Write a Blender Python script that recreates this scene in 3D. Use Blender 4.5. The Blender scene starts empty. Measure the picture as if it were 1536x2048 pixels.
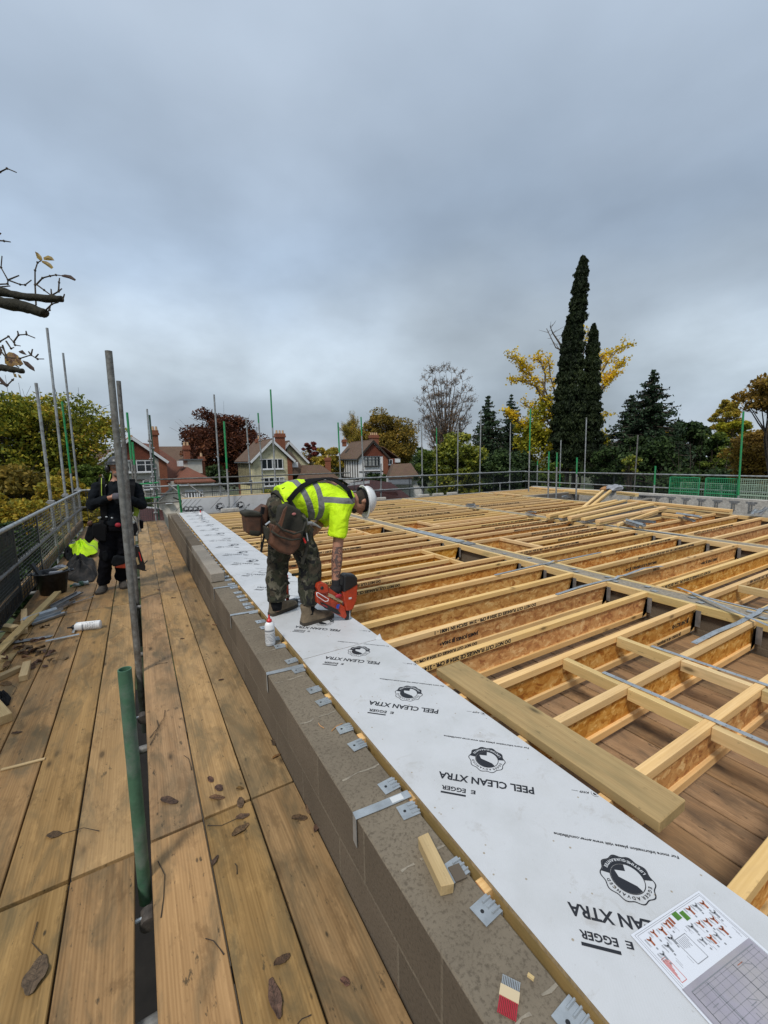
import bpy, bmesh, math, random
import numpy as np
from mathutils import Vector, Matrix, Euler
random.seed(7)
rnd = random.Random(11)
D = bpy.data
SC = bpy.context.scene
COL = SC.collection
rad = math.radians

# ------------------------------------------------------------------ camera
CAM_H = 1.73
FPX = 830.0
YAW, PIT, ROL = 0.5345, 0.130, 0.0165
cy_, sy_, cp_, sp_, cr_, sr_ = math.cos(YAW), math.sin(YAW), math.cos(PIT), math.sin(PIT), math.cos(ROL), math.sin(ROL)
FWD = Vector((sy_*cp_, cy_*cp_, -sp_))
_rt = Vector((cy_, -sy_, 0)); _dn = FWD.cross(_rt)
RGT = cr_*_rt + sr_*_dn
DWN = -sr_*_rt + cr_*_dn
EYE = Vector((0, 0, CAM_H))
cam = D.cameras.new('camera'); camo = D.objects.new('camera', cam); COL.objects.link(camo)
cam.sensor_fit = 'HORIZONTAL'; cam.sensor_width = 36.0; cam.lens = FPX/1536*36
cam.clip_start = 0.02; cam.clip_end = 3000
M3 = Matrix((RGT, -DWN, -FWD)).transposed()
camo.matrix_world = Matrix.Translation(EYE) @ M3.to_4x4()
SC.camera = camo

def ray(x, y): return RGT*((x-768)/FPX) + DWN*((y-1024)/FPX) + FWD
def at_z(x, y, z): v = ray(x, y); return EYE + v*((z-CAM_H)/v.z)
def at_y(x, y, Y): v = ray(x, y); return EYE + v*(Y/v.y)
def at_x(x, y, X): v = ray(x, y); return EYE + v*(X/v.x)
def at_d(x, y, d): return EYE + ray(x, y)*d      # d = depth along the view axis

# ------------------------------------------------------------------ world and sun
SUN_EL, SUN_AZ = rad(53), rad(-128)     # azimuth from +Y towards +X
wd = D.worlds.new('World'); SC.world = wd; wd.use_nodes = True
nt = wd.node_tree; nt.nodes.clear()
def N(tree, t, **kw):
    n = tree.nodes.new(t)
    for k, v in kw.items(): setattr(n, k, v)
    return n
def sky_world():
    L = nt.links.new
    out = N(nt, 'ShaderNodeOutputWorld'); bg = N(nt, 'ShaderNodeBackground'); bg.inputs[1].default_value = 0.1
    sky = N(nt, 'ShaderNodeTexSky'); sky.sky_type = 'NISHITA'; sky.sun_disc = False
    sky.sun_elevation = SUN_EL; sky.sun_rotation = SUN_AZ; sky.air_density = 1.0; sky.dust_density = 1.5
    tc = N(nt, 'ShaderNodeTexCoord'); sep = N(nt, 'ShaderNodeSeparateXYZ'); L(tc.outputs['Generated'], sep.inputs[0])
    ramp = N(nt, 'ShaderNodeValToRGB')
    # elevation (sine) -> cloud deck colour
    mr = N(nt, 'ShaderNodeMapRange'); mr.inputs[1].default_value = 0.0; mr.inputs[2].default_value = 1.0
    # wobble elevation with stretched noise so that bands break up
    mp = N(nt, 'ShaderNodeMapping'); mp.inputs['Scale'].default_value = (1.2, 1.2, 2.2); L(tc.outputs['Generated'], mp.inputs[0])
    ns = N(nt, 'ShaderNodeTexNoise'); ns.inputs['Scale'].default_value = 1.9; ns.inputs['Detail'].default_value = 5; ns.inputs['Roughness'].default_value = 0.42
    L(mp.outputs[0], ns.inputs['Vector'])
    ma = N(nt, 'ShaderNodeMath', operation='MULTIPLY_ADD'); L(ns.outputs[0], ma.inputs[0]); ma.inputs[1].default_value = 0.26; ma.inputs[2].default_value = -0.13
    ad = N(nt, 'ShaderNodeMath', operation='ADD'); L(ma.outputs[0], ad.inputs[0]); L(sep.outputs[2], ad.inputs[1])
    L(ad.outputs[0], mr.inputs[0]); L(mr.outputs[0], ramp.inputs[0])
    cr = ramp.color_ramp; cr.interpolation = 'B_SPLINE'
    stops = [(0.0, (.40, .45, .50)), (0.05, (.30, .35, .41)), (0.11, (.33, .39, .45)), (0.17, (.43, .50, .56)), (0.27, (.46, .54, .62)),
             (0.38, (.33, .42, .54)), (0.50, (.385, .475, .595)), (0.66, (.52, .62, .75)), (0.85, (.60, .69, .80)), (1.0, (.66, .73, .80))]
    while len(cr.elements) < len(stops): cr.elements.new(0.5)
    for e, (p, c) in zip(cr.elements, stops): e.position = p; e.color = (c[0], c[1], c[2], 1)
    # fine cloud structure
    mp2 = N(nt, 'ShaderNodeMapping'); mp2.inputs['Scale'].default_value = (1.8, 1.8, 3.4); mp2.inputs['Location'].default_value = (3.1, 1.7, 0.4); L(tc.outputs['Generated'], mp2.inputs[0])
    n2 = N(nt, 'ShaderNodeTexNoise'); n2.inputs['Scale'].default_value = 2.6; n2.inputs['Detail'].default_value = 7; n2.inputs['Roughness'].default_value = 0.5; L(mp2.outputs[0], n2.inputs['Vector'])
    m2 = N(nt, 'ShaderNodeMapRange'); m2.inputs[1].default_value = 0.28; m2.inputs[2].default_value = 0.72; m2.inputs[3].default_value = 0.0; m2.inputs[4].default_value = 1.0; L(n2.outputs[0], m2.inputs[0])
    # the lumps are stronger low in the sky
    lo = N(nt, 'ShaderNodeMapRange'); lo.inputs[1].default_value = 0.05; lo.inputs[2].default_value = 0.6; lo.inputs[3].default_value = 0.40; lo.inputs[4].default_value = 0.09; L(sep.outputs[2], lo.inputs[0])
    c0 = N(nt, 'ShaderNodeMath', operation='SUBTRACT'); L(m2.outputs[0], c0.inputs[0]); c0.inputs[1].default_value = 0.5
    c1 = N(nt, 'ShaderNodeMath', operation='MULTIPLY_ADD'); L(c0.outputs[0], c1.inputs[0]); L(lo.outputs[0], c1.inputs[1]); c1.inputs[2].default_value = 1.0; m2 = c1
    mul = N(nt, 'ShaderNodeVectorMath', operation='SCALE'); L(ramp.outputs[0], mul.inputs[0]); L(m2.outputs[0], mul.inputs['Scale'])
    # two thinner, brighter places in the cloud deck
    last = mul.outputs[0]
    for (px, py, wdt, amp) in ((600, 680, 0.945, 0.33), (1430, 760, 0.98, 0.38), (130, 655, .95, .45), (880, 830, .985, .15), (1050, 540, .86, -.05)):
        dv = ray(px, py).normalized()
        dt = N(nt, 'ShaderNodeVectorMath', operation='DOT_PRODUCT'); L(tc.outputs['Generated'], dt.inputs[0]); dt.inputs[1].default_value = dv
        ms = N(nt, 'ShaderNodeMapRange', interpolation_type='SMOOTHSTEP'); ms.inputs[1].default_value = wdt; ms.inputs[2].default_value = 1.0; ms.inputs[3].default_value = 0; ms.inputs[4].default_value = amp
        L(dt.outputs['Value'], ms.inputs[0])
        mm = N(nt, 'ShaderNodeMath', operation='MULTIPLY'); L(ms.outputs[0], mm.inputs[0]); L(m2.outputs[0], mm.inputs[1])
        a1 = N(nt, 'ShaderNodeMath', operation='ADD'); L(mm.outputs[0], a1.inputs[0]); a1.inputs[1].default_value = 1.0
        s = N(nt, 'ShaderNodeVectorMath', operation='SCALE'); L(last, s.inputs[0]); L(a1.outputs[0], s.inputs['Scale']); last = s.outputs[0]
    s10 = N(nt, 'ShaderNodeVectorMath', operation='SCALE'); L(last, s10.inputs[0]); s10.inputs['Scale'].default_value = 10.0
    mx = N(nt, 'ShaderNodeMix', data_type='RGBA'); mx.inputs[0].default_value = 0.93
    L(sky.outputs[0], mx.inputs[6]); L(s10.outputs[0], mx.inputs[7])
    L(mx.outputs[2], bg.inputs[0]); L(bg.outputs[0], out.inputs[0])
sky_world()
sl = D.lights.new('sun', 'SUN'); sl.energy = 2.4; sl.angle = rad(11); sl.color = (1.0, 0.95, 0.87)
so = D.objects.new('sun', sl); COL.objects.link(so)
sd = Vector((math.sin(SUN_AZ)*math.cos(SUN_EL), math.cos(SUN_AZ)*math.cos(SUN_EL), math.sin(SUN_EL)))
so.rotation_euler = (-sd).to_track_quat('-Z', 'Y').to_euler(); so.location = (0, 0, 30)
SC.view_settings.view_transform = 'Standard'; SC.view_settings.look = 'None'
SC.view_settings.exposure = 0.0; SC.view_settings.gamma = 1.0
SC.render.engine = 'CYCLES'
SC.render.resolution_x = 768; SC.render.resolution_y = 1024

# ------------------------------------------------------------------ mesh helpers
class MB:
    def __init__(s): s.v = []; s.f = []; s.m = []
    def add(s, vs, fs, mi=0):
        b = len(s.v); s.v += [tuple(v) for v in vs]; s.f += [tuple(i+b for i in f) for f in fs]; s.m += [mi]*len(fs); return s
    def box(s, x0, x1, y0, y1, z0, z1, mi=0, M=None):
        vs = [Vector(p) for p in ((x0,y0,z0),(x1,y0,z0),(x1,y1,z0),(x0,y1,z0),(x0,y0,z1),(x1,y0,z1),(x1,y1,z1),(x0,y1,z1))]
        if M is not None: vs = [M @ v for v in vs]
        return s.add(vs, [(0,3,2,1),(4,5,6,7),(0,1,5,4),(1,2,6,5),(2,3,7,6),(3,0,4,7)], mi)
    def bar(s, p0, p1, w, t, mi=0, up=(0,0,1)):
        p0 = Vector(p0); p1 = Vector(p1); d = (p1-p0); L = d.length; d.normalize(); up = Vector(up)
        if abs(d.dot(up)) > .98: up = Vector((1,0,0))
        sdv = up.cross(d).normalized(); u = d.cross(sdv)
        M = Matrix((d, sdv, u)).transposed().to_4x4(); M.translation = p0
        return s.box(0, L, -w/2, w/2, -t/2, t/2, mi, M)
    def tube(s, pts, rs, seg=10, mi=0, cap=True, flat=1.0):
        pts = [Vector(p) for p in pts]
        if not hasattr(rs, '__len__'): rs = [rs]*len(pts)
        b = len(s.v); n = len(pts); prev = None
        for i, p in enumerate(pts):
            d = (pts[min(i+1,n-1)]-pts[max(i-1,0)]).normalized()
            if prev is None:
                u = Vector((0,0,1)) if abs(d.z) < .9 else Vector((1,0,0))
                a = d.cross(u).normalized()
            else:
                a = (prev - d*prev.dot(d)).normalized()
            prev = a; c = d.cross(a)
            r = rs[i]; ra, rc = (r if hasattr(r, '__len__') else (r, r*flat))
            for k in range(seg):
                t = 2*math.pi*k/seg
                s.v.append(tuple(p + a*(ra*math.cos(t)) + c*(rc*math.sin(t))))
        for i in range(n-1):
            for k in range(seg):
                k2 = (k+1) % seg
                s.f.append((b+i*seg+k, b+i*seg+k2, b+(i+1)*seg+k2, b+(i+1)*seg+k)); s.m.append(mi)
        if cap:
            s.f.append(tuple(b+k for k in reversed(range(seg)))); s.m.append(mi)
            s.f.append(tuple(b+(n-1)*seg+k for k in range(seg))); s.m.append(mi)
        return s
    def rings(s, rings, mi=0, cap=True):
        """rings: list of equally long lists of points"""
        b = len(s.v); seg = len(rings[0]); n = len(rings)
        for r in rings: s.v += [tuple(p) for p in r]
        for i in range(n-1):
            for k in range(seg):
                k2 = (k+1) % seg
                s.f.append((b+i*seg+k, b+i*seg+k2, b+(i+1)*seg+k2, b+(i+1)*seg+k)); s.m.append(mi)
        if cap:
            s.f.append(tuple(b+k for k in reversed(range(seg)))); s.m.append(mi)
            s.f.append(tuple(b+(n-1)*seg+k for k in range(seg))); s.m.append(mi)
        return s
    def ell(s, c, r, M=None, seg=16, ring=10, mi=0):
        c = Vector(c); rs = []
        for i in range(ring+1):
            t = math.pi*(i+0.02)/(ring+0.04)
            rs.append([c + ((M @ Vector((r[0]*math.sin(t)*math.cos(a), r[1]*math.sin(t)*math.sin(a), -r[2]*math.cos(t)))) if M is not None else
                      Vector((r[0]*math.sin(t)*math.cos(a), r[1]*math.sin(t)*math.sin(a), -r[2]*math.cos(t)))) for a in [2*math.pi*k/seg for k in range(seg)]])
        return s.rings(rs, mi)
    def prism(s, poly, z0, z1, mi=0, M=None):
        n = len(poly)
        vs = [Vector((p[0], p[1], z0)) for p in poly]+[Vector((p[0], p[1], z1)) for p in poly]
        if M is not None: vs = [M @ v for v in vs]
        fs = [tuple(reversed(range(n))), tuple(range(n, 2*n))] + [(i, (i+1) % n, n+(i+1) % n, n+i) for i in range(n)]
        return s.add(vs, fs, mi)
    def build(s, name, mats, parent=None, smooth=False, bevel=0, loc=None, rot=None, seg=1):
        me = D.meshes.new(name); me.from_pydata(s.v, [], s.f)
        if not isinstance(mats, (list, tuple)): mats = [mats]
        for m in mats: me.materials.append(m)
        if len(mats) > 1: me.polygons.foreach_set('material_index', s.m)
        if smooth: me.polygons.foreach_set('use_smooth', [True]*len(s.f))
        me.update()
        o = D.objects.new(name, me); COL.objects.link(o)
        if loc is not None: o.location = loc
        if rot is not None: o.rotation_euler = rot
        if parent is not None: o.parent = parent
        if bevel:
            b = o.modifiers.new('bevel', 'BEVEL'); b.width = bevel; b.segments = seg; b.limit_method = 'ANGLE'; b.angle_limit = rad(40)
        return o
def np_mesh(name, V, F, mat, parent=None, smooth=False):
    """V (n,3), F (m,k) numpy arrays -> object"""
    me = D.meshes.new(name); n, m, k = len(V), len(F), F.shape[1]
    me.vertices.add(n); me.vertices.foreach_set('co', np.ascontiguousarray(V, dtype=np.float32).ravel())
    me.loops.add(m*k); me.loops.foreach_set('vertex_index', np.ascontiguousarray(F, dtype=np.int32).ravel())
    me.polygons.add(m); me.polygons.foreach_set('loop_start', np.arange(0, m*k, k, dtype=np.int32))
    me.materials.append(mat); me.update(calc_edges=True)
    if smooth: me.polygons.foreach_set('use_smooth', np.ones(m, dtype=bool))
    o = D.objects.new(name, me); COL.objects.link(o)
    if parent is not None: o.parent = parent
    return o
def thing(name, label, cat, loc=(0,0,0), rot=(0,0,0), group=None):
    o = D.objects.new(name, None); COL.objects.link(o); o.empty_display_size = .1
    o.location = loc; o.rotation_euler = rot
    o['label'] = label; o['category'] = cat
    if group: o['group'] = group
    return o
def tag(o, label, cat, group=None):
    o['label'] = label; o['category'] = cat
    if group: o['group'] = group
    return o
def kind(o, k='structure'): o['kind'] = k; return o
def copy_tree(o, parent=None):
    c = o.copy(); COL.objects.link(c); c.parent = parent
    for ch in list(o.children): copy_tree(ch, c)
    return c
ORD = ['nearest', 'second', 'third', 'fourth', 'fifth', 'sixth', 'seventh', 'eighth', 'ninth', 'tenth', 'eleventh', 'twelfth', 'thirteenth', 'fourteenth', 'fifteenth',
       'sixteenth', 'seventeenth', 'eighteenth', 'nineteenth', 'twentieth', 'twenty-first', 'twenty-second', 'twenty-third', 'twenty-fourth', 'twenty-fifth', 'twenty-sixth',
       'twenty-seventh', 'twenty-eighth', 'twenty-ninth', 'thirtieth', 'thirty-first', 'thirty-second', 'thirty-third', 'thirty-fourth', 'thirty-fifth', 'thirty-sixth']

_font_cache = {}
def text_geo(t, size):
    """flat text as (verts, faces), origin at the left end of the baseline, plus its width"""
    key = t
    if key not in _font_cache:
        cu = D.curves.new('t', 'FONT'); cu.body = t; cu.size = 1.0; cu.fill_mode = 'FRONT'; cu.resolution_u = 2; cu.offset = 0.03
        ob = D.objects.new('t', cu); COL.objects.link(ob)
        dg = bpy.context.evaluated_depsgraph_get(); dg.update()
        me = D.meshes.new_from_object(ob.evaluated_get(dg))
        vs = [(v.co.x, v.co.y) for v in me.vertices]; fs = [tuple(p.vertices) for p in me.polygons]
        D.objects.remove(ob); D.curves.remove(cu); D.meshes.remove(me)
        _font_cache[key] = (vs, fs, (max([v[0] for v in vs]) if vs else 0))
    vs, fs, w = _font_cache[key]
    return [(x*size, y*size) for x, y in vs], fs, w*size
def add_text(mb, t, size, org, ux, uy, mi=0, align=0, width=None, bold=0):
    if bold:
        add_text(mb, t, size, Vector(org)+Vector(ux)*bold, ux, uy, mi, align, width); org = Vector(org)+Vector(ux).cross(Vector(uy))*.0002
    """lay text on a plane: org 3d point, ux/uy unit vectors"""
    vs, fs, w = text_geo(t, size); sx = 1.0
    if width: sx = width/w; w = width
    off = -w*align
    org = Vector(org); ux = Vector(ux); uy = Vector(uy)
    mb.add([org + ux*(x*sx+off) + uy*y for x, y in vs], fs, mi)
# ------------------------------------------------------------------ materials
def mat(name):
    m = D.materials.new(name); m.use_nodes = True; t = m.node_tree; t.nodes.clear()
    out = N(t, 'ShaderNodeOutputMaterial'); b = N(t, 'ShaderNodeBsdfPrincipled'); t.links.new(b.outputs[0], out.inputs[0])
    return m, t, b
def c4(c): return (c[0], c[1], c[2], 1)
def ramp(t, fac, stops, interp='LINEAR'):
    r = N(t, 'ShaderNodeValToRGB'); cr = r.color_ramp; cr.interpolation = interp
    while len(cr.elements) < len(stops): cr.elements.new(.5)
    for e, (p, c) in zip(cr.elements, stops):
        e.position = p; e.color = c4(c) if hasattr(c, '__len__') else (c, c, c, 1)
    t.links.new(fac, r.inputs[0]); return r.outputs[0]
def noise(t, vec, scale, detail=4, rough=.55, dist=0):
    n = N(t, 'ShaderNodeTexNoise'); n.inputs['Scale'].default_value = scale; n.inputs['Detail'].default_value = detail
    n.inputs['Roughness'].default_value = rough; n.inputs['Distortion'].default_value = dist; t.links.new(vec, n.inputs['Vector']); return n.outputs[0]
def coords(t, scale=(1,1,1), rnd_off=True, rot=(0,0,0)):
    tc = N(t, 'ShaderNodeTexCoord'); v = tc.outputs['Object']
    if rnd_off:
        oi = N(t, 'ShaderNodeObjectInfo'); m = N(t, 'ShaderNodeMath', operation='MULTIPLY'); t.links.new(oi.outputs['Random'], m.inputs[0]); m.inputs[1].default_value = 37.0
        a = N(t, 'ShaderNodeVectorMath', operation='ADD'); t.links.new(v, a.inputs[0]); t.links.new(m.outputs[0], a.inputs[1]); v = a.outputs[0]
    mp = N(t, 'ShaderNodeMapping'); mp.inputs['Scale'].default_value = scale; mp.inputs['Rotation'].default_value = rot; t.links.new(v, mp.inputs[0]); return mp.outputs[0]
def mixc(t, fac, a, b, mode='MIX'):
    m = N(t, 'ShaderNodeMix', data_type='RGBA'); m.blend_type = mode
    for s, v in ((0, fac), (6, a), (7, b)):
        if isinstance(v, (int, float)): m.inputs[s].default_value = v
        elif isinstance(v, tuple): m.inputs[s].default_value = c4(v)
        else: t.links.new(v, m.inputs[s])
    return m.outputs[2]
def bump(t, b, h, strength=.3, dist=.01):
    bp = N(t, 'ShaderNodeBump'); bp.inputs['Strength'].default_value = strength; bp.inputs['Distance'].default_value = dist
    t.links.new(h, bp.inputs['Height']); t.links.new(bp.outputs[0], b.inputs['Normal'])
def hsv_rand(t, col, dv=.25, dh=.02, src='Random', ds=.1):
    oi = N(t, 'ShaderNodeObjectInfo') if src == 'Random' else N(t, 'ShaderNodeNewGeometry')
    r = oi.outputs['Random'] if src == 'Random' else oi.outputs['Random Per Island']
    h = N(t, 'ShaderNodeHueSaturation')
    def mr(a, b, mulv=1.0):
        x = r
        if mulv != 1.0:
            q = N(t, 'ShaderNodeMath', operation='MULTIPLY'); t.links.new(r, q.inputs[0]); q.inputs[1].default_value = mulv
            f = N(t, 'ShaderNodeMath', operation='FRACT'); t.links.new(q.outputs[0], f.inputs[0]); x = f.outputs[0]
        m = N(t, 'ShaderNodeMapRange'); m.inputs[3].default_value = a; m.inputs[4].default_value = b; t.links.new(x, m.inputs[0]); return m.outputs[0]
    t.links.new(mr(.5-dh, .5+dh, 7.3), h.inputs['Hue']); t.links.new(mr(1-ds, 1+ds, 3.7), h.inputs['Saturation']); t.links.new(mr(1-dv, 1+dv), h.inputs['Value'])
    if isinstance(col, tuple): h.inputs['Color'].default_value = c4(col)
    else: t.links.new(col, h.inputs['Color'])
    return h.outputs[0]

def wood(name, light, dark, stain=None, stain_amt=0.0, rough=.75, knots=True, grain=26.0, var=.12, bump_s=.25, worn=0.0, wet=0.0):
    """grain along local x"""
    m, t, b = mat(name)
    v = coords(t, (1.2, grain, grain))
    g = noise(t, v, 1.6, 5, .6, .4)
    v2 = coords(t, (.8, 24, 24)); w = N(t, 'ShaderNodeTexWave'); w.wave_type = 'BANDS'; w.bands_direction = 'Y'; w.inputs['Scale'].default_value = 1.1
    w.inputs['Distortion'].default_value = 9; w.inputs['Detail'].default_value = 3; w.inputs['Detail Scale'].default_value = .55; t.links.new(v2, w.inputs[0])
    g2 = noise(t, coords(t, (.5, 7, 7)), 1.2, 4, .6, .8)
    f = mixc(t, .12, g, w.outputs['Fac']); f = mixc(t, .45, f, g2)
    col = ramp(t, f, [(.34, dark), (.50, tuple((a+c)/2 for a, c in zip(light, dark))), (.66, light)])
    if knots:
        vk = coords(t, (3.2, 8.5, 8.5)); vo = N(t, 'ShaderNodeTexVoronoi'); vo.inputs['Scale'].default_value = 1.0; t.links.new(vk, vo.inputs['Vector'])
        k = ramp(t, vo.outputs['Distance'], [(0.0, 1.0), (.07, 1.0), (.13, 0.35), (.22, 0.0)])
        sel = ramp(t, noise(t, coords(t, (.9, 2.1, 2.1)), 1.7, 1), [(.44, 0.0), (.50, 1.0)])
        km = mixc(t, 1.0, k, sel, 'MULTIPLY')
        col = mixc(t, km, col, tuple(x*.32 for x in dark))
    if stain:
        s1 = noise(t, coords(t, (1.1, 3.2, 3.2)), 2.3, 6, .62, .6)
        sm = ramp(t, s1, [(.46, 0.0), (.66, stain_amt)])
        col = mixc(t, sm, col, stain)
        s2 = noise(t, coords(t, (6, 14, 14)), 2.1, 4, .7)
        sp = ramp(t, s2, [(.63, 0.0), (.69, stain_amt)])
        col = mixc(t, sp, col, tuple(x*.35 for x in stain))
    if stain and stain_amt > .6:      # small dark dents, nail marks and pale scuffs
        vv = N(t, 'ShaderNodeTexVoronoi'); vv.inputs['Scale'].default_value = 1.0; t.links.new(coords(t, (7, 17, 17)), vv.inputs['Vector'])
        sc_ = N(t, 'ShaderNodeSeparateColor'); t.links.new(vv.outputs['Color'], sc_.inputs[0])
        dm = mixc(t, 1.0, ramp(t, vv.outputs['Distance'], [(.05, 1.0), (.11, 0.0)]), ramp(t, sc_.outputs[0], [(.62, 0.0), (.66, .85)]), 'MULTIPLY')
        col = mixc(t, dm, col, tuple(x*.22 for x in stain))
        s4 = noise(t, coords(t, (2.2, 5, 5)), 1.9, 7, .72, .3)
        col = mixc(t, ramp(t, s4, [(.54, 0.0), (.62, .5)]), col, tuple(x*.62 for x in dark))
        col = mixc(t, ramp(t, noise(t, coords(t, (1.5, 4, 4)), 3.1, 6, .7), [(.58, 0.0), (.68, .30)]), col, tuple(min(1, x*1.5) for x in light))
    if worn:
        s3 = noise(t, coords(t, (.6, 1.4, 1.4)), 1.5, 3, .5)
        col = mixc(t, ramp(t, s3, [(.4, 0.0), (.7, worn)]), col, tuple(min(1, x*1.35+.02) for x in light))
    col = hsv_rand(t, col, var, .005, ds=.06)
    t.links.new(col, b.inputs['Base Color'])
    b.inputs['Roughness'].default_value = rough
    if wet:
        r = ramp(t, noise(t, coords(t, (1, 2, 2)), 1.3, 4), [(.40, rough), (.62, rough-wet)]); t.links.new(r, b.inputs['Roughness'])
    b.inputs['Specular IOR Level'].default_value = .35
    bump(t, b, f, bump_s, .004)
    return m
def plain(name, col, rough=.6, metal=0.0, nz=0.0, nscale=30, var=0.0, spec=.5, bmp=0.0, dirt=None, dirt_amt=.5, dscale=6):
    m, t, b = mat(name); c = col
    v = coords(t)
    if nz or bmp or dirt:
        n = noise(t, v, nscale, 5, .6)
        if nz: c = ramp(t, n, [(.3, tuple(x*(1-nz) for x in col)), (.7, tuple(min(1, x*(1+nz)) for x in col))])
        if bmp: bump(t, b, n, bmp, .01)
    if dirt: c = mixc(t, ramp(t, noise(t, v, dscale, 6, .65), [(.45, 0.0), (.68, dirt_amt)]), c, dirt)
    if var: c = hsv_rand(t, c, var)
    if isinstance(c, tuple): b.inputs['Base Color'].default_value = c4(c)
    else: t.links.new(c, b.inputs['Base Color'])
    b.inputs['Roughness'].default_value = rough; b.inputs['Metallic'].default_value = metal; b.inputs['Specular IOR Level'].default_value = spec
    return m
def leafmat(name, cols, rough=.7, trans=.25):
    m, t, b = mat(name)
    g = N(t, 'ShaderNodeNewGeometry')
    big = noise(t, coords(t, rnd_off=True), .45, 3, .6)
    fm = N(t, 'ShaderNodeMath', operation='MULTIPLY_ADD'); t.links.new(g.outputs['Random Per Island'], fm.inputs[0]); fm.inputs[1].default_value = .55
    mm = N(t, 'ShaderNodeMapRange'); mm.inputs[1].default_value = .3; mm.inputs[2].default_value = .7; mm.inputs[3].default_value = 0; mm.inputs[4].default_value = .45; t.links.new(big, mm.inputs[0]); t.links.new(mm.outputs[0], fm.inputs[2])
    n = len(cols); c = ramp(t, fm.outputs[0], [(i/(n-1), tuple(min(.9, q*2.1) for q in x)) for i, x in enumerate(cols)])
    t.links.new(c, b.inputs['Base Color']); b.inputs['Roughness'].default_value = rough; b.inputs['Specular IOR Level'].default_value = .25
    tr = N(t, 'ShaderNodeBsdfTranslucent'); t.links.new(c, tr.inputs[0])
    mx = N(t, 'ShaderNodeMixShader'); mx.inputs[0].default_value = trans
    t.links.new(b.outputs[0], mx.inputs[1]); t.links.new(tr.outputs[0], mx.inputs[2])
    out = [x for x in t.nodes if x.type == 'OUTPUT_MATERIAL'][0]; t.links.new(mx.outputs[0], out.inputs[0])
    return m
def osb(name):
    m, t, b = mat(name)
    col = None
    v0 = coords(t, (1, 1, 1)); d = N(t, 'ShaderNodeTexNoise'); d.inputs['Scale'].default_value = 9; t.links.new(v0, d.inputs['Vector'])
    hs = []
    for i, (sc, ro) in enumerate((((16, 30, 60), .5), ((22, 60, 34), -.7), ((12, 70, 24), 1.3))):
        mp = N(t, 'ShaderNodeMapping'); mp.inputs['Scale'].default_value = sc; mp.inputs['Rotation'].default_value = (0, ro, 0); mp.inputs['Location'].default_value = (i*3.3, 0, i)
        a = N(t, 'ShaderNodeMix', data_type='VECTOR'); a.inputs[0].default_value = .10; t.links.new(v0, a.inputs[4]); t.links.new(d.outputs['Color'], a.inputs[5]); t.links.new(a.outputs[1], mp.inputs[0])
        vo = N(t, 'ShaderNodeTexVoronoi'); vo.inputs['Scale'].default_value = 1.05; t.links.new(mp.outputs[0], vo.inputs['Vector']); s = N(t, 'ShaderNodeSeparateColor'); t.links.new(vo.outputs['Color'], s.inputs[0]); hs.append(s.outputs[0])
    f = mixc(t, .5, hs[0], hs[1]); f = mixc(t, .4, f, hs[2])
    col = ramp(t, f, [(.14, (.34, .125, .026)), (.34, (.50, .225, .050)), (.52, (.60, .30, .080)), (.68, (.68, .38, .115)), (.88, (.82, .54, .22))])
    col = hsv_rand(t, col, .14, .008)
    t.links.new(col, b.inputs['Base Color']); b.inputs['Roughness'].default_value = .6; bump(t, b, f, .25, .003)
    return m
def blockmat(name, base, course=.225, length=.45, axis='X', mortar=(.30, .27, .24), spread=.2, top=True):
    """concrete blocks; brick pattern in the wall plane, pitted surface"""
    m, t, b = mat(name)
    tc = N(t, 'ShaderNodeTexCoord'); sp = N(t, 'ShaderNodeSeparateXYZ'); t.links.new(tc.outputs['Object'], sp.inputs[0])
    cb = N(t, 'ShaderNodeCombineXYZ'); t.links.new(sp.outputs[1 if axis == 'X' else 0], cb.inputs[0]); t.links.new(sp.outputs[2], cb.inputs[1])
    br = N(t, 'ShaderNodeTexBrick'); t.links.new(cb.outputs[0], br.inputs['Vector']); br.inputs['Scale'].default_value = 1.0
    br.inputs['Brick Width'].default_value = length; br.inputs['Row Height'].default_value = course; br.inputs['Mortar Size'].default_value = .007; br.inputs['Mortar Smooth'].default_value = .2
    br.inputs['Color1'].default_value = c4(tuple(x*(1-spread) for x in base)); br.inputs['Color2'].default_value = c4(tuple(x*(1+spread) for x in base)); br.inputs['Mortar'].default_value = c4(mortar)
    n = noise(t, coords(t, rnd_off=False), 90, 5, .7); n2 = noise(t, coords(t, rnd_off=False), 3.0, 4, .6)
    c = mixc(t, ramp(t, n, [(.36, .6), (.50, 0.0)]), br.outputs[0], tuple(x*.45 for x in base)); c = mixc(t, ramp(t, n, [(.60, 0.0), (.74, .35)]), c, tuple(min(1, x*1.7) for x in base))
    c = mixc(t, ramp(t, n2, [(.42, 0.0), (.7, .45)]), c, tuple(x*.62 for x in base))
    t.links.new(c, b.inputs['Base Color']); b.inputs['Roughness'].default_value = .95; b.inputs['Specular IOR Level'].default_value = .2
    h = mixc(t, .5, n, ramp(t, br.outputs['Fac'], [(0, 1.0), (1, 0.0)])); bump(t, b, h, .7, .006)
    return m
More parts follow.
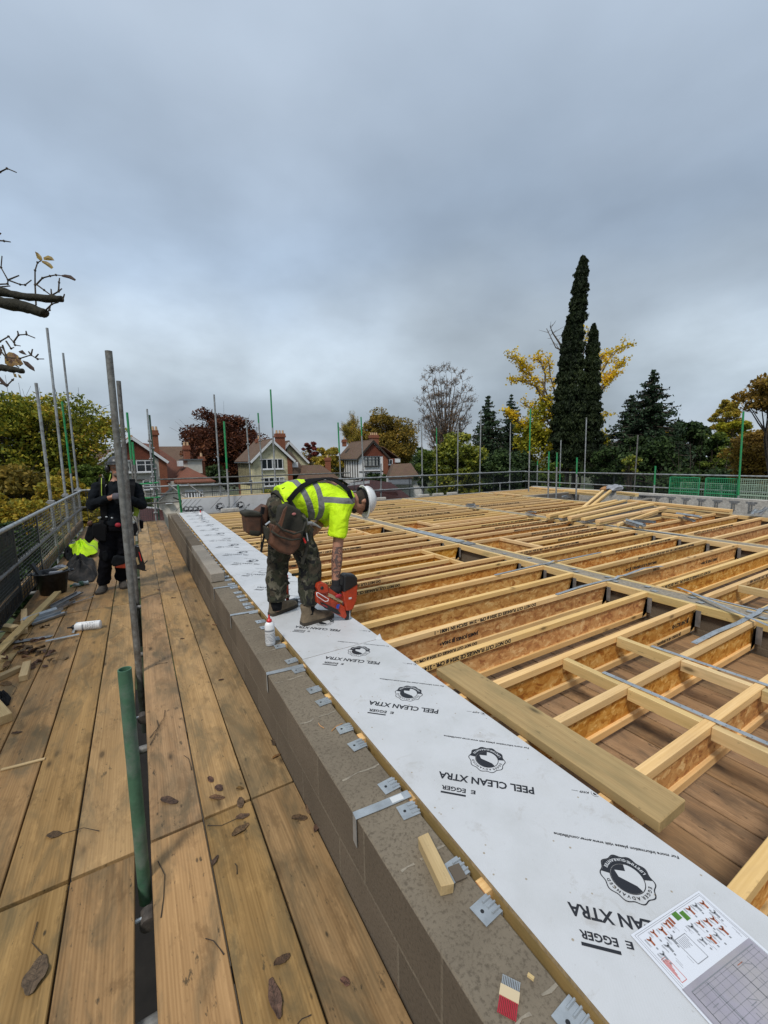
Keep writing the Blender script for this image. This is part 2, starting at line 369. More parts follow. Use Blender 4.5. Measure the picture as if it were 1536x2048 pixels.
def tiles(name, a, bcol, sc=(1, 1), moss=None):
    m, t, b = mat(name)
    v = coords(t, (1, 1, 1), False)
    br = N(t, 'ShaderNodeTexBrick'); tc = N(t, 'ShaderNodeTexCoord'); sp = N(t, 'ShaderNodeSeparateXYZ'); t.links.new(tc.outputs['Object'], sp.inputs[0])
    ax = N(t, 'ShaderNodeMath', operation='ADD'); t.links.new(sp.outputs[0], ax.inputs[0]); t.links.new(sp.outputs[1], ax.inputs[1])
    cb = N(t, 'ShaderNodeCombineXYZ'); t.links.new(ax.outputs[0], cb.inputs[0]); t.links.new(sp.outputs[2], cb.inputs[1]); t.links.new(cb.outputs[0], br.inputs['Vector'])
    br.inputs['Scale'].default_value = 1.0; br.inputs['Brick Width'].default_value = .24*sc[0]; br.inputs['Row Height'].default_value = .09*sc[1]; br.inputs['Mortar Size'].default_value = .012
    br.inputs['Color1'].default_value = c4(a); br.inputs['Color2'].default_value = c4(bcol); br.inputs['Mortar'].default_value = c4(tuple(x*.45 for x in a))
    c = mixc(t, ramp(t, noise(t, v, 1.1, 5, .65), [(.4, 0.0), (.7, .6)]), br.outputs[0], tuple(x*.55 for x in bcol))
    if moss: c = mixc(t, ramp(t, noise(t, v, 2.3, 5, .7), [(.52, 0.0), (.7, .6)]), c, moss)
    t.links.new(c, b.inputs['Base Color']); b.inputs['Roughness'].default_value = .85; bump(t, b, br.outputs['Fac'], .4, .01)
    return m

W = {}
W['scaf'] = wood('scaffold_board_wood', (.40, .245, .105), (.205, .115, .042), stain=(.085, .070, .038), stain_amt=.80, rough=.75, grain=60, var=.20, worn=.2, wet=.2, bump_s=.3)
W['deck'] = wood('deck_wood', (.36, .225, .12), (.19, .11, .055), stain=(.07, .05, .034), stain_amt=.8, rough=.8, grain=70, var=.30, worn=.3, bump_s=.3)
W['pine'] = wood('pine_wood', (.84, .58, .27), (.64, .40, .15), stain=(.45, .32, .18), stain_amt=.22, rough=.62, grain=34, var=.12, bump_s=.12)
W['pine_side'] = W['pine']
W['treated'] = wood('treated_wood', (.44, .31, .125), (.31, .205, .076), stain=(.16, .14, .06), stain_amt=.4, rough=.65, grain=34, var=.08, bump_s=.15)
W['ledger'] = wood('ledger_wood', (.74, .54, .27), (.55, .385, .165), stain=(.28, .25, .12), stain_amt=.4, rough=.65, grain=34, var=.12, bump_s=.12)
W['offcut'] = wood('offcut_wood', (.62, .46, .23), (.46, .32, .14), stain=(.25, .18, .10), stain_amt=.3, rough=.7, var=.2)
W['orange'] = wood('joist_end_wood', (.52, .27, .11), (.38, .17, .06), rough=.7, knots=False, var=.2)
W['osb'] = osb('osb_board')
W['block'] = blockmat('concrete_block_brown', (.150, .120, .088), mortar=(.205, .17, .125), spread=.18)
W['block_y'] = blockmat('concrete_block_grey', (.16, .14, .12), axis='Y', mortar=(.25, .23, .2))
W['block_lt'] = blockmat('concrete_block_pale', (.34, .30, .25), mortar=(.36, .33, .29), spread=.1)
W['conc'] = plain('pale_concrete', (.48, .455, .41), .9, nz=.25, nscale=25, bmp=.4, dirt=(.22, .2, .18), dirt_amt=.5)
W['conc_dk'] = plain('wall_top_mortar', (.25, .215, .165), .95, nz=.35, nscale=40, bmp=.6, dirt=(.34, .30, .24), dirt_amt=.5, dscale=9)
W['galv'] = plain('galvanised_steel', (.42, .45, .47), .42, metal=.55, nz=.22, nscale=14, spec=.6)
W['galv_dull'] = plain('dull_galvanised_steel', (.30, .30, .30), .55, metal=.6, nz=.3, nscale=18)
W['pole'] = plain('galvanised_tube', (.19, .19, .18), .6, metal=.3, nz=.35, nscale=25, dirt=(.075, .055, .04), dirt_amt=.8, dscale=11, var=.12, bmp=.25)
W['pole_lt'] = plain('bright_galvanised_tube', (.38, .40, .41), .45, metal=.5, nz=.2, nscale=14, dirt=(.17, .15, .13), dirt_amt=.75, dscale=9, var=.1)
W['green'] = plain('green_painted_tube', (.055, .135, .08), .65, nz=.3, nscale=14, dirt=(.17, .185, .17), dirt_amt=.95, dscale=5)
W['greenbright'] = plain('bright_green_paint', (.015, .26, .085), .5, nz=.2, nscale=10, dirt=(.10, .2, .12), dirt_amt=.5)
W['white'] = plain('white_plastic', (.78, .79, .80), .35)
W['red'] = plain('red_plastic', (.55, .02, .02), .35)
W['black'] = plain('black_plastic', (.012, .012, .013), .4)
W['dark'] = plain('dark_fabric', (.012, .013, .015), .95, spec=.15, nz=.4, nscale=12, bmp=.5)
W['meshgrey'] = plain('brick_guard_dark_wire', (.035, .042, .045), .5, metal=.4, nz=.3, nscale=20)
W['meshgreen'] = plain('brick_guard_green_wire', (.03, .28, .12), .5, nz=.2, nscale=20)
W['meshpale'] = plain('brick_guard_pale_wire', (.34, .46, .36), .5, nz=.2, nscale=20)
W['ink'] = plain('black_ink', (.012, .013, .018), .55)
W['inkgrey'] = plain('printed_grey_ink', (.20, .21, .23), .6)
# ------------------------------------------------------------------ setting: ground
def film_mat():
    m, t, b = mat('white_board_film')
    v = coords(t, (1, 1, 1), False, rot=(0, 0, rad(40)))
    w = N(t, 'ShaderNodeTexWave'); w.inputs['Scale'].default_value = 42; w.inputs['Distortion'].default_value = .7; w.inputs['Detail'].default_value = 1; t.links.new(v, w.inputs[0])
    n = noise(t, coords(t, (1, 1, 1), False), 3.5, 6, .6)
    c = ramp(t, n, [(.3, (.49, .50, .505)), (.55, (.555, .565, .58)), (.75, (.53, .535, .54))])
    d = noise(t, coords(t, (1, 1, 1), False), 55, 3, .6)
    c = mixc(t, ramp(t, d, [(.70, 0.0), (.78, .55)]), c, (.30, .28, .25))
    s = noise(t, coords(t, (1, 1, 1), False), 1.3, 4, .6)
    c = mixc(t, ramp(t, s, [(.52, 0.0), (.75, .25)]), c, (.42, .40, .37))
    s5 = noise(t, coords(t, (1, 1, 1), False), 6.5, 7, .75, .5); c = mixc(t, ramp(t, s5, [(.57, 0.0), (.68, .42)]), c, (.33, .30, .26))
    vo = N(t, 'ShaderNodeTexVoronoi'); vo.inputs['Scale'].default_value = 38; t.links.new(coords(t, (1, 1, 1), False), vo.inputs['Vector']); sc_ = N(t, 'ShaderNodeSeparateColor'); t.links.new(vo.outputs['Color'], sc_.inputs[0])
    dm = mixc(t, 1.0, ramp(t, vo.outputs['Distance'], [(.10, 1.0), (.18, 0.0)]), ramp(t, sc_.outputs[0], [(.86, 0.0), (.88, .8)]), 'MULTIPLY'); c = mixc(t, dm, c, (.28, .21, .12))
    t.links.new(c, b.inputs['Base Color']); b.inputs['Roughness'].default_value = .5; b.inputs['Specular IOR Level'].default_value = .4
    bump(t, b, w.outputs['Fac'], .12, .0015); return m
W['film'] = film_mat()
W['grass'] = plain('garden_ground', (.045, .065, .022), .95, nz=.5, nscale=.8, bmp=.6, dirt=(.10, .075, .035), dirt_amt=.7, dscale=.25)
g = MB().add([(-400, -200, -5.6), (700, -200, -5.6), (700, 900, -5.6), (-400, 900, -5.6)], [(0, 1, 2, 3)]).build('ground', W['grass']); kind(g)
# bare soil strip by the building, shade under the boards painted in as near-black
W['soil'] = plain('soil_painted_shade', (.012, .010, .008), .95, nz=.4, nscale=2.5, bmp=.5)
g = MB().add([(-3, -3, -5.596), (20, -3, -5.596), (20, 15, -5.596), (-3, 15, -5.596)], [(0, 1, 2, 3)]).build('path', W['soil']); kind(g)

# ------------------------------------------------------------------ boards of the walkway
def timber(name, L, w, t, material, loc, rz=0, ry=0, rx=0, bevel=.003, warp=0.0, ends=False, parent=None):
    """a sawn piece, local x = length, top face at z=0"""
    mb = MB(); n = max(2, int(L/.5)+1) if warp else 2
    R = random.Random(int(L*1000+w*777+loc[0]*31+loc[1]*17))
    rings = []
    for i in range(n):
        x = L*i/(n-1); dz = R.uniform(-warp, warp) if warp else 0; dy = R.uniform(-warp, warp)*.6 if warp else 0
        rings.append([(x, -w/2+dy, -t+dz), (x, -w/2+dy, dz), (x, w/2+dy, dz+R.uniform(-warp, warp)*.4), (x, w/2+dy, -t+dz)])
    mb.rings(rings)
    return mb.build(name, material, parent, bevel=bevel, loc=loc, rot=(rx, ry, rz))
lanes_r = [(.374, .598), (.146, .370), (-.082, .142)]
lanes_l = [(-.375, -.142), (-.611, -.381), (-.845, -.617), (-1.079, -.851), (-1.308, -1.085)]
rowsA = [(-1.90, 2.015), (2.03, 6.09), (6.10, 10.0), (10.01, 13.9)]
rowsB = [(-1.95, 1.985), (2.005, 5.86), (5.875, 9.75), (9.76, 13.9)]
rowsC = [(1.99, 5.86), (5.875, 9.75), (9.76, 13.9)]
def board_row(lanes, rows, side, skip=()):
    lane_n = ['first', 'second', 'third', 'fourth', 'fifth']
    for i, (x0, x1) in enumerate(lanes):
        for j, (y0, y1) in enumerate(rows):
            R = random.Random(i*17+j*5+len(side))
            o = timber('scaffold_board', y1-y0-R.uniform(0, .006), x1-x0-.003, .038, W['scaf'], ((x0+x1)/2+R.uniform(-.0015, .0015), y0, R.uniform(-.004, .0)), rz=rad(90), warp=.0016, bevel=.003)
            where = {'r': 'between wall and tubes, %s lane from the wall' % lane_n[i], 'l': 'left of the tubes, %s lane from the tubes' % lane_n[i], 'm': 'left of the tubes, %s lane from the tubes' % lane_n[i+2 if i < 3 else i]}[side]
            tag(o, 'scaffold board %s, %s along the walkway' % (where, ['nearest', 'second', 'third', 'farthest'][j]), 'scaffold board', 'scaffold boards of the walkway')
board_row(lanes_r, rowsA, 'r')
board_row(lanes_l[:2], rowsB, 'l')
board_row(lanes_l[2:], [(-1.95, 1.985)]+rowsC, 'm')
# boards running along the far end of the roof
for k in range(4):
    y0 = 12.15+k*.232
    o = timber('scaffold_board', 3.9, .225, .038, W['scaf'], (.75, y0+.11, 0), warp=.002)
    tag(o, 'scaffold board crossing at the far end of the walkway, %s row' % ORD[k], 'scaffold board', 'scaffold boards of the far lift')
# tubes under the boards (transoms and ledgers)
def tube_thing(name, p0, p1, r, m, label, cat, group=None, seg=12, hollow=False, mi2=None, split=None):
    p0 = Vector(p0); p1 = Vector(p1); mb = MB()
    d = (p1-p0).normalized()
    if split:
        q = p0+(p1-p0)*split
        mb.tube([p0-p0, q-p0], r, seg, 0); mb.tube([q-p0, p1-p0], r*1.02, seg, 1)
        ms = [m, mi2]
    else:
        mb.tube([p0-p0, p1-p0], r, seg); ms = [m]
    if hollow:   # open upper end
        a = MB()
        n = seg; u = Vector((1, 0, 0)); u = (u-d*u.dot(d)).normalized(); c = d.cross(u)
        top = p1-p0
        rg = [[top+d*.0+(u*math.cos(2*math.pi*k/n)+c*math.sin(2*math.pi*k/n))*q for k in range(n)] for q in (r,)]
        rings_ = [[(u*math.cos(2*math.pi*k/n)+c*math.sin(2*math.pi*k/n))*r for k in range(n)],
                  [top+(u*math.cos(2*math.pi*k/n)+c*math.sin(2*math.pi*k/n))*r for k in range(n)],
                  [top+(u*math.cos(2*math.pi*k/n)+c*math.sin(2*math.pi*k/n))*r*.83 for k in range(n)],
                  [top-d*.3+(u*math.cos(2*math.pi*k/n)+c*math.sin(2*math.pi*k/n))*r*.83 for k in range(n)]]
        mb = MB().rings(rings_)
    o = mb.build(name, ms, smooth=True, loc=p0)
    e = o.modifiers.new('es', 'EDGE_SPLIT'); e.split_angle = rad(50)
    tag(o, label, cat, group); return o
for k in range(9):
    y = 1.35+k*1.5
    tube_thing('scaffold_tube', (-1.5, y, -.065), (.60, y, -.065), .0242, W['pole'], 'grey cross tube under the walkway boards, %s from the camera' % ORD[k], 'scaffold tube', 'cross tubes under the walkway')
tube_thing('scaffold_tube', (-.03, -2, -.115), (-.03, 13.5, -.115), .0242, W['pole'], 'long grey ledger tube seen down in the gap between the boards', 'scaffold tube')
# couplers in the gap
W['coupler'] = plain('rusty_coupler', (.06, .05, .042), .8, nz=.5, nscale=30, bmp=.4)
def coupler(loc, label, rz=0):
    t = thing('scaffold_coupler', label, 'scaffold coupler', loc, (0, 0, rz), 'couplers in the board gap')
    MB().tube([(-.03, 0, 0), (.03, 0, 0)], .030, 12).build('clamp', W['coupler'], t, smooth=False)
    MB().tube([(0, -.05, .012), (0, .05, .012)], .008, 8).tube([(0, -.05, .012), (0, -.038, .012)], .014, 6).build('bolt', W['galv'], t)
for y, n in ((1.70, 'just in front of the near green tube stub'), (3.2, 'half way to the long grey tube')):
    coupler((-.10, y, -.05), 'rusty grey scaffold coupler in the gap '+n, rad(90))

# ------------------------------------------------------------------ block walls
def wall_thing(name, x0, x1, y0, y1, z0, z1, m, label, cat='wall', shift=.45, bevel=.004, parts=None):
    loc = (x0, y0, z1-shift*round((z1+6)/shift))
    o = MB().box(0, x1-x0, 0, y1-y0, z0-loc[2], z1-loc[2]).build(name, m, bevel=bevel, loc=loc)
    return tag(o, label, cat)
PW = thing('parapet_wall', 'brown concrete block parapet wall beside the scaffold walkway with cement joints', 'block wall', (.603, -1.5, -.05))
MB().box(0, .215, 0, 13.4, -5.55, .448).build('blockwork', W['block'], PW, bevel=.005)
# mortar bed lines across the top of the wall, where the blocks meet
mm = MB(); R = random.Random(3)
for k in range(30):
    y = .25+k*.45
    pts = []
    for q in range(9):
        pts.append((.006+.203*q/8, y+R.uniform(-.006, .006)))
    w_ = [R.uniform(.002, .006) for _ in pts]
    for q in range(8):
        if R.random() < .25: continue
        mm.add([(pts[q][0], pts[q][1]-w_[q], .4496), (pts[q+1][0], pts[q+1][1]-w_[q+1], .4496), (pts[q+1][0], pts[q+1][1]+w_[q+1], .4496), (pts[q][0], pts[q][1]+w_[q], .4496)], [(0, 1, 2, 3)])
mm.build('mortar_joints', W['conc_dk'], PW)
# raised course of paler blocks
for k in range(13):
    y = 4.76+k*.452
    if y > 10.2: break
    h = .10
    o = MB().box(0, .146, 0, .44, 0, h).build('concrete_block', W['block_lt'] if k < 4 else W['block'], bevel=.006, loc=(.606+random.uniform(-.003, .003), y, .402))
    tag(o, 'thin %s block bedded on top of the parapet wall, %s of the raised row' % ('pale' if k < 4 else 'brown', ORD[k]), 'block', 'raised blocks on the parapet wall')
wall_thing('inner_wall', .93, 1.03, -1.5, 11.75, -5.5, .14, W['block'], 'inner leaf of block wall down under the joist ends and white boards', 'wall')
MWX0, MWX1 = 4.245, 4.445
def cross_wall(x0, x1, y0, y1, label, ztop=.372):
    t = thing('dividing_wall', label, 'block wall', (x0, y0, ztop-.45*13))
    z1 = .45*13
    MB().box(0, x1-x0, 0, y1-y0, 0, z1).build('blockwork', W['block'], t, bevel=.004)
    R = random.Random(int(x0*10)); mb = MB()      # rough mortar bed on top
    n = int((y1-y0)/.12)
    rg = []
    for i in range(n+1):
        y = (y1-y0)*i/n
        rg.append([((x1-x0)*q/5, y+R.uniform(-.01, .01), z1+.001+abs(R.gauss(0, .004))) for q in range(6)])
    V = [p for r in rg for p in r]; F = [(i*6+q, i*6+q+1, (i+1)*6+q+1, (i+1)*6+q) for i in range(n) for q in range(5)]
    mb.add(V, F).build('mortar_bed', W['conc_dk'], t)
    return t
cross_wall(4.247, 4.443, -1.5, 11.5, 'low block wall with dusty grey top running between the near and middle joist bays')
cross_wall(7.547, 7.743, -1.5, 11.5, 'block wall with grey top between the middle and far joist bays')
cross_wall(11.05, 11.25, 1.0, 11.5, 'block wall at the far side of the third joist bay, under the loose joists', .37)
wall_thing('outer_wall', 14.05, 14.25, -1.5, 11.7, -5.5, .46, W['conc'], 'pale concrete wall on the right carrying a row of empty joist hangers', 'block wall')
wall_thing('far_wall', .82, 14.05, 11.55, 11.75, -5.5, .36, W['block_y'], 'far end block wall under the ends of the last joists', 'block wall')
wall_thing('stair_wall', 11.25, 14.05, 9.5, 9.66, -5.5, .372, W['block_y'], 'block wall closing the far side of the open stairwell', 'block wall')
wall_thing('stair_wall', 11.25, 14.05, 6.95, 7.1, -5.5, .30, W['block_y'], 'block wall closing the near side of the open stairwell', 'block wall')
# pale loose blocks on the far wall
for k, (px, py, w) in enumerate([(461, 1027, .46), (760, 1000, .44), (848, 995, .44), (877, 992, .44), (905, 989, .44)]):
    p = at_y(px, py, 11.62)
    o = MB().box(-w/2, w/2, -.05, .05, 0, .085).build('concrete_block', W['conc'], bevel=.008, loc=(p.x, 11.65, .365), rot=(0, 0, random.uniform(-.05, .05)))
    tag(o, 'loose pale concrete block on the far wall, %s' % ['beside the standing tube by the white boards', 'just right of the white hard hat', 'leftmost of the row of three', 'middle of the row of three', 'rightmost of the row of three'][k], 'block', 'pale blocks on the far wall')
# ------------------------------------------------------------------ deck under the joists
bay = [(1.03, 4.24, 'near bay', 14), (4.45, 7.54, 'middle bay', 13), (7.75, 11.05, 'far bay', 14)]
for bi, (x0, x1, nm, n) in enumerate(bay):
    wd_ = (x1-x0)/n
    for k in range(n):
        ym = [2.9, 3.1, 2.6][(k+bi) % 3]+(k*7 % 5)*.23
        for (a, b_, q) in ((-1.2, ym, 'near'), (ym+.006, ym+4.0, 'far')):
            if bi == 2 and q == 'near': a = .8
            o = timber('deck_board', b_-a, wd_-.010, .036, W['deck'], (x0+(k+.5)*wd_, a, .09+random.uniform(-.003, .0)), rz=rad(90), bevel=.003, warp=.0012)
            tag(o, 'dark board below the joists of the %s, %s from its left wall, %s length' % (nm, ORD[k].replace('nearest', 'first'), q), 'scaffold board', 'temporary deck under the joists')

# ------------------------------------------------------------------ I-joists
JT = .385; FW = .047; FH = .045; JD = .24
def i_joist(x0, x1, y, label, group='I-joists of the roof', ztop=JT, text=None, rz=0, tex_side=-1, web_text=None, bot_text=None):
    """y = near edge of the top flange"""
    L = x1-x0
    t = thing('i_joist', label, 'I-joist', (x0, y+FW/2, ztop), (0, 0, rz), group)
    tf = MB().box(0, L, -FW/2, FW/2, -FH, 0).build('top_flange', W['pine'], t, bevel=.002)
    bf = MB().box(0, L, -FW/2, FW/2, -JD, -JD+FH).build('bottom_flange', W['pine'], t, bevel=.002)
    wb = MB().box(.002, L-.002, -.005, .005, -JD+FH, -FH).build('web', W['osb'], t)
    for lst, par, yy_ in ((text, tf, -FW/2-.0006), (web_text, wb, -.0058), (bot_text, bf, -FW/2-.0006)):
        if lst:
            mb = MB()
            for (s, xr, zz, h, n_) in lst: add_text(mb, s, h, (xr-x0, yy_, zz), (-1, 0, 0), (0, 0, -1), bold=.0022)
            mb.build('lettering', W['ink'], par)
    return t
TX = 'DO NOT CUT FLANGES CE 2024 # CPR - 2144  SS/C24 EN 14081 - 1'
TX2 = 'TIMBOARD & SUSTAINABLE JOIST 1 245 - 2144 - CPR CE 2024  DO NOT CUT FLANGES'
HT = .040
def tline(xr, s=TX): return [(s, xr, -.0085, HT, 0)]
jy1 = [.392, .815, 1.226, 1.65, 2.06, 2.47, 2.87, 3.27, 3.66, 3.90, 4.83, 5.24, 5.61, 5.96, 6.32]
y = 7.14
while y < 11.5: jy1.append(y); y += .40
txt1 = {2.06: tline(2.30), 2.47: tline(3.08), 3.66: tline(2.35), 3.90: tline(2.25), 5.61: tline(2.9, TX2), 7.14: tline(3.9, TX2), 7.94: tline(3.4, TX2), 8.74: tline(3.1, TX2), 9.94: tline(3.7, TX2)}
web1 = {2.47: [('JAMES JONES JJI 240A+', 2.38, -.125, .042, 0)], 1.65: [('JJI 240 SC/145', 4.12, -.12, .05, 0)]}
bot1 = {2.47: tline(2.35), 1.65: tline(3.95, 'JJI DDSSO 145 & 203/JAWL')}
for i, y in enumerate(jy1):
    k = round(y, 2)
    tx = [q for q in txt1.get(k, [])]
    i_joist(.826, 4.2, y, 'timber I-joist starting at the white boards, %s joist counted from the camera%s' % (ORD[i], ', black lettering' if k in txt1 else ''), text=tx, web_text=web1.get(k), bot_text=[(q[0], q[1], -JD+.037, .034, 0) for q in bot1.get(k, [])])
for i, y in enumerate([4.16, 4.50]): i_joist(.826, 3.46, y, 'cut I-joist stopping at the trimmer of the near bay\'s first opening, %s one' % ['nearer', 'farther'][i], text=tline(2.0, 'DO NOT CUT FLANGES') if i == 0 else None)
for i, y in enumerate([6.6, 6.88]): i_joist(.826, 3.46, y, 'cut I-joist stopping at the trimmer of the near bay\'s second opening, %s one' % ['nearer', 'farther'][i], text=tline(2.3))
def header(x, y0, y1, label):
    t = thing('trimmer_joist', label, 'I-joist', (x, y0, JT), (0, 0, rad(90)), 'trimmer joists of the openings'); L = y1-y0
    MB().box(0, L, -FW/2, FW/2, -FH, 0).build('top_flange', W['pine'], t, bevel=.002)
    MB().box(0, L, -FW/2, FW/2, -JD, -JD+FH).build('bottom_flange', W['pine'], t, bevel=.002)
    MB().box(.002, L-.002, -.005, .005, -JD+FH, -FH).build('web', W['osb'], t)
header(3.50, 3.955, 4.825, 'short trimmer joist of the nearest opening in the near bay')
header(3.50, 6.375, 7.135, 'short trimmer joist of the second opening in the near bay, by the bent worker\'s face')
header(5.10, 4.01, 4.84, 'short trimmer joist of the nearest opening in the middle bay')
header(5.05, 6.375, 7.135, 'short trimmer joist of the farther opening in the middle bay')
jy2 = [.47, .87, 1.27, 1.69, 2.09, 2.49, 2.88, 3.27, 3.66, 3.955, 4.85, 5.24, 5.62, 5.98, 6.33]
y = 7.14
while y < 11.5: jy2.append(y); y += .40
txt2 = {1.69: tline(6.6, TX), 2.09: tline(5.6, TX), 2.49: tline(5.3, 'CE 2024'), 2.88: tline(7.1, TX2), 3.27: tline(7.25, TX2), 3.955: tline(5.9, TX2), 4.85: tline(7.4, TX2), 5.24: tline(7.4, TX2), 5.62: tline(7.3, TX2), 5.98: tline(7.3, TX2), 7.14: tline(7.0, TX2), 7.94: tline(6.6, TX2), 8.74: tline(6.8, TX2), 9.54: tline(6.2, TX2), 10.34: tline(6.5, TX2)}
web2 = {2.88: [('TIMBOARD & SUSTAINABLE  JJI 240', 6.1, -.13, .05, 0)], 2.49: [('JAMES JONES JJI 240A+', 6.9, -.12, .05, 0)]}
for i, y in enumerate(jy2):
    k = round(y, 3)
    i_joist(4.49, 7.5, y, 'timber I-joist between the two dividing walls, %s joist counted from the camera' % ORD[i], text=txt2.get(k), web_text=web2.get(k))
for i, y in enumerate([4.24, 4.54]): i_joist(5.12, 7.5, y, 'cut I-joist in the middle bay starting at the trimmer of the nearest opening, %s one' % ['nearer', 'farther'][i], text=tline(7.3, TX2))
for i, y in enumerate([6.62, 6.88]): i_joist(5.07, 7.5, y, 'cut I-joist in the middle bay starting at the trimmer of the farther opening, %s one' % ['nearer', 'farther'][i])
jy3 = [1.69, 2.09, 2.49, 2.89, 3.29, 3.69, 4.09, 4.49, 6.3, 6.75, 7.2]
y = 7.6
while y < 11.5: jy3.append(y); y += .40
for i, y in enumerate(jy3):
    i_joist(7.79, 11.0, y, 'timber I-joist beyond the second dividing wall, %s joist counted from the camera' % ORD[i], text=tline(9.6, TX2) if i in (4, 9, 13) else None)
y = 9.7; i = 0
while y < 11.5:
    i_joist(11.28, 14.0, y, 'pale I-joist in the last bay beyond the stairwell, %s joist counted from the camera' % ORD[i]); y += .4; i += 1
# timber packers along the tops of the dividing walls, between the joist ends
def packers(x, ys, label, nm):
    t = []
    for i in range(len(ys)-1):
        a, b_ = ys[i]+FW+.002, ys[i+1]-.002
        if b_-a > .9: continue
        o = timber('wall_plate_packer', b_-a, .045, .046, W['ledger'], (x, a, JT-.003), rz=rad(90), bevel=.002)
        tag(o, '%s, %s piece counted from the camera' % (label, ORD[i]), 'timber packer', nm)
packers(4.178, jy1[:10]+[4.16, 4.5]+jy1[10:15]+[6.6, 6.88]+jy1[15:], 'short timber nogging along the near edge of the first dividing wall', 'noggings on the first dividing wall near side') if False else None
def plate_run(x, y0, y1, n, label, nm, mat_='ledger', w=.045, z=JT-.004, th=.075):
    L = (y1-y0)/n
    for i in range(n):
        o = timber('ledger_board', L-.004, w, th, W[mat_], (x, y0+i*L, z), rz=rad(90), bevel=.003, warp=.0012)
        tag(o, '%s, %s length counted from the camera' % (label, ['nearest', 'second', 'third', 'fourth', 'fifth'][i]), 'ledger', nm)
plate_run(4.2235, -1.0, 11.5, 4, 'timber ledger, near side of the first dividing wall', 'ledgers of the first dividing wall')
plate_run(4.4675, -1.0, 11.5, 4, 'timber ledger, far side of the first dividing wall', 'ledgers of the first dividing wall')
plate_run(7.5235, 1.0, 11.5, 3, 'timber ledger, near side of the second dividing wall', 'ledgers of the second dividing wall')
plate_run(7.7675, 1.0, 11.5, 3, 'timber ledger, far side of the second dividing wall', 'ledgers of the second dividing wall')
plate_run(11.024, 1.2, 11.5, 2, 'timber ledger, near side of the third dividing wall', 'ledgers of the third dividing wall')
# edge timber under the white boards, in pieces between the joist ends
allj = sorted(jy1+[4.16, 4.5, 6.6, 6.88])
for i in range(-1, len(allj)-1):
    a = (allj[i]+FW+.002) if i >= 0 else -.1
    b_ = allj[i+1]-.002
    if b_-a < .05: continue
    o = timber('edge_nogging', b_-a, .040, .09, W['treated'], (.872, a, JT+.004-.002), rz=rad(90), bevel=.002)
    tag(o, 'treated timber under the white boards\' left edge, %s piece counted from the camera' % ORD[i+1], 'timber nogging', 'edge noggings under the white boards')
# orange joist ends: darker cut ends
for i, y in enumerate(allj):
    o = MB().box(0, .03, -.0225, .0225, -.048, 0).build('joist_end_block', W['orange'], loc=(.806+random.uniform(-.006, .006), y+FW/2, JT-.001), bevel=.003, rot=(0, 0, random.uniform(-.05, .05)))
    tag(o, 'orange-brown joist end sticking out past the white boards, %s counted from the camera' % ORD[i], 'joist end', 'joist ends along the parapet')
# ------------------------------------------------------------------ hangers
def top_plate(x, y, label, rz=0):
    mb = MB(); mb.box(-.030, .040, -.032, .032, 0, .0022)
    for q in (-.018, 0, .018):       # pressed ribs
        mb.tube([(.012, q, .0035), (.045, q, .0035)], .0035, 6)
    mb.box(.0405, .0425, -.032, .032, -.10, .002)
    o = mb.build('hanger_plate', W['galv'], loc=(x, y, .4005+random.uniform(0, .002)), rot=(random.uniform(-.03, .03), random.uniform(-.02, .05), rz+random.uniform(-.1, .1)))
    t = thing('joist_hanger', label, 'joist hanger', o.location, (0, 0, 0), 'joist hangers on the parapet wall')
    o.parent = t; o.location = (0, 0, 0)
    MB().tube([(-.008, .002, .0022), (-.008, .002, .0030)], .0058, 10).build('nail_hole', W['black'], t)
    return t
yy = []
for y in allj:
    yy += [y-.045, y+.095]
for i, y in enumerate(sorted(yy)):
    if y < .3: continue
    top_plate(.778, y, 'galvanised joist hanger plate folded over the parapet wall, %s plate counted from the camera' % ORD[i] if i < 36 else 'small galvanised hanger plate at the parapet wall\'s far end, %s from its end' % ORD[len(yy)-1-i].replace('nearest', 'first'), 0)
def side_hanger(x, y, label, flip=1):
    t = thing('joist_hanger', label, 'joist hanger', (x, y, JT), (0, 0, 0 if flip > 0 else math.pi), 'joist hangers on the first dividing wall')
    mb = MB()
    for s in (-1, 1):
        mb.add([(-.002, s*.0255, -.05), (-.002, s*.0255, -.20), (-.075, s*.0255, -.238), (-.075, s*.0255, -.20), (-.03, s*.0255, -.06)], [(0, 1, 2, 3, 4), (4, 3, 2, 1, 0)])
        mb.box(-.003, 0, s*.0255 if s > 0 else -.0255-.04, .0255+.04 if s > 0 else -.0255, -.2, -.05)
    mb.box(-.075, 0, -.0255, .0255, -.243, -.2405)
    mb.build('stirrup', W['galv_dull'], t)
    return t
for i, y in enumerate(jy1): side_hanger(4.20, y+FW/2, 'grey steel hanger at the first dividing wall, near bay, %s from the camera' % ORD[i])
for i, y in enumerate(jy2[:14]): side_hanger(7.50, y+FW/2, 'grey steel hanger on the second dividing wall, %s counted from the camera' % ORD[i])
# tabs lying on the wall tops
for i, y in enumerate([1.22, 1.33, 1.66, 1.76, 2.05, 2.16, 2.44, 2.58, 2.9, 3.0, 3.3, 3.65, 4.0, 4.3, 4.8]):
    x = 4.30+(i % 2)*.09
    o = MB().box(-.03, .03, -.025, .025, 0, .002).box(-.032, -.029, -.025, .025, -.0, .006).build('metal_tab', W['galv'], loc=(x, y, .383), rot=(.0, .03, random.uniform(-.2, .2)))
    tag(o, 'small galvanised tab nailed on the first dividing wall top, %s from the camera' % ORD[i], 'metal tab', 'hanger tabs on the first dividing wall')
